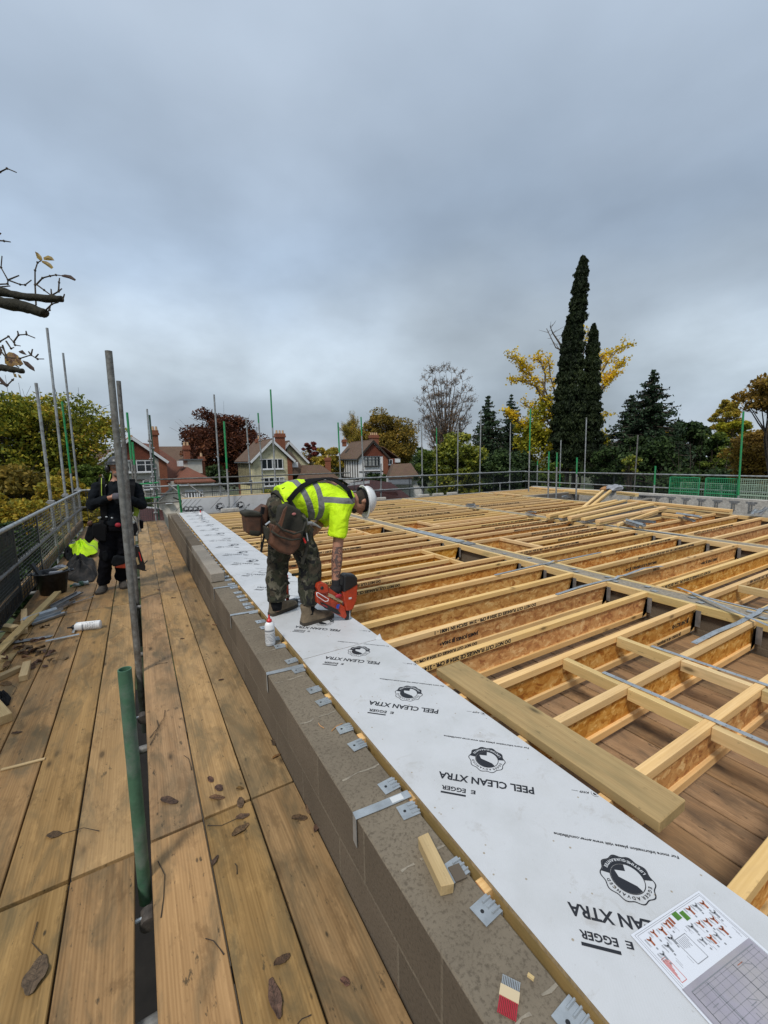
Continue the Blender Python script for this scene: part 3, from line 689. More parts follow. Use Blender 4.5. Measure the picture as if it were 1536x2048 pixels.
# empty T-shaped hangers on the right wall
for i, px in enumerate([1263, 1286, 1315, 1342, 1371, 1402, 1434, 1468, 1503]):
    p = at_x(px, 1012, 14.05)
    t = thing('empty_joist_hanger', 'empty grey joist hanger on the pale right-hand wall, %s from the left of the row' % ORD[i].replace('nearest', 'first'), 'joist hanger', (14.046, p.y, .40), (0, 0, 0), 'empty hangers on the right wall')
    MB().box(-.004, 0, -.12, .12, -.04, 0).box(-.004, 0, -.075, .075, -.085, -.0405).build('top_plate', W['galv_dull'], t)
    MB().box(-.05, -.0045, .026, .030, -.24, -.03).box(-.05, -.0045, -.030, -.026, -.24, -.03).box(-.05, -.0045, -.026, .026, -.244, -.240).build('stirrup', W['galv_dull'], t)
# white plastic/metal plates lying on the dividing wall top
for i, (y, L) in enumerate([(4.95, .55), (5.52, .62), (6.18, .34), (4.70, .20)]):
    o = MB().box(0, L, -.075, .075, 0, .004).box(0, L, -.075, -.068, .004, .012).build('flashing_strip', W['galv'] if i < 3 else W['galv_dull'], loc=(4.345, y, .386+.0), rot=(0, 0, rad(90)+random.uniform(-.03, .03)))
    tag(o, 'bright flat metal strip along the first dividing wall, %s' % ['second of three from the camera end', 'middle of the three', 'farthest of the three', 'short one at the near end'][i].replace('second of three', 'nearest long one'), 'metal strip', 'metal strips on the first dividing wall')
# ------------------------------------------------------------------ restraint straps
def strap(pts, w, label, holes=True, name='restraint_strap', grp='galvanised straps', th=.0025):
    """bent flat strap through 3d points"""
    P = [Vector(p) for p in pts]; t = thing(name, label, 'metal strap', P[0], (0, 0, 0), grp)
    mb = MB(); b = 0; L = []
    for i, p in enumerate(P):
        d = (P[min(i+1, len(P)-1)]-P[max(i-1, 0)]).normalized()
        h = Vector((d.x, d.y, 0)); h = h.normalized() if h.length > .05 else (Vector((P[-1].x-P[0].x, P[-1].y-P[0].y, 0)).normalized() if (P[-1]-P[0]).xy.length > .01 else Vector((1, 0, 0)))
        s = Vector((-h.y, h.x, 0)); n = d.cross(s).normalized()
        if n.z < -.2: n = -n
        q = p-P[0]
        L.append([q-s*w/2-n*th/2, q-s*w/2+n*th/2, q+s*w/2+n*th/2, q+s*w/2-n*th/2])
    mb.rings(L).build('band', W['galv'], t)
    if holes:
        hb = MB(); acc = 0; step = .05
        for i in range(len(P)-1):
            a, c = P[i]-P[0], P[i+1]-P[0]; d = (c-a); l = d.length; d.normalize(); s = Vector((-d.y, d.x, 0)).normalized() if d.xy.length > .1 else Vector((0, 1, 0)); n = d.cross(s)
            if n.z < 0: n = -n
            k = step*.5
            while k < l:
                o_ = a+d*k+s*(w*.22*(1 if int(k/step) % 2 else -1))+n*(th/2+.0006)
                hb.add([o_+(d*math.cos(q*math.pi/3)+s*math.sin(q*math.pi/3))*.0028 for q in range(6)], [(0, 1, 2, 3, 4, 5)]); k += step
        hb.build('punched_holes', W['black'], t)
    return t
for i, y in enumerate([1.265, 2.485, 3.648, 4.54]):
    strap([(.8315, y-.022, .4035), (.70, y-.012, .4035), (.5985, y, .4025), (.5985, y, .285)][::-1], .036,
          ['galvanised strap bent over the outer edge of the parapet wall, nearest of the four', 'galvanised strap over the parapet wall just beyond the white glue bottle on the wall, second of four' if False else 'galvanised strap over the parapet wall near side of the red-capped bottle, second of four', 'galvanised strap over the parapet wall beyond the red-capped bottle, third of four', 'galvanised strap over the parapet wall at the start of the raised blocks, farthest of four'][i], holes=False, name='wall_strap', grp='straps over the parapet wall')
    # small label on strap
l = MB().box(-.025, .025, -.014, .014, 0, .0006).build('strap_label', plain('label_white', (.6, .62, .63), .5), loc=(.775, 1.2465, .4052), rot=(0, 0, rad(-5)))
l.parent = [o for o in D.objects if o.name.startswith('wall_strap')][0]; l.location = Vector((.775, 1.2475, .4052))-l.parent.location
strap([(2.39, 1.40, .3895), (2.41, .62, .3895), (2.43, -.9, .3895)], .030, 'long perforated strap over the noggings and joists, the nearer of the two')
strap([(3.01, 1.43, .3895), (3.04, .8, .3895), (3.07, -.9, .3895)], .030, 'long perforated strap over the noggings and joists, the farther of the two')
strap([(3.276, 1.283, .4), (3.6, 1.279, .408), (4.0, 1.275, .392), (4.25, 1.273, .40), (4.36, 1.272, .398), (4.43, 1.272, .415), (4.52, 1.272, .4), (5.1, 1.27, .392)], .036, 'perforated strap crossing the first dividing wall over the fourth joist line')
strap([(4.54, 1.95, .405), (4.40, 1.72, .415), (4.20, 1.40, .418), (4.05, 1.10, .41), (3.9, .75, .405)], .030, 'loose strap lying diagonally across the first dividing wall')
strap([(3.395, 2.49, .392), (3.8, 2.50, .40), (4.2, 2.50, .392), (4.36, 2.48, .39), (4.42, 2.475, .414), (4.52, 2.47, .405), (4.9, 2.465, .43), (5.3, 2.46, .395)], .032, 'strap crossing the first dividing wall with one end curling up')
strap([(3.4, 3.30, .392), (3.8, 3.305, .394), (4.2, 3.31, .396), (4.34, 3.31, .39), (4.42, 3.30, .412), (4.5, 3.3, .395), (5.4, 3.29, .392)], .030, 'straight flat strap crossing the first dividing wall, third from the camera')
strap([(3.2, 1.02, .41), (4.3, .98, .40), (5.2, 1.6, .40)][0:2], .03, 'strap end near the right edge by the first dividing wall') if False else None
strap([(4.48, 1.80, .388), (4.475, 1.2, .388), (4.47, .6, .388)], .028, 'thin strap lying along the far ledger of the first dividing wall')
# bright restraint strips on the second dividing wall
strap([(7.6, 5.3, .388), (7.62, 4.2, .390), (7.63, 3.2, .389)], .06, 'wide bright strip lying along the second dividing wall', holes=False)
# noggings between near joists
def nog(x, y0, y1, label):
    o = timber('nogging', y1-y0, .045, .07, W['treated' if False else 'ledger'], (x, y0, JT-.003), rz=rad(90), bevel=.002)
    tag(o, label, 'timber nogging', 'noggings between the near joists')
for nm, x in (('nearer', 2.365), ('farther', 2.985)):
    for i, (a, b_) in enumerate([(1.274, 1.648), (.863, 1.224), (.44, .813), (-.3, .39)]):
        nog(x, a, b_, 'timber nogging between near bay joists under the %s long strap, %s piece' % (nm, ['farthest', 'third', 'second', 'nearest'][i]))
for i, (a, b_) in enumerate([(1.32, 1.688), (.92, 1.268)]): nog(5.2+.0, a, b_, 'timber nogging in the middle bay near the right edge, %s piece' % ['farther', 'nearer'][i])

# ------------------------------------------------------------------ plank on the joists
pk = timber('timber_plank', 1.28, .187, .048, W['treated'], (1.585, .64, JT+.052), rz=rad(90), bevel=.004, warp=.001)
tag(pk, 'thick greenish treated plank lying across the joists along the white boards', 'plank')
# dirt footprints / stamps on plank end as faint lettering
# ------------------------------------------------------------------ white boards with prints
def badge(mb, mw, c, ux, uy, z, s=1.0):
    """round scalloped seal; mb gets ink, mw gets film-coloured pieces above it"""
    c = Vector(c)
    def P(x, y, dz=0): return c+Vector(ux)*x*s+Vector(uy)*y*s+Vector((0, 0, 1)).lerp(Vector((0, 0, 1)), 0)*0+nz*(dz)
    nz = Vector(ux).cross(Vector(uy)).normalized()
    n = 96
    def R(a, r): return r*(1+.045*math.cos(10*a))
    def ring(r0, r1, a0, a1, m, dz, wav0=True, wav1=True):
        k = max(6, int(n*(a1-a0)/(2*math.pi))); vs = []
        for i in range(k+1):
            a = a0+(a1-a0)*i/k
            q0 = R(a, r0) if wav0 else r0; q1 = R(a, r1) if wav1 else r1
            vs += [P(q0*math.cos(a), q0*math.sin(a), dz), P(q1*math.cos(a), q1*math.sin(a), dz)]
        m.add(vs, [(2*i, 2*i+1, 2*i+3, 2*i+2) for i in range(k)])
    ring(.0725, .076, 0, 2*math.pi, mb, 0)                                  # outline
    ring(.049, .0722, math.pi*1.04, math.pi*1.96, mb, 0, False, True)       # black half towards the reader's bottom... drawn at -y
    ring(.047, .0495, 0, 2*math.pi, mb, .0002, False, False)
    # words on the ring
    def arc(t, r, amid, m, dz, size, inward, sp):
        tot = sum(text_geo(ch, size)[2]*1.0+sp for ch in t); a = 0
        for ch in t:
            w = text_geo(ch, size)[2]+sp
            th = (a+w/2-tot/2)/r; a += w
            if ch == ' ': continue
            ang = amid-th if not inward else amid+th
            rd = Vector((math.cos(ang), math.sin(ang)))
            tx = Vector((rd.y, -rd.x)) if not inward else Vector((-rd.y, rd.x)); ty = rd if not inward else -rd
            o2 = rd*r-tx*(w-sp)/2
            add_text(m, ch, size*s, P(o2.x, o2.y, dz), Vector(ux)*tx.x+Vector(uy)*tx.y, Vector(ux)*ty.x+Vector(uy)*ty.y)
    arc('EGGER ADVANCED', .0555, math.pi/2, mb, .0002, .0135, False, .0028)
    arc('LIFETIME GUARANTEE', .066, -math.pi/2, mw, .0004, .0130, True, .0016)
    # centre emblem: black disc with a white angular cut
    k = 40; mb.add([P(.0465*math.cos(2*math.pi*i/k), .0465*math.sin(2*math.pi*i/k)) for i in range(k)], [tuple(range(k))])
    r_ = .0475; hole = [(-.000, -.98), (0, -.50), (.68, -.45), (.53, 0), (-.47, .42), (-.72, .72)]
    arcp = [(math.cos(a_), math.sin(a_)) for a_ in [math.atan2(.72, -.72)+(math.pi*2-(math.atan2(.72, -.72)+math.pi/2))*i/20 for i in range(1, 20)]]
    mw.add([P(x*r_*.985, y*r_*.985, .0003) for x, y in hole+arcp], [tuple(range(len(hole)+len(arcp)))])
U = Vector((-.7071, .7071, 0)); Vv = Vector((-.7071, -.7071, 0))       # reading direction and letter-up direction of the prints
W['filmprint'] = plain('film_coloured_print', (.54, .55, .56), .5)
def prints(parent, y0, y1, o3, ux=None, x_off=0.0):
    """diagonal prints every .61 m on a white board spanning y0..y1"""
    mb = MB(); mw = MB(); z = .4108
    k = -1
    clip = lambda y: y0+.01 < y < y1-.01
    while .601+k*.61 < y1+.4:
        bc = Vector((1.22, .601+k*.61, z))
        items = []
        b1, b2 = MB(), MB()
        badge(b1, b2, bc, U, Vv, z)
        # wordmark, maker line, small line (positions relative to the seal)
        add_text(b1, 'PEEL CLEAN XTRA', .050, bc+Vv*.118+U*(-.185), U, Vv, width=.38)
        add_text(b1, 'EGGER', .030, bc+Vv*.188+U*(.078), U, Vv, width=.098); add_text(b1, 'E', .026, bc+Vv*.188+U*(.04), U, Vv, width=.02)
        b1.add([bc+Vv*.218+U*.078, bc+Vv*.218+U*.176, bc+Vv*.227+U*.176, bc+Vv*.227+U*.078], [(0, 1, 2, 3)])
        add_text(b1, 'For more information please visit www.egger.com/lifetime', .0155, bc+Vv*(-.120)+U*(-.185), U, Vv, width=.385)
        sc = bc+Vector((.225, .25, 0))
        add_text(b1, 'AWP', .016, sc+U*.022-Vv*.004, U, Vv); add_text(b1, '.......', .016, sc+U*.062, U, Vv)
        for r0, r1 in ((.014, .0155), (.0, .008)):
            n = 18; b1.add([sc+Vector((r*math.cos(2*math.pi*i/n), r*math.sin(2*math.pi*i/n), 0)) for i in range(n) for r in (r0, r1)], [(2*i, 2*i+1, (2*i+3) % (2*n), (2*i+2) % (2*n)) for i in range(n)])
        par = None
        for s_, nm, m_ in ((b1, 'printed_mark', W['ink']), (b2, 'seal_lettering', W['filmprint'])):
            fs = [f for f in s_.f if all(clip(s_.v[i][1]) and .852 < s_.v[i][0] < 1.446 for i in f)]
            if not fs: continue
            used = sorted({i for f in fs for i in f}); mp = {j: i for i, j in enumerate(used)}
            o_ = MB().add([Vector(s_.v[j])-(Vector(parent.location) if par is None else Vector(parent.location)) for j in used], [tuple(mp[i] for i in f) for f in fs]).build(nm, m_, par or parent)
            if par is None: par = o_
        k += 1
for i, (a, b_) in enumerate([(.10, 2.527), (2.53, 4.912), (4.915, 7.30), (7.303, 9.69), (9.693, 11.8)]):
    t = thing('white_chipboard_panel', 'white film-faced chipboard panel with black printing laid along the joist ends, %s of five' % ['nearest', 'second', 'third', 'fourth', 'farthest'][i], 'chipboard panel', (.848, a, .392), (0, 0, 0), 'white boards laid on the joists')
    dx = (0, .004, -.002, .003, 0)[i]
    MB().box(dx, .602+dx, .0015, b_-a-.0015, 0, .017).build('chipboard', plain('chipboard_core', (.38, .27, .14), .8, nz=.3, nscale=60), t)
    MB().box(dx-.0006, .6026+dx, .001, b_-a-.001, .0172, .0182).build('film', W['film'], t)
    prints(t, a, b_, None)
# torn film flap at the joint
fl = MB().add([(1.40, 2.50, .411), (1.45, 2.51, .4115), (1.462, 2.56, .432), (1.43, 2.545, .428), (1.41, 2.53, .415)], [(0, 1, 2, 3, 4)]).build('film_flap', W['filmprint'])
fl.modifiers.new('s', 'SOLIDIFY').thickness = .001
tag(fl, 'torn lifted corner of film at the joint of the first two white boards', 'film flap')
# stack of white boards standing on edge at the far end
st = thing('board_stack', 'stack of white printed boards standing on edge at the far end of the roof', 'board stack', (.97, 12.0, .0), (0, 0, 0))
MB().box(0, 4.2, 0, .09, .02, .745).build('film', W['film'], st)
MB().box(0, 4.2, .004, .13, .746, .762).build('top_edge', W['ledger'], st)
mb = MB(); mw = MB()
for k, (px, py) in enumerate([(372, 1019), (381, 1019), (390, 1019), (400, 1018), (440, 1014), (481, 1011)]):
    p = at_y(px, py, 12.0); c = Vector((p.x-.97, -.0015, p.z)); 
    ux = Vector((-.7071, 0, -.7071)); uy = Vector((.7071, 0, -.7071))
    b1, b2 = MB(), MB(); badge(b1, b2, c, ux, uy, 0, 1.5 if k > 3 else 1.1)
    if k > 3: add_text(b1, 'PEEL CLEAN XTRA', .05, c+uy*.14+ux*(-.2), ux, uy); 
    b1.add([c-uy*.15+ux*.2, c-uy*.15-ux*.22, c-uy*.157-ux*.22, c-uy*.157+ux*.2], [(0, 1, 2, 3), (3, 2, 1, 0)])
    ok = lambda s_: [f for f in s_.f if all(.03 < s_.v[i][2] < .74 for i in f)]
    pm = MB().add(b1.v, ok(b1)).build('printed_mark', W['ink'], st); MB().add([(v[0], v[1]-.001, v[2]) for v in b2.v], ok(b2)).build('seal_lettering', W['filmprint'], pm)

# ------------------------------------------------------------------ drawing, nails, offcuts on the wall
def drawing():
    P0 = Vector((1.069, .509, .4135)); ex = Vector((.298, -.042, 0)); ey = Vector((-.032+.002, -.25, 0))   # top-left corner, right, down
    t = thing('printed_drawing', 'printed construction drawing sheet with a grey plan and red details lying on the white board', 'drawing', P0, (0, 0, 0))
    ex = ex.normalized()*.297; ey = Vector((ex.y, -ex.x, 0)).normalized()*.42; O = Vector((0, 0, 0))
    def q(m, u0, u1, v0, v1, z): m.add([O+ex*u0+ey*v0+Vector((0, 0, z)), O+ex*u0+ey*v1+Vector((0, 0, z)), O+ex*u1+ey*v1+Vector((0, 0, z)), O+ex*u1+ey*v0+Vector((0, 0, z))], [(0, 1, 2, 3)])
    def ln(m, a, b, w=.0006, z=.0010):
        A = O+ex*a[0]+ey*a[1]; B = O+ex*b[0]+ey*b[1]; d = (B-A).normalized(); s = Vector((-d.y, d.x, 0))*w; k = Vector((0, 0, z)); m.add([A-s+k, B-s+k, B+s+k, A+s+k], [(0, 1, 2, 3)])
    paper = MB(); q(paper, 0, 1, 0, 1, 0.0004); paper.build('sheet', plain('paper', (.66, .68, .73), .55), t)
    gr = MB(); q(gr, .02, .965, .315, .975, .0007); gr.build('plan_background', plain('plan_grey', (.33, .31, .36), .6, nz=.12, nscale=12, dirt=(.40, .38, .30), dirt_amt=.4, dscale=5), t)
    li = MB(); rd = MB(); gy = MB(); R = random.Random(5)
    for a, b in (((.03, .014), (.97, .014)), ((.97, .014), (.97, .98)), ((.97, .98), (.03, .98)), ((.03, .98), (.03, .014)), ((.05, .024), (.05, .31)), ((.955, .024), (.955, .31)), ((.05, .024), (.955, .024))): ln(li, a, b, .0004)
    for a, b in (((.33, .135), (.47, .135)), ((.47, .135), (.47, .275)), ((.47, .275), (.33, .275)), ((.33, .275), (.33, .135))): ln(li, a, b, .0007)
    for i in range(7): ln(li, (.35+.016*i, .142), (.35+.016*i, .142+R.uniform(.03, .06)), .0006)
    def pic(u, v, k):
        z = Vector((0, 0, .0012)); A = O+ex*u+ey*v; m = rd if k < 3 else gy; s_ = R.uniform(.85, 1.15)
        P_ = lambda a, b: A+ex*a*s_+ey*b*s_+z
        m.add([P_(0, 0), P_(0, .012), P_(.016, .026), P_(.014, .05), P_(.034, .05), P_(.036, .022), P_(.052, .010), P_(.045, 0), P_(.028, .014)], [(0, 1, 2, 3, 4, 5, 6, 7, 8)])
        (gy if k < 3 else rd if k == 3 else gy).add([P_(.016, .014), P_(.020, .022), P_(.034, .018), P_(.030, .012)], [(0, 1, 2, 3)])
        for q_ in range(3): ln(li, (u-.012-.006*q_, v), (u-.012-.006*q_, v+R.uniform(.02, .05)), .00035)
        q(gy, u+.012, u+.026, v+.060, v+.072, .0012)
    for i, (u, v) in enumerate([(.10, .055), (.19, .035), (.28, .045), (.29, .10), (.37, .035), (.70, .035), (.79, .04), (.88, .05), (.56, .11), (.66, .12), (.74, .13), (.82, .14), (.89, .12), (.54, .19), (.62, .20), (.70, .21), (.80, .20), (.10, .14), (.20, .12)]):
        if not .515 < u < .67 or v > .1: pic(u, v, [0, 1, 0, 3, 2, 0, 4, 1, 4, 0, 1, 0, 3, 4, 0, 3, 1, 4, 4][i])
    q(rd, .42, .445, .035, .08, .0012); q(rd, .455, .48, .032, .075, .0012)
    for i in range(34):
        u = R.uniform(.07, .93); v = R.uniform(.04, .27)
        if .31 < u < .5 and v > .12: continue
        ln(li, (u, v), (u, v+R.uniform(.015, .045)), .00035)
    for u in (.08, .16, .24, .28, .36, .44, .52, .60, .68, .76, .84, .92): ln(li, (u, .35), (u, R.uniform(.6, .97)), .0004, .0012)
    for v in (.36, .385, .42, .455, .49, .53, .57, .61, .65, .70, .75, .80, .86, .92, .96): ln(li, (.08, v), (.94, v), .00035, .0012)
    ln(li, (.08, .345), (.94, .345), .0010, .0012); ln(li, (.08, .345), (.08, .97), .0010, .0012); ln(li, (.26, .35), (.285, .97), .0016, .0012); ln(li, (.60, .36), (.60, .97), .0010, .0012)
    for i in range(40):
        u = R.uniform(.1, .9); v = R.uniform(.36, .93); ln(li if i % 3 else rd, (u, v), (u+R.choice((0, .07)), v+R.choice((0, .03))), .0007, .0013)
    li.build('drawn_lines', W['inkgrey'], t); gy.build('grey_details', plain('grey_print', (.22, .23, .25), .6), t)
    rd.build('detail_pictures', plain('red_brown_print', (.30, .085, .035), .6, nz=.4, nscale=90), t)
    gn = MB(); q(gn, .52, .585, .025, .070, .0012); q(gn, .60, .655, .040, .095, .0012); gn.build('green_swatches', plain('green_print', (.07, .19, .02), .6, nz=.3, nscale=120), t)
    rt = MB()
    for a, b in (((.07, .17), (.13, .17)), ((.13, .17), (.13, .295)), ((.13, .295), (.07, .295)), ((.07, .295), (.07, .17))): ln(rt, a, b, .0006)
    for i in range(5): ln(rt, (.078+.010*i, .178), (.078+.010*i, .28-.02*i), .0009)
    rt.build('red_note', plain('red_print', (.55, .10, .08), .6), t)
drawing()
def nail_strip():
    p = Vector((.692, .596, .4012)); t = thing('nail_strip', 'collated strip of nails with red shanks and cream paper tape on the block wall', 'nail strip', p, (0, 0, rad(34)))
    # local x along the nails (towards the heads), y across; direction from red tips to grey heads
    red, grey, pap = MB(), MB(), MB()
    for i in range(11):
        y = -.020+i*.0041
        red.tube([(-.045, y, .002), (-.008, y, .002)], .0016, 6); grey.tube([(.012, y, .002), (.034, y, .002)], .0016, 6); grey.tube([(.034, y, .002), (.0352, y, .002)], .0022, 6)
    pap.box(-.010, .014, -.023, .024, .0008, .0042)
    red.build('red_nail_shanks', plain('red_coating', (.42, .02, .04), .4), t); grey.build('grey_nail_ends', W['galv'], t); pap.build('paper_tape', plain('paper_tape', (.58, .47, .30), .8), t)
nail_strip()
def offcut(p0, p1, w, h, label, m='offcut', z=0.0, name='timber_offcut', rough=True, grp='timber offcuts'):
    p0 = Vector(p0); p1 = Vector(p1); L = (p1-p0).length; a = math.atan2(p1.y-p0.y, p1.x-p0.x)
    o = MB(); R = random.Random(int(L*999)); n = 5
    rings = []
    for i in range(n):
        x = L*i/(n-1)
        rings.append([(x+(R.uniform(-.006, .006) if i in (0, n-1) else 0), sy*w/2, sz) for sy, sz in ((-1, 0), (-1, h), (1, h), (1, 0))])
    o.rings(rings); b = o.build(name, W[m], bevel=.002, loc=(p0.x, p0.y, p0.z), rot=(0, 0, a))
    return tag(b, label, 'timber offcut', grp)
offcut((.713, .862, .401), (.748, 1.034, .401), .042, .040, 'pale rectangular timber offcut lying on top of the block parapet wall')
c = MB().box(0, .016, -.004, .004, 0, .006).build('wood_chip', W['offcut'], loc=(.768, .585, .4012), rot=(.1, 0, rad(110))); tag(c, 'small pale wood chip on the parapet wall beside the nail strip', 'wood chip')
c = MB().box(0, .05, -.02, .02, 0, .004).build('tape_scrap', plain('brown_tape', (.11, .085, .06), .7), loc=(.778, .872, .4045), rot=(0, 0, rad(80))); tag(c, 'brown scrap stuck on the joist hanger beside the pale offcut', 'scrap')
for i, (x, y, L, r) in enumerate([(.722, 1.76, .075, 20), (.70, 1.80, .055, 100)]):
    c = MB().tube([(0, 0, .002), (L*.5, .006, .004), (L, 0, .002)], .0018, 6).build('wood_splinter', W['orange'], loc=(x, y, .4005), rot=(0, 0, rad(r))); tag(c, 'thin brown splinter on the parapet wall, %s of the two crossed' % ['longer', 'shorter'][i], 'splinter', 'splinters on the parapet wall')
# glue bottles
def glue_bottle(loc, label, rot=(0, 0, 0), s=1.0, cap='red'):
    t = thing('glue_bottle', label, 'glue bottle', loc, rot, 'glue bottles')
    prof = [(0, .030), (.004, .0345), (.15, .0345), (.165, .030), (.175, .020), (.178, .016)]
    n = 20; rg = [[(r*s*math.cos(2*math.pi*k/n), r*s*.85*math.sin(2*math.pi*k/n), z*s) for k in range(n)] for z, r in prof]
    MB().rings(rg).build('bottle_body', W['white'], t, smooth=True)
    prof = [(.172, .019), (.190, .018), (.193, .010), (.215, .005), (.222, .006), (.226, .003)]
    rg = [[(r*s*math.cos(2*math.pi*k/n), r*s*math.sin(2*math.pi*k/n), z*s) for k in range(n)] for z, r in prof]
    MB().rings(rg).build('nozzle_cap', W[cap], t, smooth=True)
    lb = MB(); ink = MB()
    for k in range(12):     # label wraps the side that faces the walkway
        a0 = math.pi*(.95+k/13.0); a1 = math.pi*(.95+(k+1)/13.0)
        def pt(a, z, e): return ((.0345+e)*s*math.cos(a), (.0345*.85+e)*s*math.sin(a), z*s)
        lb.add([pt(a0, .02, .0008), pt(a1, .02, .0008), pt(a1, .125, .0008), pt(a0, .125, .0008)], [(0, 1, 2, 3)])
        if k < 10: ink.add([pt(a0, .108, .0014), pt(a1, .108, .0014), pt(a1, .118, .0014), pt(a0, .118, .0014)], [(0, 1, 2, 3)])
        for q in range(6):
            if (k+q) % 5: ink.add([pt(a0, .034+q*.011, .0014), pt(a1, .034+q*.011, .0014), pt(a1, .037+q*.011, .0014), pt(a0, .037+q*.011, .0014)], [(0, 1, 2, 3)])
    lb.build('label', plain('bottle_label', (.62, .63, .64), .5), t); ink.build('label_print', W['inkgrey'], t)
    return t
glue_bottle((.735, 2.885, .401), 'white glue bottle with red nozzle standing on the parapet wall by the boots')
glue_bottle((1.16, 10.0, .4105), 'small white glue bottle standing on the farthest white board', s=1.0)
glue_bottle((4.36-.35, 12.3-.36, .40), 'white glue bottle by the stack of standing boards, left one', s=1.0, cap='black'); glue_bottle((4.36-.19, 12.3-.36, .40), 'white glue bottle by the stack of standing boards, right one', s=1.0, cap='black')
glue_bottle((-.45, 5.13, .040), 'white bottle with dark nozzle lying on its side on the walkway boards', rot=(0, rad(-90), rad(-15)), s=1.35, cap='black')
# ------------------------------------------------------------------ scaffold standards
def pole(top, bot, label, Y=None, X=None, ext=0.0, green=0.0, m='pole', r=.0242, hollow=False, name='scaffold_pole', couplers=0, low_green=0.0, grp='upright scaffold poles'):
    f = (lambda a: at_y(a[0], a[1], Y)) if Y is not None else (lambda a: at_x(a[0], a[1], X))
    p1, p0 = f(top), f(bot); d = (p1-p0); d.normalize(); p0 = p0-d*ext
    t = thing(name, label, 'scaffold pole', p0, (0, 0, 0), grp)
    L = (p1-p0).length; n = 16; u = Vector((1, 0, 0)); u = (u-d*u.dot(d)).normalized(); c = d.cross(u)
    def ring(z, q): return [d*z+(u*math.cos(2*math.pi*k/n)+c*math.sin(2*math.pi*k/n))*q for k in range(n)]
    top_z = L; a = L*(1-green)
    mb = MB().rings([ring(0, r), ring(a, r)] if green else [ring(0, r), ring(L, r), ring(L, r*.84), ring(L-.25, r*.84)], cap=True)
    o = mb.build('tube', W[m], t, smooth=True); e = o.modifiers.new('es', 'EDGE_SPLIT'); e.split_angle = rad(50)
    if green:
        o = MB().rings([ring(a, r*1.03), ring(L, r*1.03), ring(L, r*.84), ring(L-.25, r*.84)]).build('painted_end', W['greenbright'], t, smooth=True); e = o.modifiers.new('es', 'EDGE_SPLIT'); e.split_angle = rad(50)
    for rz_ in ((1.02, .55) if Y == 13.35 else (1.03, .52) if X == -1.37 else ()):      # fittings where the rails are clamped on
        q = d*((rz_-p0.z)/d.z); MB().box(-.05, .05, -.045, .045, -.035, .035).tube([(-.075, -.02, 0), (.075, -.02, 0)], .012, 6).build('rail_coupler', W['galv_dull'], t, bevel=.01, loc=q)
    for k in range(couplers):
        z = L*(.12+.8*k/max(1, couplers)); q = d*z
        MB().tube([q-Vector((.05, 0, .0)), q+Vector((.05, 0, 0))], .035, 8).tube([q+Vector((0, -.06, .03)), q+Vector((0, .06, .03))], .014, 6).build('coupler', W['galv_dull'], t)
    return t
pole((217, 702), (279, 1352), 'tall grey scaffold pole rising in front of the dark-dressed worker', Y=3.84, ext=.5)
pole((249, 1338), (287, 1752), 'short green scaffold tube stub standing in the board gap nearest the camera', Y=1.84, ext=.12, m='green')
pole((237, 762), (277, 1232), 'grey pole just right behind the tallest pole', Y=5.95, ext=.4)
pole((254, 825), (276, 1062), 'thin green-topped pole behind the dark-dressed worker', Y=11.6, ext=.3, green=.35)
pole((265, 884), (281, 1062), 'shorter pole with bright green end right of the worker in dark clothes', Y=11.9, ext=.3, green=.22)
pole((94, 656), (131, 993), 'tallest of the poles standing outside the left guardrail', X=-1.37, ext=2.2, m='pole_lt')
pole((72, 766), (103, 1010), 'shortest grey pole outside the left guardrail, leftmost of the group', X=-1.37, ext=2.2, m='pole_lt')
pole((126, 706), (157, 985), 'grey pole outside the left guardrail, rightmost of the group', X=-1.37, ext=2.2, m='pole_lt')
pole((124, 803), (146, 985), 'pole outside the left guardrail with bright green upper half', X=-1.62, ext=2.2, m='pole_lt', green=.42)
pole((294, 818), (312, 1035), 'grey pole with couplers of the twin pole beside the red gabled house', Y=14.2, ext=1.5, couplers=7, m='pole_lt')
pole((299, 830), (318, 1035), 'green pole with couplers of the twin pole beside the red gabled house', Y=14.25, ext=1.5, couplers=6, m='green')
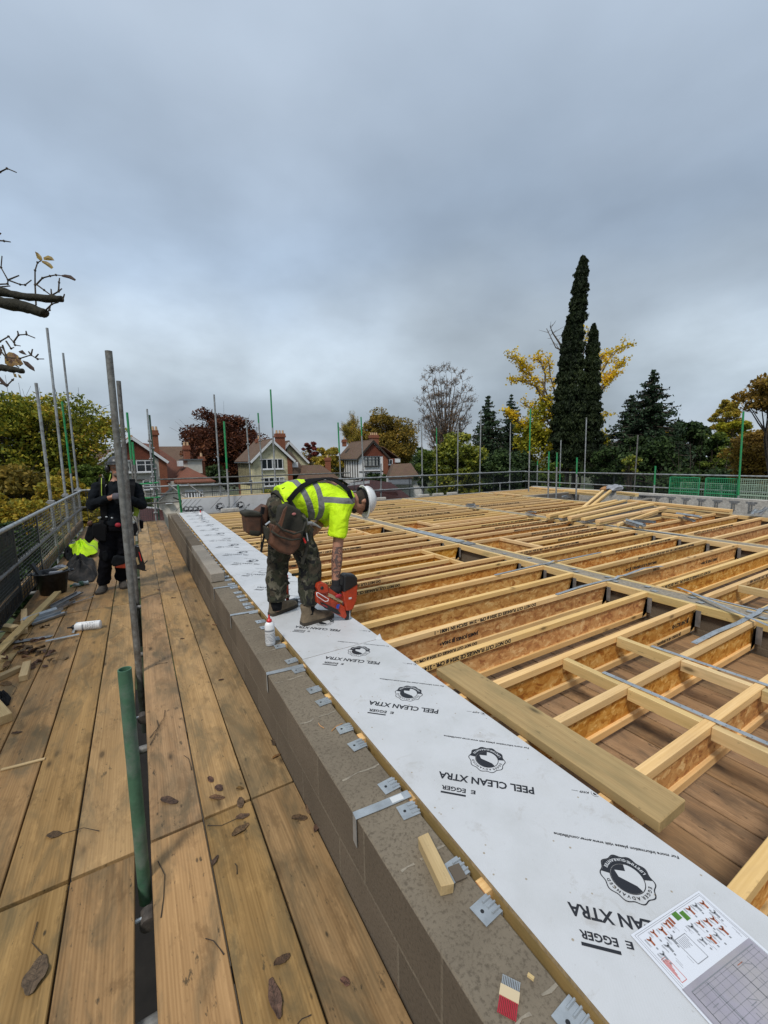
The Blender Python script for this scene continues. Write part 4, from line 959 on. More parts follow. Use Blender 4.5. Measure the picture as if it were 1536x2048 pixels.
F_ = [((428, 789), (442, 1000), 'tall grey pole in front of the copper beech', 13.35, 0, 'pole_lt'),
      ((448, 843), (459, 1021), 'pole with green upper end in front of the standing white boards', 11.85, .42, 'pole_lt'),
      ((492, 836), (503, 985), 'grey pole with couplers left of the cream house window', 14.6, 0, 'pole_lt'),
      ((516, 826), (527, 985), 'greenish pole with couplers crossing the cream house', 14.6, .1, 'pole_lt'),
      ((541, 779), (552, 990), 'tallest pole in front of the cream house gable, green at its top', 13.35, .30, 'pole_lt'),
      ((676, 845), (682, 975), 'green-topped pole left of the white timbered house', 13.35, .36, 'pole_lt'),
      ((722, 834), (728, 985), 'thin greenish pole crossing the roof of the white timbered house', 13.35, .2, 'pole_lt'),
      ((762, 927), (762, 995), 'short grey pole right of the hard hat', 13.35, 0, 'pole_lt'),
      ((843, 846), (845, 992), 'grey pole below the bare tree, left one', 13.35, 0, 'pole_lt'),
      ((873, 856), (874, 985), 'pole with green end below the bare tree, right one', 14.6, .2, 'pole_lt'),
      ((916, 848), (915, 988), 'grey pole in front of the yellow-green bush', 13.35, 0, 'pole_lt'),
      ((962, 820), (959, 988), 'grey pole in front of the first dark conifer', 13.35, 0, 'pole_lt'),
      ((1021, 845), (1019, 980), 'grey pole between the dark conifers and the yellow tree', 13.35, 0, 'pole_lt'),
      ((1000, 966), (1000, 985), 'short grey tube stub at the far wall', 13.2, 0, 'pole_lt'),
      ((1061, 817), (1057, 992), 'tall green-topped pole at the far corner guardrail', 10.6, .4, 'pole_lt'),
      ((1075, 922), (1074, 978), 'small pole behind the far corner guardrail', 13.6, .1, 'pole_lt'),
      ((1098, 903), (1096, 997), 'green-ended pole at the stairwell, leftmost of the three', 9.3, .28, 'pole_lt'),
      ((1114, 905), (1112, 997), 'green-ended pole at the stairwell, middle of the three', 9.0, .22, 'pole_lt'),
      ((1154, 915), (1152, 997), 'green-ended pole at the stairwell, rightmost of the three', 8.3, .27, 'pole_lt'),
      ((1122, 880), (1120, 945), 'grey pole left of the foot of the cypress', 12.6, 0, 'pole_lt'),
      ((1120, 948), (1119, 980), 'short bright green pole behind the stairwell', 11.8, .99, 'pole_lt'),
      ((1173, 835), (1168, 983), 'tall grey pole in front of the cypress trunk', 11.2, 0, 'pole_lt'),
      ((1276, 870), (1268, 985), 'grey pole in front of the large spruce', 9.0, 0, 'pole')]
for tp, bt, lb, Y, gr, m in F_:
    pole(tp, bt, lb, Y=Y, ext=.6, green=gr, m=m, couplers=4 if 'couplers' in lb else 0)
pole((1311, 932), (1307, 1000), 'pole with green top end in front of the right wall', X=14.4, ext=.5, green=.38, m='pole_lt')
pole((1487, 823), (1475, 1015), 'tall green pole with a bent cap beside the right guardrail', X=15.3, ext=.5, green=.74, m='pole_lt')
pole((1443, 970), (1442, 1000), 'short grey post behind the green mesh guards', X=15.9, ext=.5, m='pole_lt')
# rails
def rail(p0, p1, label, m='pole_lt', r=.0242): return tube_thing('guard_rail', p0, p1, r, W[m], label, 'guard rail', 'guard rails', seg=14)
rail((-1.30, -.5, 1.03), (-1.30, 13.6, .995), 'top tube of the left guardrail above the mesh panels')
rail((-1.34, -.5, .52), (-1.34, 13.6, .52), 'middle tube of the left guardrail behind the mesh', 'pole')
rail((-1.45, 13.55, 1.0), (1.1, 13.55, 1.02), 'top rail closing the far end of the walkway')
rail((-1.45, 13.55, .55), (1.1, 13.55, .55), 'middle rail closing the far end of the walkway', 'pole')
rail((1.0, 13.3, 1.02), (15.6, 13.3, 1.0), 'long top rail along the far side of the roof')
rail((1.0, 13.3, .56), (15.6, 13.3, .52), 'long middle rail along the far side of the roof')
rail((.2, 14.5, 1.18), (7.2, 14.7, 1.17), 'second top rail behind the far guardrail', 'pole')
rail((.2, 14.8, .72), (7.2, 14.8, .70), 'second lower rail behind the far guardrail', 'pole')
rail((15.5, 13.4, .98), (15.5, 1.0, 1.035), 'top rail along the right side of the roof')
rail((15.5, 13.4, .54), (15.5, 1.0, .56), 'middle rail along the right side of the roof')
rail((.55, 14.2, 1.10), (-.35, 14.2, 1.05), 'green horizontal tube at the twin poles, upper', 'greenbright')
rail((.55, 14.2, .66), (-.35, 14.2, .64), 'green horizontal tube at the twin poles, lower', 'greenbright')
pole((356, 970), (364, 1032), 'green upright at the left end of the standing white boards', Y=12.6, ext=.3, m='greenbright', r=.03)
tube_thing('brace_tube', at_y(337, 968, 13.0), at_y(378, 1000, 12.3), .022, W['pole'], 'dark diagonal tube by the green upright, upper', 'scaffold tube', 'diagonal tubes')
tube_thing('brace_tube', at_y(345, 994, 12.4), at_y(366, 1003, 12.9), .022, W['pole'], 'short dark tube end by the green upright, lower', 'scaffold tube', 'diagonal tubes')
tube_thing('brace_tube', at_y(376, 968, 12.9), at_y(416, 997, 12.3), .018, W['pole'], 'dark diagonal tube in front of the pale house wall', 'scaffold tube', 'diagonal tubes')
# brick guards
def guard(p0, p1, z0, z1, m, label, step=.05, wire=.0022, frame=.008, vs=True, hs=True, hooks=True, vstep=None, slots=False):
    p0 = Vector((p0[0], p0[1], 0)); p1 = Vector((p1[0], p1[1], 0)); d = p1-p0; L = d.length; a = math.atan2(d.y, d.x)
    t = thing('mesh_guard', label, 'mesh guard', (p0.x, p0.y, z0), (0, 0, a), 'mesh guards hung on the rails'); H = z1-z0
    fr = MB()
    for x in (0, L): fr.box(x-frame, x+frame, -frame, frame, 0, H)
    for z in (0, H*.5, H): fr.box(frame, L-frame, -frame*.8, frame*.8, z-frame, z+frame)
    fr.build('frame', m, t)
    w = MB()
    if vs:
        n = int(L/(vstep or step))
        for i in range(1, n): x = L*i/n; w.box(x-wire, x+wire, -wire*.8, wire*.8, 0, H)
    if hs:
        n = int(H/step)
        for i in range(1, n): z = H*i/n; w.box(0, L, wire*.8, wire*2.4, z-wire, z+wire)
    if slots:    # plates of the plastic guards
        R = random.Random(4)
        for zz in (0.02, H*.42, H*.80):
            for i in range(int(L/.035)):
                if R.random() < .6: x = i*.035; w.box(x, x+.012, -.004, .004, zz, zz+R.uniform(.10, .17))
    w.build('mesh', m, t)
    if hooks:
        h = MB()
        for x in (L*.15, L*.5, L*.85): h.tube([(x, .0, H-.06), (x, 0, H+.01), (x, .03, H+.05), (x, .06, H+.02)], .007, 6)
        h.build('hooks', W['black'], t)
    return t
for i, (a, b_, sl_) in enumerate([(2.6, 4.9, True), (4.93, 6.5, True), (6.53, 7.9, False), (7.95, 10.1, False), (10.15, 12.0, False), (12.05, 13.5, False)]):
    guard((-1.335, a), (-1.335, b_), .05, .97, W['meshgrey'] if i < 3 else W['pole'],
          'dark mesh guard hung on the left guardrail, %s panel from the camera' % ORD[i], step=.036 if i < 2 else .05, vstep=.045 if i < 2 else .15, slots=sl_, wire=.004)
for i, (a, b_) in enumerate([(-.5, 3.4), (3.45, 7.3), (7.35, 11.2), (11.25, 13.6)]):
    o = timber('toe_board', b_-a, .038, .20, W['scaf'], (-1.375, a, .215), rz=rad(90), warp=.002)
    tag(o, 'upright toe board at the foot of the left guardrail, %s length' % ORD[i], 'toe board', 'toe boards')
guard((-1.2, 13.5), (.3, 13.5), .05, .97, W['meshgrey'], 'mesh guard closing the far end of the walkway behind the worker in dark clothes', step=.055)
xs = [1.9, 4.3, 6.7, 9.1, 11.4, 13.6, 15.4]
for i in range(6):
    guard((xs[i]+.02, 13.38), (xs[i+1]-.02, 13.38), .02, .97, W['meshgrey'], 'dark mesh guard on the far side of the roof, %s from the left' % ORD[i].replace('nearest', 'first'), step=.055)
ys = [13.3, 11.2, 9.1, 7.15]
for i in range(3): guard((15.56, ys[i]-.02), (15.56, ys[i+1]+.02), -.1, .95, W['meshgrey'], 'dark mesh guard on the right side of the roof, %s' % ['farthest', 'second', 'nearest to the green guards'][i], step=.055)
g1 = [at_x(px, 950, 15.45).y for px in (1341, 1400, 1413, 1477)]
guard((15.45, g1[0]), (15.45, g1[1]), -.02, .93, W['meshgreen'], 'bright green mesh guard on the right, farther of the two', step=.05, wire=.004, frame=.014, hooks=False)
guard((15.45, g1[2]), (15.45, g1[3]), -.02, .93, W['meshgreen'], 'bright green mesh guard on the right, nearer of the two', step=.05, wire=.004, frame=.014, hooks=False)
guard((15.45, g1[3]-.03), (15.45, 3.3), -.02, .93, W['meshpale'], 'pale green mesh guard at the right edge of the photo', step=.05, wire=.0045, frame=.012, hooks=False)
guard((15.75, g1[0]-.2), (15.75, g1[3]-.8), -.1, .75, W['meshpale'], 'pale mesh guard behind the two bright green ones', step=.06, wire=.003)
for i, (x, y0, y1) in enumerate([(14.7, 4, 7.9), (14.95, 4, 7.9), (15.2, 4, 7.9), (14.7, 7.95, 11.8), (14.95, 7.95, 11.8), (15.2, 7.95, 11.8)]):
    o = timber('scaffold_board', y1-y0, .225, .038, W['scaf'], (x, y0, 0.12), rz=rad(90), warp=.002); tag(o, 'scaffold board of the walkway beyond the right wall, %s' % ['near length inner', 'near length middle', 'near length outer', 'far length inner', 'far length middle', 'far length outer'][i], 'scaffold board', 'boards of the right walkway')
# ------------------------------------------------------------------ loose joists on the right
def loose(p0, p1, z0, z1, label, w=.09, h=.05, m='pine', name='loose_joist', second=None, grp='loose joists piled on the second and third walls'):
    A = at_z(p0[0], p0[1], z0); B = at_z(p1[0], p1[1], z1); d = B-A; L = d.length
    q = d.to_track_quat('X', 'Z')
    t = thing(name, label, 'loose timber', A, q.to_euler(), grp)
    MB().box(0, L, -w/2, w/2, 0, h).build('upper_flange', W[m], t, bevel=.003)
    MB().box(0, L, -w/2+.01, w/2-.01, -.05, -.001).build('lower_flange', W['galv_dull'] if second else W['ledger'], t, bevel=.003)
    return t
loose((1096, 1034), (1232, 1003), .46, .44, 'loose joist lying across to the third wall, farthest of the fan')
loose((1121, 1036), (1250, 1003), .46, .44, 'loose joist with grey edge, second of the fan from the far side', second=1)
loose((1139, 1038), (1276, 1007), .46, .45, 'loose joist, middle of the fan')
loose((1166, 1041), (1305, 1010), .46, .45, 'loose joist with grey edge, second of the fan from the near side', second=1)
loose((1195, 1045), (1330, 1017), .46, .45, 'loose joist, nearest of the fan')
loose((1163, 1020), (1206, 983), .42, .62, 'loose timber rising over the stairwell wall, left of the pair', w=.07)
loose((1178, 1018), (1221, 983), .42, .62, 'loose timber rising over the stairwell wall, right of the pair', w=.07)
loose((1258, 1003), (1462, 1024), .47, .44, 'long pale timber lying along the third wall', w=.16, h=.05)
loose((1236, 1052), (1315, 1024), .40, .42, 'lower loose joist under the near end of the fan', w=.05)
loose((1325, 1030), (1372, 1036), .43, .42, 'short broken timber piece beyond the loose joists', w=.08)
for i, (a, b_, z) in enumerate([((1128, 981), (1200, 984), .42), ((1140, 984), (1202, 990), .40), ((1236, 986), (1274, 990), .50), ((1060, 976), (1128, 982), .40), ((990, 988), (1042, 993), .40)]):
    loose(a, b_, z, z, 'pale timber at the far edge of the roof, %s' % ['under the cypress', 'just below the first', 'right of the rising pair', 'left of the green-ended poles', 'left end of the stairwell'][i], w=.14, name='timber_length', grp='timbers at the far edge')
# bundles of galvanised hangers
def zdir(a, b): A = at_z(a[0], a[1], .41); B = at_z(b[0], b[1], .41); return math.atan2(B.y-A.y, B.x-A.x)
def bundle(px, py, z, label, s=1.0, n=5, rz=0, seed=1, m='galv', L=.55):
    p = at_z(px, py, z); t = thing('hanger_bundle', label, 'metal hangers', p, (0, 0, rz), 'bundles of metal hangers'); R = random.Random(seed)
    for i in range(n):
        a = R.uniform(-.12, .12); y = (i-n/2)*.06*s; mb = MB()
        mb.box(0, L*s, -.028*s, .028*s, 0, .003).box(0, L*s, -.028*s, -.025*s, .0032, .035*s).box(0, L*s, .025*s, .028*s, .0032, .035*s)
        o = mb.build('channel', W[m] if i % 3 else W['galv_dull'], t, loc=(R.uniform(-.04, .04), y, .012+.03*(i % 2)), rot=(R.uniform(-.5, .5), R.uniform(-.12, .02), a))
    return t
bundle(1262, 1047, .41, 'bundle of bright galvanised channels lying on the second dividing wall', n=4, rz=zdir((1243, 1044), (1290, 1060)), seed=3, L=.55, s=1.1)
bundle(1352, 1032, .41, 'grey metal hangers beyond the end of the loose joists', n=2, rz=zdir((1352, 1027), (1388, 1037)), seed=5, L=.8)
bundle(935, 1013, .42, 'crumpled bright metal hangers among the far joists', n=3, rz=zdir((935, 1012), (975, 1018)), seed=8, L=.5, s=.8)
bundle(1055, 1028, .41, 'small heap of dark grey hangers on the second dividing wall', n=2, rz=zdir((1055, 1026), (1085, 1033)), seed=9, L=.6, s=.7)
bundle(1508, 1030, .43, 'metal hangers at the right edge on the third wall', n=3, rz=rad(10), seed=12, L=.8)
bundle(1125, 997, .42, 'bright metal pieces on the stairwell wall', n=2, rz=rad(10), seed=14, L=.3)
def sack(px, py, z, label, m, s=.3, seed=1):
    p = at_z(px, py, z); R = random.Random(seed); mb = MB(); rg = []
    for i in range(9):
        t_ = math.pi*(i+.1)/8.2; rg.append([(s*math.sin(t_)*math.cos(a)*R.uniform(.75, 1.1), s*.7*math.sin(t_)*math.sin(a)*R.uniform(.75, 1.1), s*.35*(1-math.cos(t_))*R.uniform(.85, 1.1)) for a in [2*math.pi*k/12 for k in range(12)]])
    o = mb.rings(rg).build('plastic_sack', m, loc=p, smooth=False); return tag(o, label, 'sack')
W['bag'] = plain('grey_plastic_bag', (.28, .29, .32), .35, nz=.5, nscale=8, bmp=.8)
sack(1230, 984, .42, 'crumpled grey plastic wrapping at the far edge right of the rising timbers', W['bag'], .38, 3)
sack(1212, 983, .42, 'brown sack at the far edge beside the grey plastic', W['orange'], .26, 4)
t = timber('ladder_board', 1.3, .22, .03, W['galv_dull'], at_x(1372, 994, 14.2), rz=rad(95)); tag(t, 'dark board lying on top of the pale right wall', 'board')
# ------------------------------------------------------------------ vegetation helpers
def leaf_quads(P, size, rng, droop=.3, aspect=.55, curl=True):
    """P (n,3) centres -> two-triangle folded leaves, random orientation"""
    n = len(P)
    a = rng.uniform(0, 2*np.pi, n); el = rng.normal(-droop, .55, n)
    d = np.stack([np.cos(a)*np.cos(el), np.sin(a)*np.cos(el), np.sin(el)], 1)
    r = rng.normal(size=(n, 3)); s = np.cross(d, r); s /= np.linalg.norm(s, axis=1, keepdims=True)+1e-9
    sz = size*rng.uniform(.6, 1.35, n)[:, None]
    A = P-d*sz*.5; C = P+d*sz*.5; B = P+s*sz*aspect*.5; E_ = P-s*sz*aspect*.5
    V = np.empty((n*4, 3)); V[0::4] = A; V[1::4] = B; V[2::4] = C; V[3::4] = E_
    F = np.arange(n*4).reshape(n, 4); return V, F
W['bark'] = plain('bark', (.055, .042, .030), .95, nz=.5, nscale=14, bmp=.8)
W['bark_pale'] = plain('pale_bark', (.13, .105, .085), .95, nz=.5, nscale=14, bmp=.6)
L_ = {
 'autumn_green': leafmat('autumn_green_leaves', [(.016, .022, .004), (.05, .065, .009), (.11, .12, .013), (.22, .18, .018), (.24, .11, .02)]),
 'shrub_yellow': leafmat('yellow_green_shrub_leaves', [(.03, .035, .006), (.09, .09, .012), (.17, .14, .015), (.25, .17, .02), (.15, .07, .015)]),
 'beech': leafmat('copper_beech_leaves', [(.010, .005, .004), (.030, .010, .006), (.062, .020, .009), (.105, .040, .012)]),
 'oak': leafmat('oak_autumn_leaves', [(.020, .018, .005), (.07, .055, .010), (.14, .095, .014), (.20, .115, .02)]),
 'dark': leafmat('dark_evergreen_leaves', [(.003, .007, .002), (.009, .018, .005), (.020, .036, .009), (.042, .062, .016)], trans=.1),
 'conifer': leafmat('conifer_needles', [(.002, .005, .002), (.006, .013, .006), (.013, .026, .011), (.028, .046, .02)], trans=.05),
 'cypress': leafmat('cypress_foliage', [(.0015, .003, .0012), (.004, .008, .0025), (.010, .016, .0045), (.024, .032, .009)], trans=.05),
 'ginkgo': leafmat('ginkgo_yellow_leaves', [(.13, .10, .006), (.29, .21, .010), (.42, .30, .014), (.45, .26, .018)], trans=.35),
 'ginkgo_low': leafmat('yellow_green_leaves', [(.045, .052, .006), (.11, .115, .010), (.21, .185, .013), (.28, .21, .016)], trans=.35),
 'magnolia': leafmat('glossy_yellow_green_leaves', [(.014, .025, .005), (.05, .065, .010), (.13, .135, .015), (.26, .21, .025)], rough=.45),
 'russet': leafmat('russet_leaves', [(.05, .03, .012), (.12, .06, .018), (.17, .085, .022)], trans=.2),
 'green': leafmat('mid_green_leaves', [(.014, .025, .006), (.035, .055, .010), (.07, .095, .015), (.12, .13, .02)]),
 'birch': leafmat('birch_leaves', [(.05, .05, .010), (.13, .11, .015), (.22, .16, .02), (.26, .13, .02)]),
 'chestnut': leafmat('chestnut_leaves', [(.035, .020, .008), (.10, .06, .012), (.16, .10, .015), (.09, .09, .015)]),
 'redleaf': leafmat('crimson_leaves', [(.05, .012, .012), (.11, .025, .02), (.16, .05, .03)]),
}
def grow(rng, p, d, length, r, depth, spread=.5, n=3, up=.25, taper=.62, segs=None, tips=None, lf=.72):
    """recursive branch skeleton -> segs [(p0,p1,r0,r1)], tips [points]"""
    k = 3; q = p.copy(); dd = d.copy(); r0 = r
    for i in range(k):
        dd = dd+rng.normal(size=3)*.13+np.array([0, 0, up*.10]); dd /= np.linalg.norm(dd)
        q2 = q+dd*length/k; r1 = r*(1-(1-taper)*(i+1)/k); segs.append((q, q2, r0, r1)); q, r0 = q2, r1
        if depth > 0 and i >= 0:
            m = n if i == k-1 else max(1, n-2)
            for _ in range(m):
                v = rng.normal(size=3); v -= dd*v.dot(dd); v /= np.linalg.norm(v); a = rng.uniform(.5, 1.25)*spread
                nd = dd*math.cos(a)+v*math.sin(a)+np.array([0, 0, up*.35]); nd /= np.linalg.norm(nd)
                grow(rng, q, nd, length*lf*rng.uniform(.75, 1.1), r1*.66, depth-1, spread, n, up, taper, segs, tips, lf)
        if depth <= 1: tips.append(q.copy())
def tubes_np(segs, seg=5):
    V = []; F = []; b = 0
    for p0, p1, r0, r1 in segs:
        d = p1-p0; l = np.linalg.norm(d); 
        if l < 1e-6: continue
        d = d/l; u = np.array([0, 0, 1.]) if abs(d[2]) < .9 else np.array([1., 0, 0]); a = np.cross(d, u); a /= np.linalg.norm(a); c = np.cross(d, a)
        for q, r in ((p0-d*r0*.3, r0), (p1+d*r1*.3, r1)):
            for k in range(seg): t = 2*math.pi*k/seg; V.append(q+a*(r*math.cos(t))+c*(r*math.sin(t)))
        for k in range(seg): k2 = (k+1) % seg; F.append((b+k, b+k2, b+seg+k2, b+seg+k))
        b += 2*seg
    return np.array(V), np.array(F)
ZG = -5.6
def tree_root(name, label, x, y, cat='tree', grp=None): return thing(name, label, cat, (x, y, ZG), (0, 0, 0), grp)
def broadleaf(name, label, px, py_top, py_bot_crown, half_px, d, leaf, n=9000, lsize=.32, clumps=60, seed=1, name_l=None, off=(0, 0), flat=1.0, bark='bark', shell=.55, cat='tree', grp=None, tr=.025):
    """crown spans py_top..py_bot_crown and px-half..px+half at view depth d"""
    rng = np.random.default_rng(seed)
    c = at_d(px, (py_top+py_bot_crown)/2, d); rx = half_px/FPX*d; rz = (py_bot_crown-py_top)/2/FPX*d
    root = tree_root(name, label, c.x, c.y, cat, grp); cz = c.z-ZG
    # clump centres: on and inside an uneven ellipsoid
    u = rng.normal(size=(clumps, 3)); u /= np.linalg.norm(u, axis=1, keepdims=True); rr = rng.uniform(shell, 1.0, clumps)**.6
    C = u*rr[:, None]*np.array([rx, rx*flat, rz])*rng.uniform(.82, 1.0, (clumps, 1)); C[:, 2] += cz
    cr = rx*rng.uniform(.13, .30, clumps)
    k = rng.integers(0, clumps, n); w = cr[k]
    v = rng.normal(size=(n, 3)); v /= np.linalg.norm(v, axis=1, keepdims=True); q = rng.uniform(.25, 1.0, n)**.5
    P = C[k]+v*(q*w)[:, None]*np.array([1.15, 1.15, .72])
    V, F = leaf_quads(P, lsize, rng)
    np_mesh('crown', V, F, L_[leaf], root)
    segs = []; base = np.array([0., 0, 0]); topz = cz-rz*.25; tr_ = max(.12, rx*.05)
    q = base; 
    for i in range(5):
        q2 = np.array([rng.normal()*.08*rx*.3, rng.normal()*.08*rx*.3, topz*(i+1)/5]); segs.append((q, q2, tr_*(1-.1*i), tr_*(1-.1*(i+1)))); q = q2
    for i in range(clumps):
        s = np.array([0, 0, topz*rng.uniform(.6, 1.0)]); m = (s+C[i])/2+rng.normal(size=3)*rx*.06; m[2] -= .05*rz
        segs.append((s, m, tr_*.35, tr_*.22)); segs.append((m, C[i], tr_*.22, tr_*.07))
        for _ in range(3):
            e = C[i]+rng.normal(size=3)*cr[i]*.8; segs.append((m+(C[i]-m)*.6, e, tr_*.08, tr_*.03))
    V, F = tubes_np(segs); np_mesh('trunk', V, F, W[bark], root)
    return root
def bush(name, label, px, py_top, py_bot, half_px, d, leaf, n=6000, lsize=.2, clumps=40, seed=1, cat='shrub', grp=None, flat=1.0):
    return broadleaf(name, label, px, py_top, py_bot, half_px, d, leaf, n, lsize, clumps, seed, shell=.2, cat=cat, grp=grp, flat=flat)
def conifer(name, label, px, py_top, py_base, half_px, d, leaf='conifer', n_w=38, seed=1, lsize=.30, dens=1.0, ragged=.25, cat='tree', power=.9):
    rng = np.random.default_rng(seed); top = at_d(px, py_top, d); R = half_px/FPX*d; root = tree_root(name, label, top.x, top.y, cat); H = top.z-ZG; Hc = (py_base-py_top)/FPX*d
    segs = [(np.array([0, 0, 0.]), np.array([0, 0, H*.5]), .22, .15), (np.array([0, 0, H*.5]), np.array([0, 0, H]), .15, .02)]
    P = []
    for i in range(n_w):
        t = (i+.5)/n_w; z = H-Hc*t; r = R*(t**power)
        m = int(6+8*t)
        for j in range(m):
            a = rng.uniform(0, 2*np.pi); l = r*rng.uniform(1-ragged*1.6, 1+ragged); sw = rng.uniform(.1, .35)
            d0 = np.array([math.cos(a), math.sin(a), 0.]); st = np.array([0, 0, z])
            tip = st+d0*l+np.array([0, 0, -l*sw+.12*l]); segs.append((st, tip, .05, .015))
            k = int(max(8, l*34*dens)); u = rng.uniform(.05, 1.05, k)
            q = st+np.outer(u, tip-st)+np.array([0, 0, 1])*(-l*.10*np.sin(u*np.pi))[:, None]; q += rng.normal(size=(k, 3))*np.array([.16, .16, .09])*(.5+.8*l/R)*max(.35, R*.28)
            P.append(q)
    P = np.concatenate(P); V, F = leaf_quads(P, lsize, rng, droop=.5, aspect=.42); np_mesh('crown', V, F, L_[leaf], root)
    V, F = tubes_np(segs); np_mesh('trunk', V, F, W['bark'], root); return root
def cypress(name, label, cols, d, seed=1):
    """cols: list of profiles [(py, px_centre, half_px), ...] from the top down"""
    rng = np.random.default_rng(seed); b = at_d(cols[0][-1][1], cols[0][-1][0], d); root = tree_root(name, label, b.x, b.y)
    P = []; segs = []; lum = []
    for prof in cols:
        py = np.array([p[0] for p in prof]); pc = np.array([p[1] for p in prof]); hw = np.array([p[2] for p in prof])
        m = int((py[-1]-py[0])*42); yy = rng.uniform(py[0], py[-1], int(m*1.0)); 
        yy = np.concatenate([yy, py[0]+(py[-1]-py[0])*rng.uniform(0, 1, int(m*1.0))**.8])
        c = np.interp(yy, py, pc); w = np.interp(yy, py, hw)
        lumps = 1+.12*np.sin(yy*.21+seed)+.09*np.sin(yy*.53)
        a = rng.uniform(0, 2*np.pi, len(yy)); lob = 1+.13*np.sin(a*5+yy*.12)+.10*np.sin(a*9-yy*.23)
        r = w*lumps*lob*rng.uniform(.72, 1.02, len(yy))/FPX*d
        for y_, c_, r_, a_ in zip(yy, c, r, a):
            q = at_d(c_, y_, d); P.append((q.x-b.x+r_*math.cos(a_), q.y-b.y+r_*math.sin(a_), q.z-ZG))
        for i in range(len(prof)-1):
            q0 = at_d(pc[i], py[i], d); q1 = at_d(pc[i+1], py[i+1], d)
            segs.append((np.array([q0.x-b.x, q0.y-b.y, q0.z-ZG]), np.array([q1.x-b.x, q1.y-b.y, q1.z-ZG]), .05+.02*i, .07+.02*i))
    q1 = segs[-1][1]; segs.append((q1, np.array([q1[0], q1[1], 0]), .3, .35))
    P = np.array(P); n = len(P)
    # upright scale sprays
    el = rng.normal(1.0, .35, n); a = rng.uniform(0, 2*np.pi, n); dd = np.stack([np.cos(a)*np.cos(el), np.sin(a)*np.cos(el), np.sin(el)], 1)
    r = rng.normal(size=(n, 3)); s = np.cross(dd, r); s /= np.linalg.norm(s, axis=1, keepdims=True); sz = .22*rng.uniform(.6, 1.3, n)[:, None]
    V = np.empty((n*4, 3)); V[0::4] = P-dd*sz*.5; V[1::4] = P+s*sz*.22; V[2::4] = P+dd*sz*.5; V[3::4] = P-s*sz*.22
    np_mesh('crown', V, np.arange(n*4).reshape(n, 4), L_['cypress'], root); V, F = tubes_np(segs, 7); np_mesh('trunk', V, F, W['bark'], root); return root
def bare(name, label, px, py_top, py_base, half_px, d, leaf=None, seed=1, depth=5, nl=6, lsize=.2, bark='bark', stems=3, spread=.42, r0=.16, grow_r=.0, droop=0, lf=.74):
    rng = np.random.default_rng(seed); top = at_d(px, py_top, d); root = tree_root(name, label, top.x, top.y); H = (py_base-py_top)/FPX*d; z0 = top.z-ZG-H; segs = []; tips = []
    for s in range(stems):
        a = 2*np.pi*s/stems+rng.uniform(0, 1); lean = half_px/FPX*d/H*.55*rng.uniform(.3, 1.0); dr = np.array([math.cos(a)*lean, math.sin(a)*lean, 1.0]); dr /= np.linalg.norm(dr)
        grow(rng, np.array([0, 0, z0+rng.uniform(0, .15)*H]), dr, H*.34, r0, depth, spread, 3, .35, .66, segs, tips, lf)
    T = np.array([s[1] for s in segs]); zt = T[:, 2].max(); sc = (H)/(zt-z0); rad_ = np.quantile(np.hypot(T[:, 0], T[:, 1]), .97); sx = (half_px/FPX*d)/rad_
    f = lambda p: np.array([p[0]*sx, p[1]*sx, z0+(p[2]-z0)*sc])
    segs = [(f(a), f(b_), r, q) for a, b_, r, q in segs]; segs.append((np.array([0, 0, 0.]), np.array([0, 0, z0+.2]), r0*1.6, r0*1.3))
    V, F = tubes_np([(a, b_, max(r, .014), max(q, .012)) for a, b_, r, q in segs], 4); np_mesh('trunk', V, F, W[bark], root)
    if leaf:
        E_ = np.array([f(t_) for t_ in tips]); k = rng.integers(0, len(E_), len(E_)*nl); P = E_[k]+rng.normal(size=(len(k), 3))*lsize*1.1
        V, F = leaf_quads(P, lsize, rng); np_mesh('crown', V, F, L_[leaf], root)
    return root
# big autumn tree on the left and undergrowth
broadleaf('autumn_tree', 'big round autumn tree with green and yellow leaves at the left edge', 62, 772, 1010, 142, 26, 'autumn_green', n=52000, lsize=.21, clumps=190, seed=2, shell=.25)
bush('shrub', 'yellow-green bush outside the left guardrail at the photo edge', 20, 985, 1110, 110, 15, 'shrub_yellow', n=16000, lsize=.15, clumps=70, seed=5, grp='shrubs left of the walkway')
bush('shrub', 'golden leafed bush behind the bases of the left poles', 120, 950, 1060, 62, 19, 'shrub_yellow', n=12000, lsize=.16, clumps=60, seed=6, grp='shrubs left of the walkway')
bush('shrub', 'brownish green bush below the big autumn tree', 40, 925, 1010, 95, 21, 'oak', n=9000, lsize=.22, clumps=50, seed=7, grp='shrubs left of the walkway')
bush('shrub', 'olive green bush between the autumn tree and the dark-dressed worker', 175, 925, 1000, 42, 23, 'green', n=7000, lsize=.2, clumps=40, seed=8, grp='shrubs left of the walkway')
bush('shrub', 'dark leafy bush behind the mesh low at the left', 60, 1040, 1260, 130, 13, 'dark', n=12000, lsize=.18, clumps=70, seed=9, grp='shrubs left of the walkway')
bush('shrub', 'yellow-leafed bush seen through the mesh behind the dark-dressed worker', 180, 1000, 1060, 35, 19, 'birch', n=5000, lsize=.15, clumps=30, seed=10, grp='shrubs left of the walkway')
